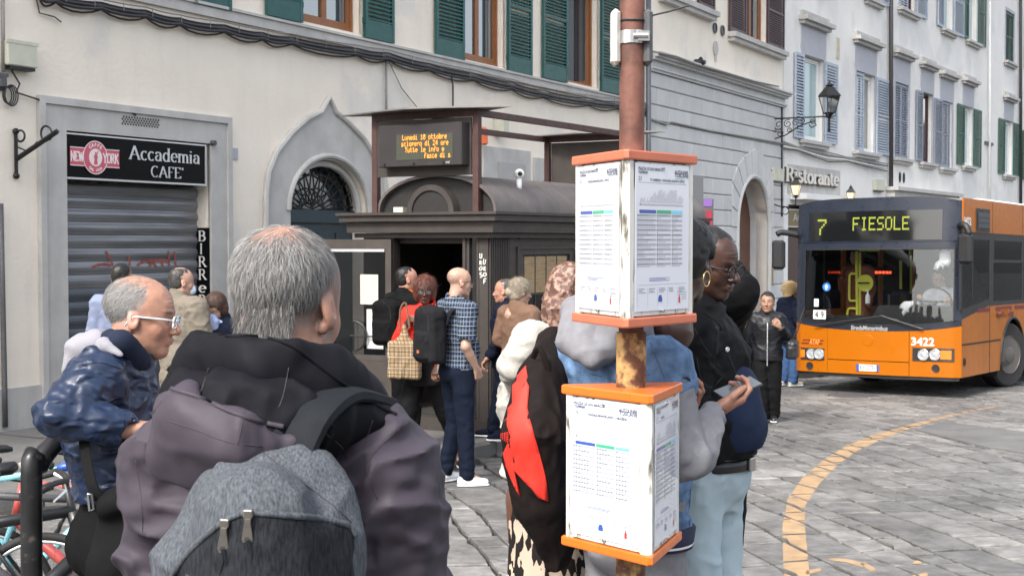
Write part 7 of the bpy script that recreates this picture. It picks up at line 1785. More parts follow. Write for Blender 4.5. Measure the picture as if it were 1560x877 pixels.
class Fig:
 """person at ground point pos; heading is clockwise from straight away from the camera; local x right, y forward, z up"""
 def __init__(s, label, pos, heading, H=1.75, skin='fair', head=(0, 0, 0), hc=None, joints=None, sex='m', bare=(), scale_head=1.0, vox=.012, hvox=.0045, **hk):
  s.k = k = H/1.75; s.e = empty('person', T(*pos) @ Rz(-R(heading)), label, 'person'); s.sk = SK[skin]; s.vox = vox
  J = dict(pel=(0,0,.95), waist=(0,.01,1.10), chest=(0,.005,1.28), nb=(0,-.03,1.46), sl=(-.185,-.01,1.41), sr=(.185,-.01,1.41), el=(-.235,-.03,1.13), er=(.235,-.03,1.13), wl=(-.245,.05,.88), wr=(.245,.05,.88),
                 hl=(-.09,0,.90), hr=(.09,0,.90), kl=(-.10,.02,.49), kr=(.10,.02,.49), al=(-.11,-.02,.09), ar=(.11,-.02,.09), tl=(-.13,.12,.03), tr=(.13,.12,.03))
  if sex == 'f': J['sl'] = (-.165,-.01,1.40); J['sr'] = (.165,-.01,1.40)
  J.update(joints or {}); s.J = {a: vj(b, k) for a, b in J.items()}
  hc = hc or (0, .015, 1.625); hc = vj(hc, k); s.Mh = T(*hc) @ Rz(-R(head[0])) @ Rx(-R(head[1])) @ Ry(R(head[2])) @ Matrix.Scale(scale_head, 4); s.sex = sex
  hv, hq = head_vol(sex, **{a: b for a, b in hk.items() if a in ('age', 'fat', 'jaw', 'nose', 'ears', 'neck', 'mouth', 'ny', 'lips')}).mesh(hvox)
  ck = head_colors(s.sk[0], s.sk[1], hairc=hk.get('hairc'), hairline=hk.get('hairline'), stubble=hk.get('stubble', 0), brow=hk.get('brow', (.03,.02,.015)))(hv); A_ = np.array(s.Mh, np.float32); hv = hv@A_[:3, :3].T+A_[:3, 3]
  s.blocks = [(hv, hq)]; s.cols = [ck]
  b = Vol(); J = s.J
  b.path([J['pel'], J['waist'], J['chest']], [.115, .105, .12], .03, sq=((0,1,0), .7)); b.cone(J['sl'], J['sr'], .045, .045, .03); b.cone(J['chest'], J['nb'], .11, .055, .04, sq=((0,1,0), .75)); b.cone(J['nb'], tuple(s.Mh @ Vector((0,-.035,-.12))), .05, .048, .03)
  for a in 'lr':
   f = 1.0 if 'arm'+a in bare else .8
   b.path([J['s'+a], J['e'+a]], [.048*f, .041*f], .02); b.path([J['e'+a], tuple(Vector(J['e'+a]).lerp(Vector(J['w'+a]), .35)), J['w'+a]], [.039*f, .040*f, .026*f], .015)
   b.path([J['h'+a], J['k'+a], J['a'+a]], [.075, .048, .035], .02); b.cone(J['a'+a], J['t'+a], .032, .025, .02)
  bv, bq = b.mesh(.018 if not bare else .011); s.blocks.append((bv, bq)); s.cols.append(np.tile(np.array(s.sk[0]), (len(bv), 1)))
  s.dark = skin in ('brown', 'dark')
 def hand(s, side, towards=None, palm=(0,0,-1), curl=30, thumb=(35, 20), vox=.004, scale=1.0, spread=.06):
  w = Vector(s.J['w'+side]); tw = Vector(towards)*s.k if towards is not None else w+(w-Vector(s.J['e'+side])).normalized()*.1
  M = hand_frame(w, tw, palm); tx = None
  v = Vol(); tx = -1 if side == 'r' else 1
  # thumb on the side nearer the body's middle for a hanging hand: caller's palm normal decides the frame
  d = (w-Vector(s.J['e'+side])).normalized(); v.cone(tuple(w-d*.06), tuple(w), .024*scale, .023*scale, .01)
  hand_into(v, M, tx, curl, thumb, scale, spread)
  vv, qq = v.mesh(vox); c = np.tile(np.array(s.sk[0]), (len(vv), 1))
  if s.dark: # paler palms
   n = np.array(-M.to_3x3().col[2]) ; t = np.clip((vv-np.array(w))@n/.02+.1, 0, 1)[:, None]; c = c*(1-t*.6)+np.array((.38,.20,.14))*t*.6
  s.blocks.append((vv, qq)); s.cols.append(c); return M
 def done(s):
  o = np_mesh('body', s.blocks, s.sk[2], s.e, colors=np.concatenate(s.cols), relax=0); return o
 def top(s, name, m, hem=.86, th=.022, sleeve=1.0, flare=0.0, belly=0.0, wr=(0,), fold=.007, collar=.05, cuff=.0, vox=None, shw=.0, k=.022, tail=None, neck=.062, deep=.0, armth=1.0):
  J = s.J; v = Vol(); K = s.k; q = ((0,1,0), .72+deep)
  hipp = tuple(Vector(J['pel'])*1.0); bot = (hipp[0], hipp[1], min(hem*K, hipp[2]-.02)); 
  v.path([bot, hipp, J['waist'], J['chest']], [.155+th+flare, .158+th+flare*.6, .145+th, .160+th], .04, sq=q)
  v.cone(J['chest'], tuple(Vector(J['nb'])+Vector((0,0,-.05))), .155+th, .105+th*.5, .04, sq=q); v.cone(J['sl'], J['sr'], .052+th+shw, .052+th+shw, .035)
  if belly: v.ell((0, .07+belly*.3, J['waist'][2]-.02), (.14+belly*.4, .09+belly, .15), .05)
  for a in 'lr':
   e = Vector(J['e'+a]); w = Vector(J['w'+a]); sh = Vector(J['s'+a])
   if sleeve > .5: end = e.lerp(w, (sleeve-.5)*2*.97); v.path([J['s'+a], J['e'+a], tuple(end)], [(.052+th)*armth, (.042+th)*armth, (.030+th*.7+cuff)*armth], k)
   else: end = sh.lerp(e, sleeve*2); v.cone(J['s'+a], tuple(end), .052+th, .050+th, k)
  if collar: nb = Vector(J['nb']); v.cone(tuple(nb+Vector((0,-.005,-.02))), tuple(nb+Vector((0,.0,collar))), neck+.028, neck+.014, .02)
  v.cone(tuple(Vector(J['nb'])+Vector((0,.0,.0))), tuple(Vector(J['nb'])+Vector((0,.01,.12))), neck*.92, neck+.006, .008, '-')
  v.plane((0,0,hem*K), (0,0,-1), .01)
  for a in 'lr':
   e = Vector(J['e'+a]); w = Vector(J['w'+a]); sh = Vector(J['s'+a]); d = (w-e).normalized() if sleeve > .5 else (e-sh).normalized(); end = e.lerp(w, (sleeve-.5)*2*.97) if sleeve > .5 else sh.lerp(e, sleeve*2); r_ = .034
   if sleeve <= .5: r_ = .062
   v._add(np.array(end)-.09+np.array(d)*.05, np.array(end)+.09+np.array(d)*.05, (lambda P, p=np.array(end, np.float32), n=np.array(d, np.float32): np.maximum(-((P-p)@n), np.linalg.norm(P-p, axis=1)-(.05 if sleeve > .5 else .08))), .004, '-')
  v.wrinkle(folds(fold, 7, 7, 11, 0))
  for a in 'lr': v.wrinkle(limb_folds(fold*.9, J['e'+a], .14, 75, Vector(J['w'+a])-Vector(J['s'+a]))); v.wrinkle(limb_folds(fold*.7, J['s'+a], .13, 70, (Vector(J['e'+a])-Vector(J['s'+a]))))
  if tail: tail(v)
  o = np_mesh(name, [blk(v, vox or s.vox)], m, s.e); return o
 def trousers(s, name, m, th=.016, bag=.0, hemz=.05, fold=.006, vox=None):
  J = s.J; v = Vol(); v.cone(tuple(Vector(J['pel'])+Vector((0,0,.08))), J['pel'], .135+th, .15+th, .03, sq=((0,1,0), .74))
  v.ell(tuple(Vector(J['pel'])+Vector((0,-.04,-.05))), (.13+th, .10+th, .11), .03)
  for a in 'lr':
   A_ = Vector(J['a'+a]); v.path([J['h'+a], J['k'+a], tuple(A_)], [.084+th, .056+th+bag, .044+th+bag*1.2], .03)
   v.wrinkle(limb_folds(fold, J['k'+a], .16, 60)); v.wrinkle(limb_folds(fold*1.3, tuple(A_+Vector((0,0,.07))), .14, 90))
   v._add(np.array(A_)-np.array((.13,.13,.2)), np.array(A_)+np.array((.13,.13,0)), (lambda P, z=A_.z-.045: P[:, 2]-z), .006, '-')
  v.wrinkle(folds(fold, 8, 8, 7, 1)); return np_mesh(name, [blk(v, vox or s.vox)], m, s.e)
 def shoes(s, m, sole=S_sole, boot=False, vox=.008):
  J = s.J
  for a in 'lr':
   an = Vector(J['a'+a]); to = Vector(J['t'+a]); d = (to-an); lift = an.z-.09*s.k; d.z = d.z if lift > .02 else 0; d.normalize(); side = d.cross(Vector((0,0,1))).normalized(); up = side.cross(d)
   Mx = basis(an-up*.09*s.k, side, d, up); v = Vol()
   v.path([(0,-.045,.045), (0,.05,.045), (0,.15,.034)], [.040, .043, .036], .02, sq=((0,0,1), .85)); v.cone((0,-.03,.05), (0,-.015,.095), .040, .040, .02); v.cone((0,.02,.06), (0,.08,.05), .034, .03, .02)
   v.plane((0,0,.018), (0,0,-1), .004)
   o = np_mesh('shoe', [blk(v, vox, Mx)], m, s.e)
   w = Vol(); w.path([(0,-.05,.012), (0,.05,.012), (0,.155,.012)], [.040, .044, .040], .02, sq=((0,0,1), .3)); w.plane((0,0,.001), (0,0,-1), .002); w.plane((0,0,.022), (0,0,1), .002); np_mesh('sole', [blk(w, .006, Mx)], sole, o)
 def hair(s, key, **k): return cap_hair(s.e, s.Mh, key, k.pop('n', 1500), k.pop('length', .03), k.pop('mask', mask_std()), k.pop('comb', comb_down()), **k)
 def face(s): eyes(s.e, s.Mh)
 def W(s, p): return s.e.matrix_world @ Vector(p)
def hair_cut(v):
 """keep the scalp layer off the face and the ears"""
 v.box((0, .10, -.03), (.09, .065, .085), .01, .008, '-'); v.plane((0, .088, .06), (0, 1, -.25), .006); v.plane((0, 0, -.05), (0, .25, -1), .006)
 for s_ in (-1, 1): v.ell((s_*.085, .012, -.012), (.03, .028, .04), .008, '-')
def backpack(label, Mb, m, w=.15, h=.23, d=.09, m2=None, pocket=True, tagc=None, straps=None, vox=.008, name='backpack', fold=.004):
 b = empty(name, Mb, label, 'backpack'); v = Vol(); v.box((0, 0, 0), (w, d, h), .05, .02); v.ell((0, 0, h*.75), (w*.9, d*.95, h*.35), .04)
 if pocket: v.box((0, -d*.95, -h*.35), (w*.8, d*.35, h*.5), .03, .012)
 v.wrinkle(folds(fold, 9, 9, 7, 1)); np_mesh('pack', [blk(v, vox)], m, b)
 q = MB(); q.tube([(-w*.8, -d*1.02, h*.2), (-w*.7, -d*1.0, h*.75), (0, -d*.9, h*1.02), (w*.7, -d*1.0, h*.75), (w*.8, -d*1.02, h*.2)], .004, 5); q.build('zip', M_bblk, b)
 q = MB(); q.tube(smooth([(-.03, d*.6, h*1.0), (-.02, d*.6, h*1.15), (.02, d*.6, h*1.15), (.03, d*.6, h*1.0)], 3), .006, 5); q.build('carry_loop', m, b)
 if tagc: q = MB(); q.box(-.02, .02, -d*1.42, -d*1.38, -h*.62, -h*.5); q.build('leather_tag', tagc, b)
 return b
def strap(parent, pts, w, th, m, name='strap', nrm=None):
 """flat band through pts; nrm list gives the outward direction"""
 P = smooth(pts, 5); n = len(P); q = MB(); rings = []
 N_ = [Vector(nrm[min(len(nrm)-1, int(i/(n-1)*(len(nrm)-1)+1e-6))]).lerp(Vector(nrm[min(len(nrm)-1, int(i/(n-1)*(len(nrm)-1)+1e-6)+1)]), (i/(n-1)*(len(nrm)-1)) % 1) for i in range(n)]
 for i, p in enumerate(P):
  t = (P[min(i+1, n-1)]-P[max(i-1, 0)]).normalized(); u = N_[i]; u = (u-t*u.dot(t)).normalized(); s_ = t.cross(u)
  rings.append([tuple(p+s_*a*w/2+u*b*th) for a, b in ((-1, .15), (-.85, .8), (-.4, 1), (.4, 1), (.85, .8), (1, .15), (.9, -.2), (-.9, -.2))])
 q.loft(rings); return q.build(name, m, parent, auto=True)
def place(px, Y, dz=0.0): p = at_y(px, 400, Y); return (p.x, Y, gz(Y)+dz)
# ---------------------------------------------------------------- PEOPLE ROUND THE KIOSK
# man with orange collar, seen from behind
f = Fig('man in black jacket with bright orange collar standing at the kiosk door', place(618, 13.2, PH), 38, 1.73, 'ruddy', head=(35, 0, 0), joints=dict(wl=(-.22,.08,.90), er=(.22,-.02,1.13)))
f.hand('l', curl=35); f.hand('r', curl=35); f.done(); f.face(); f.hair('black', n=900, length=.022, mask=mask_std(.03, -.01), thick=.003, cut=hair_cut)
f.top('jacket', F_black, hem=.86, th=.03, vox=.012); f.trousers('trousers', F_black); f.shoes(S_black)
q = Vol(); q.cone((0,-.02,1.455*f.k), (0,.0,1.50*f.k), .082, .075, .01); q.cone((0,-.02,1.40), (0,.02,1.6), .062, .064, .006, '-'); np_mesh('orange_collar', [blk(q, .007)], fabric('orange', (.85,.16,.03)), f.e)
backpack('plain black backpack on the man with the orange collar', f.e.matrix_world @ T(-.03, -.225, 1.20), F_black, .15, .21, .08)
# woman with braids and red jacket, looking back at the camera
g = Fig('woman with auburn braids, glasses and red jacket looking towards the camera', (place(648, 12.45)[0], 12.45, gz(12.45)+.05), 205, 1.72, 'dark', head=(-28, 4, 0), sex='f', joints=dict(er=(.26,.02,1.16), wr=(.10,.20,1.30), el=(-.22,-.04,1.14), wl=(-.20,.12,.95), kl=(-.14,-.12,.50), al=(-.2,-.34,.16), tl=(-.21,-.24,.03), kr=(.12,.14,.50), ar=(.16,.28,.09), tr=(.18,.42,.03)))
g.hand('r', (.02,.22,1.42), (-.6,-.5,.1), curl=65); g.hand('l', curl=45); g.done(); g.face(); glasses(g.e, g.Mh, M_bblk, 'rect')
g.top('red_jacket', F_red, hem=.88, th=.028, sleeve=.86); g.trousers('trousers', F_black, bag=.02); g.shoes(S_black)
v = Vol(); v.cone((0,.02,1.10), (0,.03,.80), .15, .17, .03, sq=((0,1,0),.75)); v.ell((0,.08,1.25), (.07,.08,.22), .02); v.plane((0,0,.74), (0,0,-1)); np_mesh('grey_top', [blk(v, .012)], F_char, g.e)
mk = lambda p, r_: (p[:, 1] < .05) | (p[:, 2] > .07)
cap_hair(g.e, g.Mh, 'auburn', 2600, .07, mk, comb_down(0, 0, .5), width=.004, thick=.020, curl=9, lift=.5, cut=lambda v: (v.box((0, .115, -.02), (.062, .06, .085), .02, .01, '-')), extra=lambda v: (v.ell((-.07, -.01, -.03), (.035, .05, .07), .03), v.ell((.07, -.01, -.03), (.035, .05, .07), .03)))
v = Vol(); v.box((0,0,0), (.15,.045,.17), .03, .02); v.cone((0,0,.1), (0,0,.30), .07, .02, .04, sq=((0,1,0),.5)); v.wrinkle(folds(.008, 8, 8, 5, 1)); 
bg = empty('shopping_bag', T(*at_y(616, 548, 12.2)) @ Rz(R(-15)), 'tan checked soft shopping bag hanging beside the woman in red', 'bag'); np_mesh('bag_body', [blk(v, .01)], plaid('tan_check', (.30,.21,.12), (.015,.012,.012), (.5,.45,.38), .10, .10, .05), bg)
q = MB(); q.tube(smooth([(-.04,0,.28), (-.03,-.01,.45), (.02,-.01,.5), (.05,0,.28)], 4), .010, 6); q.build('handles', F_brown, bg)
# bald man in plaid shirt
h = Fig('bald man in navy plaid shirt and dark jeans wearing white sneakers', place(697, 11.77), 58, 1.86, 'fair', head=(10, 3, 0), bare=('armr', 'arml'), age=1, joints=dict(er=(.25,-.07,1.13), wr=(.20,.06,.94), kl=(-.10,.03,.49), kr=(.12,.0,.49), ar=(.15,.0,.09), tr=(.20,.13,.03), al=(-.13,-.04,.09), tl=(-.16,.08,.03)))
h.hand('r', (.17,.10,.86), (-1,0,0), curl=40); h.done(); h.face(); glasses(h.e, h.Mh, M_bblk, 'rect')
cap_hair(h.e, h.Mh, 'dgrey', 900, .006, mask_std(.02, -.03, ((0,-.0,.12), (.085,.12,.085)), .0), comb_down(), base=False, width=.0015)
h.top('plaid_shirt', plaid('navy_plaid', (.018,.030,.062), (.16,.20,.25), (.32,.35,.38), .075, .16, .07), hem=.90, th=.028, sleeve=.42, belly=.02, collar=.035); h.trousers('jeans', F_navyj, th=.020); h.shoes(S_white, S_white)
bp = backpack('square black rucksack with small tan leather tag on the bald man', h.e.matrix_world @ T(-.02, -.255, 1.28), F_char, .16, .235, .085, tagc=plain('tan_leather', (.35,.12,.05), .5))
for sx in (-.13, .13): strap(bp, [(sx, .08, .10), (sx, .12, .20), (sx*.95, .25, .215), (sx, .36, .12)], .06, .012, F_char, nrm=[(0,-.4,.5),(0,0,1),(0,1,.3)])
# man in dark navy jacket facing left
a = Fig('short man in navy jacket facing left beside the fluted kiosk panel', place(771, 13.75, PH), 285, 1.60, 'ruddy', head=(0, 0, 0), age=1, fat=.3, joints=dict(wl=(-.22,.14,.92), wr=(.2,.14,.93), kr=(.10,.10,.5), ar=(.10,.18,.10), tr=(.10,.32,.05)))
a.hand('l', curl=40); a.hand('r', curl=40); a.done(); a.face(); a.hair('dgrey', n=900, length=.02, mask=mask_std(.03), thick=.003, cut=hair_cut); a.top('navy_jacket', F_navy, hem=.80, th=.034, fold=.010); a.trousers('trousers', F_navyj); a.shoes(F_navy, S_white)
# woman in brown cardigan from behind
b = Fig('woman with loose ash blond bun and long brown cardigan seen from behind', place(791, 13.3, PH*.6), 40, 1.66, 'fair', head=(25, 8, 0), sex='f', joints=dict(wl=(-.16,.2,1.0), wr=(.17,.2,1.0)))
b.done(); b.face(); cap_hair(b.e, b.Mh, 'ashblond', 2600, .06, lambda p, r_: (p[:, 1] < .06), comb_down(0, 0, .6), width=.003, thick=.016, curl=7, lift=.6, cut=lambda v: v.box((0, .11, -.02), (.065, .06, .075), .02, .01, '-'), extra=lambda v: (v.ell((0, -.12, -.02), (.045, .04, .045), .02), v.ell((0, -.05, -.06), (.07, .06, .05), .03)))
b.top('brown_cardigan', F_brown, hem=.58, th=.034, flare=.01, fold=.006); b.trousers('trousers', F_black); b.shoes(S_black)
# ---------------------------------------------------------------- PEOPLE BY THE CAFÉ SHUTTER
c = Fig('man in beige field jacket with face mask seen from behind by the shutter', place(274, 11.6, PH), 30, 1.72, 'fair', head=(30, 4, 0), joints=dict(er=(.25,.0,1.15), wr=(.20,.20,1.05), wl=(-.18,.2,1.05)))
c.done(); c.face(); cap_hair(c.e, c.Mh, 'dgrey', 1600, .018, mask_std(.02, -.03, ((0,-.03,.14), (.05,.07,.06)), .15), comb_down(), thick=.003, cut=lambda v: (hair_cut(v), v.ell((0, -.02, .135), (.045, .06, .03), .01, '-')), width=.0015)
c.top('beige_jacket', F_beige, hem=.72, th=.046, fold=.011, flare=.02, collar=.06); c.trousers('trousers', F_black); c.shoes(S_black)
v = Vol(); v.ell((0, .085, -.06), (.045, .045, .045), .01); v.plane((0, .05, 0), (0,-1,0)); np_mesh('face_mask', [blk(v, .005, c.Mh)], fabric('mask_blue', (.5,.62,.72)), c.e)
d = Fig('short woman with brown hair, pale blue shirt and dark jacket looking down', place(333, 12.0, PH), 205, 1.50, 'fair', head=(-5, 28, 0), sex='f', hc=(0, .05, 1.60), joints=dict(wl=(-.12,.22,1.05), wr=(.12,.22,1.05)))
d.hand('l', curl=50); d.hand('r', curl=50); d.done(); d.face(); glasses(d.e, d.Mh, M_lead, 'rect', .0014)
cap_hair(d.e, d.Mh, 'brown', 2200, .05, lambda p, r_: (p[:, 1] < .05) | (p[:, 2] > .09), comb_down(.1, 0, .45), width=.003, thick=.018, curl=6, cut=lambda v: v.box((0, .115, -.03), (.06, .06, .09), .02, .01, '-'), extra=lambda v: (v.ell((-.065, -.01, -.03), (.032, .05, .055), .03), v.ell((.065, -.01, -.03), (.032, .05, .055), .03)))
d.top('dark_jacket', F_navy, hem=.75, th=.034); d.trousers('trousers', F_black); d.shoes(S_black)
v = Vol(); v.cone((0,.115,1.26), (0,.06,1.02), .075, .07, .02, sq=((0,1,0),.5)); 
for s_ in (-1, 1): v.cone((s_*.03,.085,1.27), (s_*.085,.065,1.235), .026, .022, .008, sq=((0,1,0),.6))
v.wrinkle(folds(.004, 9, 9, 7)); np_mesh('blue_shirt', [blk(v, .009)], F_lblue, d.e)
e2 = Fig('person with black hair in grey blue top, mostly hidden at the shutter', place(184, 11.6, PH), 5, 1.76, 'olive', head=(0, 0, 0)); e2.done(); e2.face(); e2.hair('black', n=900, length=.02, thick=.004, cut=hair_cut); e2.top('grey_blue_top', fabric('grey_blue', (.17,.20,.29)), hem=.85); e2.trousers('trousers', F_char); e2.shoes(S_black)
# ---------------------------------------------------------------- PEOPLE NEAR THE BUS
p = at_ground(1168, 643)
w = Fig('woman in black quilted jacket walking with a black handbag near the bus', (p.x, p.y, gz(p.y)), 190, 1.55, 'olive', head=(8, -2, 0), sex='f', fat=.5, joints=dict(er=(.27,-.04,1.14), wr=(.27,.06,.90), el=(-.25,-.05,1.17), wl=(-.17,.13,1.30), kr=(.09,.06,.49), ar=(.07,.06,.09), tr=(.08,.2,.03), kl=(-.09,.0,.49), al=(-.08,-.06,.10), tl=(-.09,.07,.03)))
w.hand('r', curl=55, vox=.005); w.hand('l', (-.10,.17,1.36), (.4,-1,0), curl=70, vox=.005); w.done(); w.face()
cap_hair(w.e, w.Mh, 'black', 1300, .03, mask_std(.06, -.03), comb_down(-1.2, 0, .2), thick=.009, cut=hair_cut, width=.002, extra=lambda v: v.ell((0, -.11, .02), (.03, .03, .03), .01))
w.top('quilted_jacket', mat('cloth_nylon_black', (.006,.0065,.009), .5, var=.1, bump=.001, bscale=90, spec=.35), hem=.84, th=.022, fold=.007, collar=.055, flare=.01)
q = MB(); q.tube([(0, .165*w.k, .78*w.k), (0, .185, 1.1*w.k), (0, .165, 1.30*w.k), (0, .09, 1.43*w.k)], .006, 6); q.build('zip', M_silver, w.e)
w.trousers('trousers', F_black, bag=.022); w.shoes(S_black, S_white)
hb = empty('handbag', w.e.matrix_world @ T(-.30, .03, .88) @ Rz(R(80)), 'slouchy black leather handbag on the shoulder of the quilted jacket woman', 'handbag'); v = Vol(); v.box((0,0,0), (.15,.06,.11), .04, .02); v.wrinkle(folds(.009, 9, 9, 8)); np_mesh('bag_body', [blk(v, .009)], mat('black_leather', (.014,.014,.016), .35, var=.1), hb)
strap(hb, [(-.09, 0, .09), (-.08, .09, .35), (0, .14, .50), (.08, .09, .35), (.09, 0, .09)], .022, .008, _mc['black_leather'], nrm=[(0,-1,0),(0,-1,0)])
tag(MB(w.e.matrix_world @ T(.265, .10, .77)).box(-.035, .035, -.005, .005, -.06, .06, bev=.003).build('phone', S_black), 'dark phone hanging in the right hand of the quilted jacket woman', 'phone')
b2 = Fig('woman with shoulder length blond hair in navy coat beside the bus door', place(1204, 21.4, .02), 60, 1.60, 'fair', head=(10, 0, 0), sex='f', vox=.014, hvox=.006); b2.done(); b2.face()
cap_hair(b2.e, b2.Mh, 'blond', 2200, .10, lambda p, r_: (p[:, 1] < .05), comb_down(0, 0, .35), width=.004, thick=.022, curl=5, cut=lambda v: v.box((0, .12, -.04), (.06, .06, .09), .02, .01, '-'), extra=lambda v: (v.ell((0, -.05, -.07), (.085, .07, .09), .04)))
b2.top('navy_coat', F_navy, hem=.72, th=.04); b2.trousers('jeans', F_bjean, bag=.012); b2.shoes(S_beige, S_white)
y2 = Fig('woman in grey top and black and yellow patterned skirt in the distance', place(1124, 20.0, PH), 170, 1.62, 'brown', head=(0, 0, 0), sex='f', vox=.015, hvox=.006, joints=dict(wl=(-.1,.2,1.1), el=(-.24,.0,1.14))); y2.done(); y2.face(); y2.hair('black', n=300, thick=.008, cut=hair_cut); y2.top('grey_top', F_gfleece, hem=.98, th=.025)
v = Vol(); v.cone((0,0,.95), (0,0,.30), .15, .22, .03, sq=((0,1,0),.8)); v.plane((0,0,.35), (0,0,-1)); v.wrinkle(folds(.02, 9, 9, 1)); np_mesh('patterned_skirt', [blk(v, .014)], voro('yellow_black', [(.02,.018,.015), (.55,.36,.03), (.3,.2,.03)], 14), y2.e); y2.shoes(S_black)
# ---------------------------------------------------------------- IN THE BUS
def inbus(x, y, z, head): M = BM @ T(x, y, z) @ Rz(R(180-head)); return M
def seat_joints(): return dict(hl=(-.09,0,.55), hr=(.09,0,.55), pel=(0,0,.58), waist=(0,.0,.74), chest=(0,.01,.92), nb=(0,-.01,1.10), sl=(-.18,0,1.05), sr=(.18,0,1.05), kl=(-.12,.45,.55), kr=(.12,.45,.55), al=(-.12,.48,.12), ar=(.12,.48,.12), tl=(-.12,.60,.06), tr=(.12,.60,.06))
def busfig(label, x, y, z, hd, jn, **k):
 F_ = Fig(label, (0,0,0), 0, 1.75, joints=jn, vox=.014, hvox=.006, **k); F_.e.matrix_world = inbus(x, y, z, hd); return F_
jn = seat_joints(); jn.update(er=(.26,.16,.86), wr=(.20,.34,.98), el=(-.26,.12,.85), wl=(-.28,.44,.96))
dr = busfig('bus driver in white shirt holding the steering wheel', -.66, 1.22, .42, 0, jn, skin='fair', hc=(0, .06, 1.27), head=(25, 14, 0)); dr.hand('r', curl=60, vox=.006); dr.hand('l', curl=40, vox=.006); dr.done(); dr.face(); dr.hair('dgrey', n=300, thick=.005, cut=hair_cut)
dr.top('white_shirt', fabric('shirt_white', (.6,.62,.7)), hem=.55, th=.02, sleeve=.8); dr.trousers('trousers', F_black)
pa = busfig('passenger in rust coloured coat standing inside the bus door', -1.95, 1.2, .40, 20, dict(er=(.25,.05,1.15), wr=(.15,.2,1.3)), skin='olive', head=(20, 0, 0)); pa.done(); pa.face(); pa.hair('black', n=300, thick=.01, cut=hair_cut); pa.top('rust_coat', fabric('rust', (.15,.05,.03)), hem=.6, th=.04); pa.trousers('trousers', F_black); pa.shoes(S_black)
pb = busfig('passenger in striped shirt seated at the second bus window', -.42, 3.55, .42, 0, seat_joints(), skin='fair', hc=(0, .02, 1.27)); pb.done(); pb.face(); pb.hair('dgrey', n=200, thick=.004, cut=hair_cut); pb.top('striped_shirt', plaid('stripes', (.25,.2,.18), (.45,.4,.38), (.45,.4,.38), .06, .3, .1), hem=.55, sleeve=.42); pb.trousers('trousers', F_char); pb.shoes(S_black)
# ================================================================ THE QUEUE IN THE FOREGROUND (standing on the raised stop platform)
PLH = .16
pl_ = MB(); pp = [(-3.4, .2), (3.2, .2), (3.0, 6.2), (1.2, 6.45), (-3.1, 6.45)]
q = [(x, y, gz(y)+PLH) for x, y in pp]; pl_.add(q+[(x, y, gz(y)-.05) for x, y in pp], [(0,1,2,3,4)]+[(i, (i+1) % 5, 5+(i+1) % 5, 5+i) for i in range(5)]); pl_.build('stop_platform', M_asph, kind='structure')
from mathutils.bvhtree import BVHTree
def surf(objs, pxs, off=.0015, dense=6):
 """points of the photograph's line carried onto the nearest built surface along the line of sight"""
 vv, ff = [], []
 for o in objs:
  b = len(vv); M = o.matrix_world if o.parent is None else o.parent.matrix_world @ o.matrix_basis
  vv += [M @ v.co for v in o.data.vertices]; ff += [tuple(b+i for i in p.vertices) for p in o.data.polygons]
 t = BVHTree.FromPolygons(vv, ff); P = smooth([(a, b_, 0) for a, b_ in pxs], dense); out = []; O = Vector((0, 0, CAMZ))
 for p in P:
  h = t.ray_cast(O, ray(p.x, p.y).normalized())
  if h[0] is not None: out.append(h[0]-ray(p.x, p.y).normalized()*off)
 return out
def seam(parent, objs, pxs, r=.0007, m=None, name='seam', off=.0002):
 P = surf(objs, pxs, off)
 I = parent.matrix_world.inverted(); run = []
 for i, p in enumerate(P+[None]):
  if p is not None and (not run or (p-run[-1]).length < .022): run.append(p); continue
  if len(run) > 2: q = MB(); q.tube([I @ a for a in run], r, 5); q.build(name, m, parent, smooth=True)
  run = [p] if p is not None else []
def panel(parent, obj, outline, th, m, name):
 """cloth panel cut to an outline and laid on the surface of a bag"""
 I = parent.matrix_world.inverted(); n = len(outline); pts = [Vector(p) for p in outline]; xs = [p[0] for p in outline]; ys = [p[1] for p in outline]; st = 7
 g_ = [Vector((x, y)) for x in np.arange(min(xs)+2, max(xs)-1, st) for y in np.arange(min(ys)+2, max(ys)-1, st) if inpoly((x, y), outline)]
 vv, _, ff, _, _, _ = delaunay_2d_cdt(pts+g_, [(i, (i+1) % n) for i in range(n)], [], 1, 1e-4)
 M = obj.parent.matrix_world @ obj.matrix_basis; t = BVHTree.FromPolygons([M @ v_.co for v_ in obj.data.vertices], [tuple(p.vertices) for p in obj.data.polygons]); O = Vector((0,0,CAMZ)); out, bad = [], set()
 for i, p in enumerate(vv):
  r_ = ray(p[0], p[1]).normalized(); h = t.ray_cast(O, r_)
  if h[0] is None: bad.add(i); out.append(None)
  else: out.append(h[0]-r_*th)
 fs = [tuple(f) for f in ff if inpoly((sum(vv[i][0] for i in f)/3, sum(vv[i][1] for i in f)/3), outline) and not any(i in bad for i in f)]
 q = MB(); idx = {}; V_ = []
 for f in fs:
  for i in f:
   if i not in idx: idx[i] = len(V_); V_.append(tuple(I @ out[i]))
 q.add(V_, [tuple(idx[i] for i in f) for f in fs]); o = q.build(name, m, parent, smooth=True); sm = o.modifiers.new('thickness', 'SOLIDIFY'); sm.thickness = th*.9; sm.offset = -1; return o
class NFig(Fig):
 def __init__(s, label, px, Y, heading, H, jp=None, hcp=None, joints=None, **k):
  pos = place(px, Y, PLH); M = T(*pos) @ Rz(-R(heading)); I = M.inverted(); kk = H/1.75
  s.Lk = lambda a, b, c: tuple((I @ at_y(a, b, c))/kk); s.Ln = lambda a, b, c: tuple(I @ at_y(a, b, c))
  j = dict(joints or {}); j.update({n: s.Lk(*p) for n, p in (jp or {}).items()})
  super().__init__(label, pos, heading, H, joints=j, hc=s.Lk(*hcp) if hcp else None, **k)
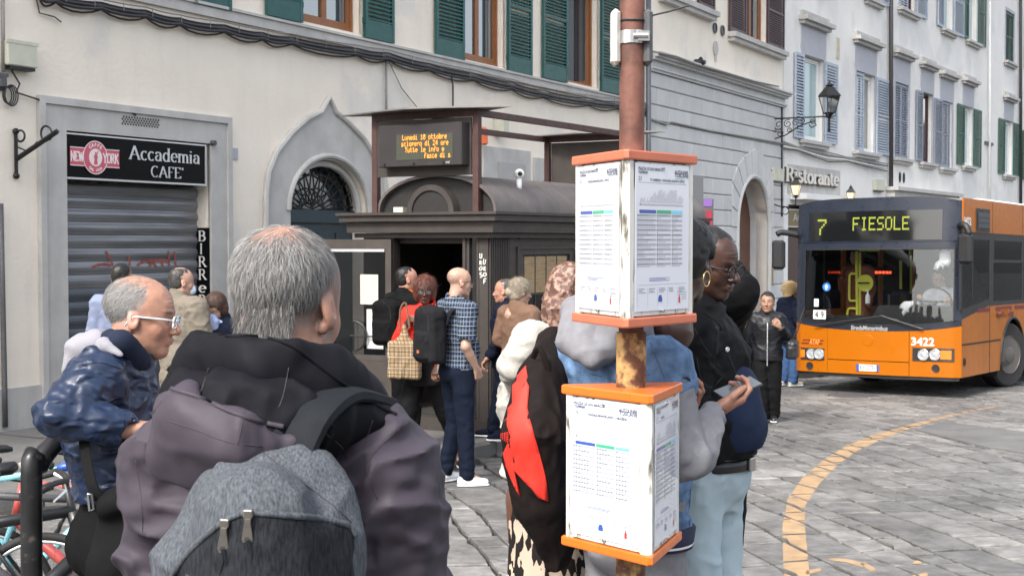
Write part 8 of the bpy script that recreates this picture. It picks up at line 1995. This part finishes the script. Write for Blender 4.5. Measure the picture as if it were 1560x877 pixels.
# ---------------------------------------------------------------- 1. white haired man in front, from behind
F_plum = mat('cloth_plum_grey', (.046,.038,.050), .62, var=.10, scale=4, bump=.0004, bscale=600, spec=.25, fold=.020, fscale=8); F_lin = mat('cloth_dark_lining', (.0065,.0065,.009), .7, spec=.12, var=.12, scale=5, bump=.0005, bscale=500, fold=.02, fscale=7)
def hero_scalp(V_):
 x, y, z = V_[:, 0], V_[:, 1], V_[:, 2]; up = np.clip((z+.055+.5*np.clip(y, 0, 1))/.03, 0, 1); back = np.clip((.06-y)/.03, 0, 1); ear = 1-np.exp(-((np.abs(x)-.08)**2/.012**2+(y+.002)**2/.03**2+(z+.005)**2/.035**2))
 d = np.sqrt((x/.055)**2+((y+.05)/.07)**2+((z-.118)/.055)**2); return .72*up*back*ear*np.clip(d-.55, 0, 1)
f1 = NFig('white haired man in plum grey hooded jacket seen from behind in the foreground', 434, 2.00, 14, 1.757, skin='ruddy', head=(6, 6, 1), scale_head=.90, hcp=(436, 466, 1.97), vox=.0055, hvox=.0028, hairc=(.09,.085,.08), hairline=hero_scalp, neck=.060, fat=.2,
          joints=dict(sl=(-.142,-.015,1.385), sr=(.145,-.015,1.385), el=(-.172,-.01,1.12), er=(.180,.02,1.12), wl=(-.20,.12,.92), wr=(.20,.17,.93), nb=(0,-.035,1.45)), age=1)
f1.hand('l', curl=40); f1.hand('r', curl=40); f1.done(); f1.face()
whorl = (.012, -.045, .13)
def hero_mask(p, rs_):
 x, y, z = p[:, 0], p[:, 1], p[:, 2]; d = np.sqrt((x/.042)**2+((y+.05)/.055)**2+((z-.118)/.045)**2)
 ok = (z > -.060+np.clip((y+.03)/.05, 0, 1)*.07) & ~((y > .045) & (z < .085)) & ~((np.abs(x) > .060) & (y > -.022) & (z < .032)); return ok & (rs_.rand(len(p)) < np.clip(d*1.0-.28, .24, 1))
for key, n, sd, L_ in (('white', 8500, 3, .022), ('grey', 8000, 4, .019), ('dgrey', 7500, 5, .018)):
 P_, D_, rs_ = scalp_pts(n, hero_mask, sd, r=(.0752, .0972, .0812))
 low = P_[:, 2] < .0; P_[low, 0] *= 1-.08*np.clip(-P_[low, 2]/.05, 0, 1)
 if key == 'dgrey': kp = (P_[:, 2] < .085) & (rs_.rand(n) < .95); P_, D_ = P_[kp], D_[kp]
 w_ = P_-np.array(whorl); w_ /= np.linalg.norm(w_, axis=1)[:, None]; dr = w_*.9+np.array([.0, .0, -.55])+rs_.randn(len(P_), 3)*.28; dr -= D_*np.sum(dr*D_, 1)[:, None]*.92; dr /= np.linalg.norm(dr, axis=1)[:, None]
 ribbons('hair', P_, dr, D_, L_*(.55+.8*rs_.rand(len(P_))), .00078, HM[key], f1.e, rs_=rs_, Mh=f1.Mh, lift=.42, seg=3, curl=2.0)
 # nape: strands on the neck side of the skull
 rs2 = np.random.RandomState(sd+20); m_ = {'white': 900, 'grey': 1700, 'dgrey': 2300}[key]; a_ = rs2.uniform(-2.55, -.70, m_); zz = rs2.uniform(-.080, .0, m_); Pn = np.stack([(.066+.1*(zz+.02))*np.cos(a_), -.030+(.058+.12*(zz+.02))*np.sin(a_), zz], 1); Dn = np.stack([np.cos(a_), np.sin(a_), 0*a_], 1); dn = np.stack([.2*rs2.randn(m_), .1*rs2.randn(m_)-.1, -np.ones(m_)], 1); dn /= np.linalg.norm(dn, axis=1)[:, None]
 ribbons('nape_hair', Pn, dn, Dn, (.017*(.5+.8*rs2.rand(m_))), .00075, HM[key], f1.e, rs_=rs2, Mh=f1.Mh, lift=.3)
def ex1(v):
 L = f1.Ln
 v.path([L(285, 660, 1.93), L(248, 720, 1.97), L(243, 830, 2.0)], [.045, .05, .05], .05); v.path([L(560, 660, 1.95), L(598, 740, 1.99), L(620, 860, 2.0)], [.05, .054, .05], .05)
jk = f1.top('jacket', F_plum, hem=.74, th=.034, fold=.012, collar=0, vox=.0045, flare=.0, cuff=.01, tail=ex1, armth=.86)
# stand collar with dark lining
v = Vol(); L = f1.Ln
v.path([L(345, 548, 1.90), L(400, 556, 1.86), L(470, 575, 1.88), L(530, 612, 1.95)], [.052, .056, .056, .050], .03); v.path([L(318, 570, 1.92), L(290, 602, 1.92)], [.050, .042], .03)
v.path([L(530, 612, 1.95), L(575, 632, 2.0)], [.042, .020], .02, sq=((0,0,1), .8)); v.path([L(352, 530, 1.90), L(430, 540, 1.86), L(500, 565, 1.90)], [.030, .034, .030], .03)
v.cone(tuple(f1.Mh @ Vector((0,-.03,-.30))), tuple(f1.Mh @ Vector((0,-.03,.02))), .062, .078, .006, '-')
v.plane(L(430, 517, 1.85), (0.05, .12, 1), .008)
v.wrinkle(folds(.006, 9, 9, 7, 1)); cl1 = np_mesh('collar', [blk(v, .0042)], F_lin, f1.e)
# hood hanging on the back: plum shell and dark inside
v = Vol(); v.path([L(272, 618, 1.86), L(300, 640, 1.80), L(365, 668, 1.77), L(430, 672, 1.78)], [.030, .052, .050, .030], .04); v.path([L(262, 640, 1.84), L(265, 690, 1.82), L(300, 715, 1.80)], [.022, .034, .020], .03); v.path([L(300, 690, 1.80), L(350, 700, 1.79), L(395, 690, 1.79)], [.026, .026, .016], .03)
v.path([L(285, 585, 1.86), L(340, 612, 1.79), L(420, 632, 1.77), L(480, 640, 1.80)], [.012, .026, .026, .02], .02, '-')
v.wrinkle(folds(.007, 10, 10, 7)); hd1 = np_mesh('hood', [blk(v, .0042)], F_plum, f1.e)
v = Vol(); v.path([L(292, 600, 1.87), L(345, 622, 1.83), L(420, 640, 1.82), L(500, 640, 1.86), L(560, 640, 1.93)], [.034, .050, .050, .045, .03], .03); v.wrinkle(folds(.010, 10, 10, 6, 2)); ln1 = np_mesh('hood_lining', [blk(v, .0045)], F_lin, f1.e)
M_seamk = plain('dark_stitching', (.038,.033,.038), .8); al1 = [jk, cl1, hd1, ln1]
for pts in ([(205,668),(225,640),(247,610)], [(262,598),(300,606),(350,628),(400,645),(428,646)], [(252,640),(300,655),(345,672),(400,680)], [(372,622),(368,650),(362,676)], [(568,640),(556,680),(560,720),(575,760)], [(625,640),(600,660),(570,690),(556,720)], [(490,655),(520,680),(532,700)], [(510,700),(506,735),(500,770)], [(318,560),(308,590),(300,606)], [(440,560),(432,600),(425,620)], [(206,700),(215,760),(218,830)]): seam(f1.e, al1, pts, m=M_seamk)
# rucksack
F_mel = mat('melange_grey_canvas', (.075,.083,.095), .9, var=.55, scale=240, stretch=(1.6,1,.28), bump=.0012, bscale=600, spec=.2); F_mel2 = mat('melange_shaded_canvas', (.018,.020,.024), .9, var=.6, scale=240, stretch=(1.6,1,.28), bump=.0012, bscale=600, spec=.15); F_web = mat('strap_webbing', (.009,.011,.014), .75, spec=.2, var=.12, scale=10, bump=.0008, bscale=700)
Lw = lambda a, b, c: tuple(at_y(a, b, c))
rk1 = empty('backpack', at_y(390, 850, 1.72), 'grey melange rucksack with metal zip pulls and painted lower shade on the white haired man', 'backpack'); RI = rk1.matrix_world.inverted(); Lr = lambda a, b, c: tuple(RI @ at_y(a, b, c))
v = Vol(); v.path([Lr(400, 792, 1.76), Lr(392, 910, 1.73), Lr(392, 1060, 1.74)], [.092, .124, .122], .04, sq=((0,1,0), .62)); v.path([Lr(350, 775, 1.77), Lr(470, 750, 1.77)], [.046, .046], .04); v.path([Lr(300, 855, 1.74), Lr(488, 825, 1.73)], [.045, .045], .04)
v.cone(Lr(390, 790, 1.66), Lr(395, 1040, 1.64), .07, .085, .05); v.wrinkle(folds(.006, 7, 7, 6, 1)); pk1 = np_mesh('pack', [blk(v, .0048)], F_mel, rk1)
fr1 = panel(rk1, pk1, [(245,900),(262,872),(285,845),(320,810),(352,788),(380,781),(430,784),(490,790),(530,800),(540,815),(540,900),(530,1040),(260,1040)], .002, F_mel2, 'shaded_front_panel')  # darker panel paints the shade on the pack below the zip arc
zp = seam(rk1, [pk1], [(262,877),(285,845),(320,810),(352,788),(380,781),(430,784),(490,790),(530,800),(541,815)], r=.0045, m=F_mel, name='zip_cover', off=.001)
seam(rk1, [pk1], [(400,688),(430,712),(465,738),(505,768),(535,795)], r=.0009, m=M_seamk)
M_zip = plain('antique_metal', (.42,.40,.36), .3, metal=.9)
def pull(px, py, L_, ang=0):
 h = surf([pk1], [(px, py), (px+.5, py+.5)], .007, 1)[0]; M = rk1.matrix_world.inverted() @ T(*h) @ Rx(R(6)) @ Ry(R(ang)); q = MB(M); w_ = .0066
 q.box(-w_*.8, w_*.8, -.004, .004, -.004, .006, bev=.001); q.box(-w_*.55, w_*.55, -.006, -.0025, -.012, -.004)
 ring = [(-w_*.6, -.010), (-w_, -L_*.85), (-w_*.6, -L_), (w_*.6, -L_), (w_, -L_*.85), (w_*.6, -.010)]; inn = [(x*.55, z*.30-L_*.62) for x, z in ring]
 q.prism(ring, -.0050, -.0036); o = q.build('zip_pull', M_zip, rk1)
 q = MB(M @ T(0,0,0)); q.add([(x*.55, -.0053, -L_*.80+(z+L_*.5)*.22) for x, z in ring], [tuple(range(6))]); q.build('pull_hole', M_seamk, o)
 q = MB(M); q.tube([(0,-.005,-L_*.85), (.002,-.006,-L_*1.2), (-.001,-.006,-L_*1.7), (.003,-.005,-L_*2.4)], .0022, 6); q.tube([(.002,-.006,-L_*.85), (.006,-.007,-L_*1.3), (.006,-.006,-L_*2.0), (.003,-.005,-L_*2.4)], .0022, 6); q.build('cord', F_web, o)
pull(378, 783, .034, 2); pull(342, 797, .034, 88*0+4)
seam(f1.e, al1, [(262,592),(300,604),(350,626),(400,643),(432,650)], r=.0042, m=F_plum, name='hood_rim', off=.0); seam(f1.e, al1, [(345,512),(400,514),(450,530),(520,582),(575,617),(604,632)], r=.0035, m=F_lin, name='collar_edge', off=.0)
strap(rk1, [Lr(448, 700, 1.755), Lr(462, 668, 1.775), Lr(488, 628, 1.80), Lr(530, 603, 1.865), Lr(585, 618, 1.96)], .050, .014, F_web, nrm=[(0,-1,.3),(-.1,-.9,.5),(.0,-.5,.9),(.1,0,1)])
strap(rk1, [Lr(395, 700, 1.75), Lr(412, 680, 1.755), Lr(430, 664, 1.77)], .026, .006, F_web, name='webbing', nrm=[(0,-1,.3),(0,-1,.3)]); strap(rk1, [Lr(340, 700, 1.75), Lr(362, 690, 1.745), Lr(385, 705, 1.75)], .016, .008, F_web, name='carry_loop', nrm=[(0,-1,.5),(0,-1,.5)])
# ---------------------------------------------------------------- 2. man in shiny blue jacket leaning on the barrier
F_nyl = mat('cloth_blue_nylon', (.008,.018,.048), .36, var=.10, scale=6, bump=.0005, bscale=90, spec=.5, fold=.022, fscale=15, stretch=(1,1,1.6))
def m2_scalp(V_):
 x, y, z = V_[:, 0], V_[:, 1], V_[:, 2]; return .55*np.clip((z+.03)/.03, 0, 1)*np.clip((.03-y)/.03, 0, 1)*np.clip((.105-z)/.03, 0, 1)*np.clip(1-np.exp(-((np.abs(x)-.08)**2/.012**2+y**2/.03**2+z**2/.035**2)), 0, 1)
f2 = NFig('elderly man with pale framed glasses in a shiny blue jacket leaning on the barrier', 194, 3.98, 84, 1.69, skin='ruddy', head=(2, 6, 0), scale_head=.94, hcp=(213, 483, 3.95), vox=.007, hvox=.0032, age=1, fat=.5, nose=1.15, hairc=(.42,.40,.385), hairline=m2_scalp, neck=.062,
          jp=dict(sr=(150,575,3.78), er=(90,634,3.66), wr=(190,654,3.72), sl=(168,570,4.14), el=(185,690,4.12), wl=(240,660,4.02), nb=(195,548,3.95), chest=(170,640,3.95), waist=(180,730,3.97), pel=(186,800,3.98)))
f2.hand('r', f2.Lk(225, 650, 3.74), (0,0,-1), curl=40); f2.hand('l', curl=40); f2.done(); f2.face(); glasses(f2.e, f2.Mh, mat('pale_blue_frame', (.55,.62,.66), .3, var=0), 'rect', .0030)
m2m = mask_std(-.01, -.035)
def m2mask(p, rs_):
 x, y, z = p[:, 0], p[:, 1], p[:, 2]; ok = (z > -.045+np.clip((y+.01)/.05, 0, 1)*.07) & (y < .035) & ~((np.abs(x) > .058) & (y > -.02) & (z < .032)); return ok & (rs_.rand(len(p)) < np.clip((.112-z)/.035, .07, 1))
for key, n, sd in (('white', 9000, 11), ('grey', 2500, 12)):
 P_, D_, rs_ = scalp_pts(n, m2mask, sd, r=(.0752, .0972, .0812)); dr = np.tile(np.array([0, -.5, -.75]), (len(P_), 1))+rs_.randn(len(P_), 3)*.3; dr -= D_*np.sum(dr*D_, 1)[:, None]*.9; dr /= np.linalg.norm(dr, axis=1)[:, None]
 ribbons('hair', P_, dr, D_, .022*(.5+.8*rs_.rand(len(P_))), .0011, HM[key], f2.e, rs_=rs_, Mh=f2.Mh, lift=.5, curl=2.0)
def ex2(v):
 for a, fr_, am in (('er', 60, .008), ('sr', 52, .007)): v.wrinkle(limb_folds(am, f2.J[a], .24, fr_, Vector(f2.J['er'])-Vector(f2.J['sr'])))
 v.wrinkle(folds(.005, 12, 12, 17, 2))
j2 = f2.top('blue_jacket', F_nyl, hem=1.07, th=.026, fold=.006, collar=0, vox=.0055, tail=ex2, flare=.01, belly=.02, armth=.95)
L = f2.Ln; v = Vol(); v.path([L(165, 520, 3.93), L(185, 520, 3.80), L(205, 545, 3.86), L(222, 560, 3.95)], [.034, .034, .034, .024], .02); v.path([L(165, 520, 3.97), L(190, 515, 4.08), L(215, 555, 4.05)], [.03, .03, .03], .02); v.cone(tuple(f2.Mh @ Vector((0,-.04,-.25))), tuple(f2.Mh @ Vector((0,-.02,.0))), .062, .076, .006, '-'); v.plane(L(160, 480, 3.9), (0, -.35, 1)); v.wrinkle(folds(.004, 9, 9, 9)); np_mesh('collar', [blk(v, .006)], fabric('navy_collar', (.012,.017,.034)), f2.e)
v = Vol(); v.path([L(150, 520, 3.90), L(126, 532, 3.92), L(108, 565, 3.92)], [.034, .046, .026], .03); v.path([L(158, 525, 3.78), L(185, 540, 3.76)], [.020, .008], .03); v.path([L(150, 515, 4.04), L(126, 535, 4.02), L(108, 560, 3.98)], [.03, .04, .02], .03); v.wrinkle(folds(.006, 9, 9, 6, 1)); np_mesh('pale_hood', [blk(v, .006)], fabric('pale_lining', (.24,.235,.26), var=.05), f2.e)
for pts in ([(192,590),(190,640),(188,690)], [(250,548),(252,600),(256,640)], [(120,560),(150,552),(185,562)]): seam(f2.e, [j2], pts, r=.0012, m=F_navy)
f2.trousers('trousers', F_black, vox=.012); f2.shoes(S_black)
sb = empty('shoulder_bag', at_y(180, 800, 3.60), 'black padded shoulder bag hanging at the side of the man in the blue jacket', 'bag'); SI = sb.matrix_world.inverted(); Ls = lambda a, b, c: tuple(SI @ at_y(a, b, c))
v = Vol(); v.path([Ls(185, 770, 3.64), Ls(182, 860, 3.62), Ls(195, 940, 3.62)], [.055, .085, .085], .05, sq=((0,1,0), .6)); v.path([Ls(165, 770, 3.6), Ls(210, 752, 3.6)], [.035, .035], .03); v.wrinkle(folds(.004, 8, 8, 6)); bb_ = np_mesh('bag_body', [blk(v, .007)], F_black, sb)
strap(sb, [Ls(160, 770, 3.60), Ls(141, 740, 3.60), Ls(132, 700, 3.64), Ls(126, 655, 3.70)], .030, .004, F_black, nrm=[(0,-1,0),(0,-1,0)]); q = MB(); q.tube([Ls(134, 752, 3.585), Ls(140, 752, 3.58), Ls(143, 775, 3.58), Ls(137, 778, 3.58), Ls(134, 752, 3.585)], .004, 6); q.build('buckle', M_chrome, sb)
# ---------------------------------------------------------------- 3. woman in patterned headscarf with red and black rucksack
f3 = NFig('person in brown patterned headscarf and white knit cardigan behind the timetable', 838, 4.85, 18, 1.69, skin='brown', head=(8, 6, 0), hcp=(872, 462, 4.85), sex='f', vox=.009, hvox=.006, jp=dict(sl=(815,520,4.80), el=(783,555,4.62), wl=(800,600,4.9)))
f3.done(); v = Vol(); v.ell((0,-.015,.045), (.088,.112,.096), .01); v.ell((0,-.05,-.03), (.082,.085,.075), .04); v.cone((0,-.06,-.08), (0,-.07,-.16), .06, .075, .03); v.box((0,.125,-.02), (.065,.06,.085), .03, .01, '-'); v.wrinkle(folds(.008, 14, 14, 9, 1)); np_mesh('headscarf', [blk(v, .005, f3.Mh)], mat('paisley_scarf', (.085,.038,.026), .6, var=.3, scale=50, c2=(.25,.15,.11), c2scale=38, mix=.52, sharp=.03), f3.e)
f3.top('white_cardigan', F_white, hem=.98, th=.018, fold=.009, vox=.007); v = Vol(); v.cone((0,0,.96), (0,0,.25), .12, .18, .03, sq=((0,1,0),.85)); v.plane((0,0,.30), (0,0,-1)); v.wrinkle(folds(.014, 8, 8, 1)); np_mesh('patterned_skirt', [blk(v, .012)], voro('cream_black', [(.012,.010,.009), (.45,.36,.28)], 40, (1,1,.45)), f3.e); f3.shoes(S_black)
rb = empty('backpack', at_y(815, 680, 4.5), 'sagging black rucksack with a large bright red panel in the queue', 'backpack'); RI = rb.matrix_world.inverted(); L = lambda a, b, c: tuple(RI @ at_y(a, b, c))
F_bag = mat('cloth_brown_black_canvas', (.009,.006,.0055), .8, spec=.15, var=.15, scale=12, bump=.001, bscale=300)
v = Vol(); v.path([L(843, 520, 4.62), L(828, 580, 4.50), L(815, 660, 4.42), L(828, 760, 4.45), L(848, 850, 4.5)], [.045, .085, .112, .095, .045], .05); v.path([L(845, 600, 4.55), L(855, 820, 4.5)], [.06, .05], .04); v.wrinkle(folds(.010, 8, 8, 5, 1)); bk = np_mesh('pack', [blk(v, .006)], F_bag, rb)
panel(rb, bk, [(801,556),(772,585),(752,608),(750,622),(768,640),(778,665),(766,690),(770,710),(785,745),(792,756),(782,715),(800,735),(820,758),(836,764),(833,735),(822,690),(812,655),(803,620),(806,590)], .006, mat('cloth_red_panel', (.70,.028,.014), .7, var=.04, bump=.001, bscale=300), 'red_panel')
panel(rb, bk, [(796,800),(800,822),(812,835),(806,818)], .006, mat('cloth_red_panel', (0,0,0)), 'red_panel')
q = MB(); RI_ = rb.matrix_world.inverted()
for r_ in range(7):
 for c_ in range(r_+1):
  P = surf([bk], [(758+r_*2.6, 662+c_*2.6-r_*.6), (758.4+r_*2.6, 662.4+c_*2.6-r_*.6)], .003, 1)
  if P: q.ball(tuple(RI_ @ P[0]), .0022, 5, 4)
q.build('red_emblem', mat('cloth_red_panel', (0,0,0)), rb, kind='stuff')
strap(rb, [L(828, 560, 4.52), L(838, 530, 4.60), L(852, 505, 4.72), L(868, 500, 4.84)], .05, .012, F_bag, nrm=[(-.2,-1,.3),(-.2,-1,.6),(0,0,1)]); strap(rb, [L(812, 545, 4.45), L(822, 530, 4.42), L(834, 560, 4.42), L(842, 600, 4.45)], .018, .004, F_bag, name='carry_loop', nrm=[(0,-1,0),(0,-1,0)]); strap(rb, [L(852, 620, 4.42), L(850, 700, 4.40), L(842, 800, 4.44), L(835, 870, 4.48)], .014, .004, F_bag, name='webbing', nrm=[(0,-1,0),(0,-1,0)])
# ---------------------------------------------------------------- 4. tall person in denim jacket with phone
f4 = NFig('tall person with hoop earring in denim and grey jacket holding a phone', 965, 4.42, 52, 1.88, skin='dark', head=(-14, 10, 0), hcp=(1043, 398, 4.42), vox=.007, hvox=.004,
          jp=dict(nb=(945,505,4.40), chest=(955,610,4.42), waist=(965,715,4.42), pel=(965,800,4.42), sl=(885,545,4.55), sr=(1008,560,4.20), er=(1050,700,4.12), wr=(1088,626,4.30), el=(890,720,4.66), wl=(1032,640,4.62)))
f4.sk = (SK['handbrown'][0], SK['handbrown'][1], SK['dark'][2])
phc = at_y(1122, 592, 4.36); I4 = f4.e.matrix_world.inverted(); w4 = f4.e.matrix_world.to_3x3().inverted()
f4.hand('r', f4.Lk(1125, 612, 4.34), tuple(w4 @ Vector((-.1,.35,.9))), curl=((30,50,40),(34,55,45),(40,60,50),(45,65,50)), thumb=(50,5), vox=.0032, scale=1.04)
f4.hand('l', f4.Lk(1090, 592, 4.50), tuple(w4 @ Vector((.1,-.5,.8))), curl=((18,35,25),(30,45,35),(38,55,40),(45,60,45)), thumb=(40,0), vox=.0032, scale=1.04); f4.done(); f4.face()
cap_hair(f4.e, f4.Mh, 'black', 5000, .022, mask_std(.06, -.02), comb_down(0, 0, 1.2), width=.002, thick=.022, curl=9, lift=.9, vox=.005, cut=hair_cut)
q = MB(f4.Mh); q.tube([(.086, -.004+.0*t, -.052+0) if False else (.088, -.004+.020*math.cos(R(t)), -.056+.024*math.sin(R(t))) for t in range(0, 361, 20)], .0024, 6); q.build('hoop_earring', plain('gold', (.75,.55,.25), .2, metal=1), f4.e, smooth=True)
dj = f4.top('denim_jacket', F_denim, hem=.80, th=.038, fold=.008, sleeve=.10, vox=.0065, collar=.0, flare=.015, belly=.02)
J = f4.J; v = Vol(); e_, w_ = Vector(J['er']), Vector(J['wr']); v.path([J['sr'], tuple(Vector(J['sr']).lerp(e_, .5)), J['er'], tuple(e_.lerp(w_, .55)), tuple(e_.lerp(w_, .86))], [.070, .072, .068, .058, .042], .03)
v.path([J['sl'], J['el']], [.075, .07], .03); v.path([J['el'], tuple(Vector(J['el']).lerp(Vector(J['wl']), .86))], [.068, .046], .03)
for a in 'lr': v.wrinkle(limb_folds(.007, J['e'+a], .19, 50, Vector(J['w'+a])-Vector(J['s'+a])))
v.wrinkle(folds(.009, 9, 9, 7, 1)); np_mesh('grey_sleeves', [blk(v, .0058)], F_gfleece, f4.e)
M_rib = plain('navy_rib', (.016,.018,.045), .85); M_ribw = plain('white_rib', (.62,.62,.66), .85)
for a in 'rl':
 e_, w_ = Vector(J['e'+a]), Vector(J['w'+a]); d_ = (w_-e_).normalized(); c0_, c1_ = w_-d_*.055, w_-d_*.004; q = MB(); q.tube([c0_, c0_+d_*.01, c1_-d_*.006, c1_], [.040, .044, .040, .034], 20); cf = q.build('ribbed_cuff', M_rib, f4.e, smooth=True)
 for t_ in (.017, .031): q = MB(); q.tube([c0_+d_*t_, c0_+d_*(t_+.007)], .0450-(t_*.1), 20); q.build('cuff_stripe', M_ribw, cf)
hem_c = Vector((J['pel'][0], J['pel'][1], .80*f4.k)); q = MB()
def ov(z, rx_, ry_, dz=0): return [(hem_c.x+rx_*math.cos(R(t)), hem_c.y+ry_*math.sin(R(t)), z) for t in range(0, 360, 12)]
q.loft([ov(hem_c.z-.055, .195, .150), ov(hem_c.z-.05, .215, .165), ov(hem_c.z+.012, .225, .172), ov(hem_c.z+.018, .20, .15)]); hm = q.build('ribbed_hem', M_rib, f4.e, smooth=True)
for z_ in (-.036, -.014): q = MB(); q.loft([ov(hem_c.z+z_-.0045, .2205+z_*.1, .1695+z_*.1), ov(hem_c.z+z_+.0045, .2215+z_*.1, .1705+z_*.1)]); q.build('hem_stripe', M_ribw, hm)
L = f4.Ln; v = Vol(); v.path([L(872, 470, 4.40), L(868, 520, 4.30), L(905, 545, 4.24), L(945, 520, 4.26)], [.030, .038, .040, .032], .03); v.path([L(872, 470, 4.40), L(905, 462, 4.46), L(960, 475, 4.46), L(990, 500, 4.40)], [.035, .042, .045, .04], .03); v.path([L(895, 505, 4.33), L(960, 500, 4.30)], [.075, .085], .04, sq=((0,1,0), .6)); v.wrinkle(folds(.008, 9, 9, 6, 2)); np_mesh('grey_hood', [blk(v, .0055)], F_gfleece, f4.e)
f4.trousers('trousers', F_gfleece, bag=.02, vox=.012); f4.shoes(S_white)
for pts in ([(990,520),(1000,545),(1012,575)], [(850,560),(862,640),(858,730)], [(1052,745),(1050,780),(1052,815)], [(900,570),(940,575),(990,570)]): seam(f4.e, [dj], pts, r=.0014, m=plain('blue_stitch', (.05,.09,.16), .8))
dx_ = Vector((.82,.30,.28)).normalized(); nz2 = Vector((-.22,-.38,.90)); nz2 = (nz2-dx_*nz2.dot(dx_)).normalized(); ph = MB(basis(phc, dx_, nz2.cross(dx_), nz2)); ph.box(-.068, .078, -.037, .037, -.004, .004, bev=.003); po_ = tag(ph.build('phone', S_black), 'black smartphone held in both hands of the person in denim', 'phone')
ph = MB(basis(phc, dx_, nz2.cross(dx_), nz2)); ph.box(-.064, .074, -.034, .034, .0041, .0046); ph.build('screen', plain('phone_screen', (.10,.11,.115), .06, coat=1.0), po_)
# ---------------------------------------------------------------- 5. man in glasses, black jacket and pale jeans
f5 = NFig('man with round dark glasses, black jacket, navy shirt and pale jeans, frowning', 1075, 4.85, 122, 1.84, skin='dark', head=(4, 14, 4), hcp=(1080, 400, 4.85), vox=.0075, hvox=.0034, fat=.9, age=1, nose=1.25, jaw=1.05, lips=1.0, neck=.068, brow=(.012,.01,.009), stubble=.5,
          jp=dict(nb=(1062,470,4.86), sr=(1052,520,4.68), er=(1040,640,4.66), wr=(1104,722,4.80), sl=(1085,520,5.02), chest=(1075,560,4.86), waist=(1085,640,4.86), pel=(1090,715,4.86), el=(1075,620,5.08), wl=(1078,690,5.02)))
f5.hand('l', curl=40); f5.done(); f5.face(); glasses(f5.e, f5.Mh, M_bblk, 'round', .0028, plain('tinted_lens', (.03,.03,.03), .1, alpha=.35, spec=.3))
cap_hair(f5.e, f5.Mh, 'black', 5000, .007, mask_std(.05, -.02), comb_down(0, 0, .8), width=.0015, thick=.005, curl=6, cut=hair_cut)
F_nv = fabric('navy_jersey', (.012,.020,.048), var=.05, bump=.0005); F_bd = mat('cloth_black_denim', (.005,.0052,.0062), .75, spec=.15, var=.15, bump=.0006, bscale=500)
L = f5.Ln; v = Vol(); v.path([L(1085, 560, 4.84), L(1098, 600, 4.82), L(1105, 650, 4.82), L(1098, 690, 4.84)], [.11, .135, .145, .12], .05); v.plane(L(1100, 682, 4.8), (0,.0,-1)); v.wrinkle(folds(.003, 6, 6, 6)); np_mesh('navy_shirt', [blk(v, .0065)], F_nv, f5.e)
def ex5(v): v.path([L(1150, 560, 4.62), L(1150, 700, 4.62)], [.085, .10], .01, '-')
j5 = f5.top('black_jacket', F_bd, hem=.985, th=.038, fold=.010, vox=.006, collar=.0, tail=None, belly=.01, cuff=.012)
v = Vol(); v.path([L(1050, 470, 4.72), L(1068, 485, 4.70), L(1092, 500, 4.72)], [.028, .030, .018], .015); v.path([L(1048, 465, 4.82), L(1050, 470, 4.72)], [.03, .028], .02); v.wrinkle(folds(.004, 9, 9, 9)); c5 = np_mesh('jacket_collar', [blk(v, .005)], F_bd, f5.e)
for (a, b_, m_) in ((1092, 500, S_black), (1108, 532, M_silver)):
 P = surf([j5, c5], [(a, b_), (a+.5, b_+.5)], .004, 1)
 if P: q = MB(f5.e.matrix_world.inverted() @ T(*P[0]) @ Rz(R(20)) @ Rx(R(90))); q.lathe([(.0, -.002), (.008, -.002), (.0085, .002), (.005, .004), (0, .003)], 14); q.build('button', m_, f5.e)
for pts in ([(1058,500),(1075,530),(1098,560)], [(1062,545),(1068,575),(1082,590),(1100,575)], [(1070,600),(1085,660)], [(1092,505),(1112,545),(1128,590),(1142,640)]): seam(f5.e, [j5], pts, r=.0012, m=M_seamk)
f5.trousers('pale_jeans', F_ljean, th=.012, bag=.010, vox=.0085, fold=.008); f5.shoes(S_white)
pc_ = Vector(f5.J['pel']); q = MB(); bel = lambda z, r_: [(pc_.x+(.165+r_)*math.cos(R(t)), pc_.y+(.128+r_)*math.sin(R(t)), z) for t in range(0, 360, 12)]
q.loft([bel(pc_.z+.010, 0), bel(pc_.z+.012, .006), bel(pc_.z+.048, .006), bel(pc_.z+.05, 0)]); q.build('belt', _mc['black_leather'], f5.e, smooth=True); q = MB(); q.box(pc_.x-.025, pc_.x+.025, pc_.y+.132, pc_.y+.142, pc_.z+.006, pc_.z+.054, bev=.003); q.build('belt_buckle', M_zip, f5.e)
# ---------------------------------------------------------------- 6. person in black with raised elbow
f6 = NFig('person in black with one elbow raised, hidden behind the man with round glasses', 1078, 5.5, 330, 1.80, skin='dark', vox=.010, hvox=.007, hcp=(1080, 408, 5.5), jp=dict(sr=(1098,478,5.45), er=(1121,445,5.28), wr=(1095,398,5.42)))
f6.hand('r', f6.Lk(1082, 385, 5.45), (-1,0,0), curl=30, vox=.005); f6.done(); cap_hair(f6.e, f6.Mh, 'black', 0, .01, mask_std(), comb_down(), thick=.008, cut=hair_cut); f6.top('black_top', F_black, hem=.85, th=.042, vox=.008, armth=1.1); f6.trousers('trousers', F_black); f6.shoes(S_black)
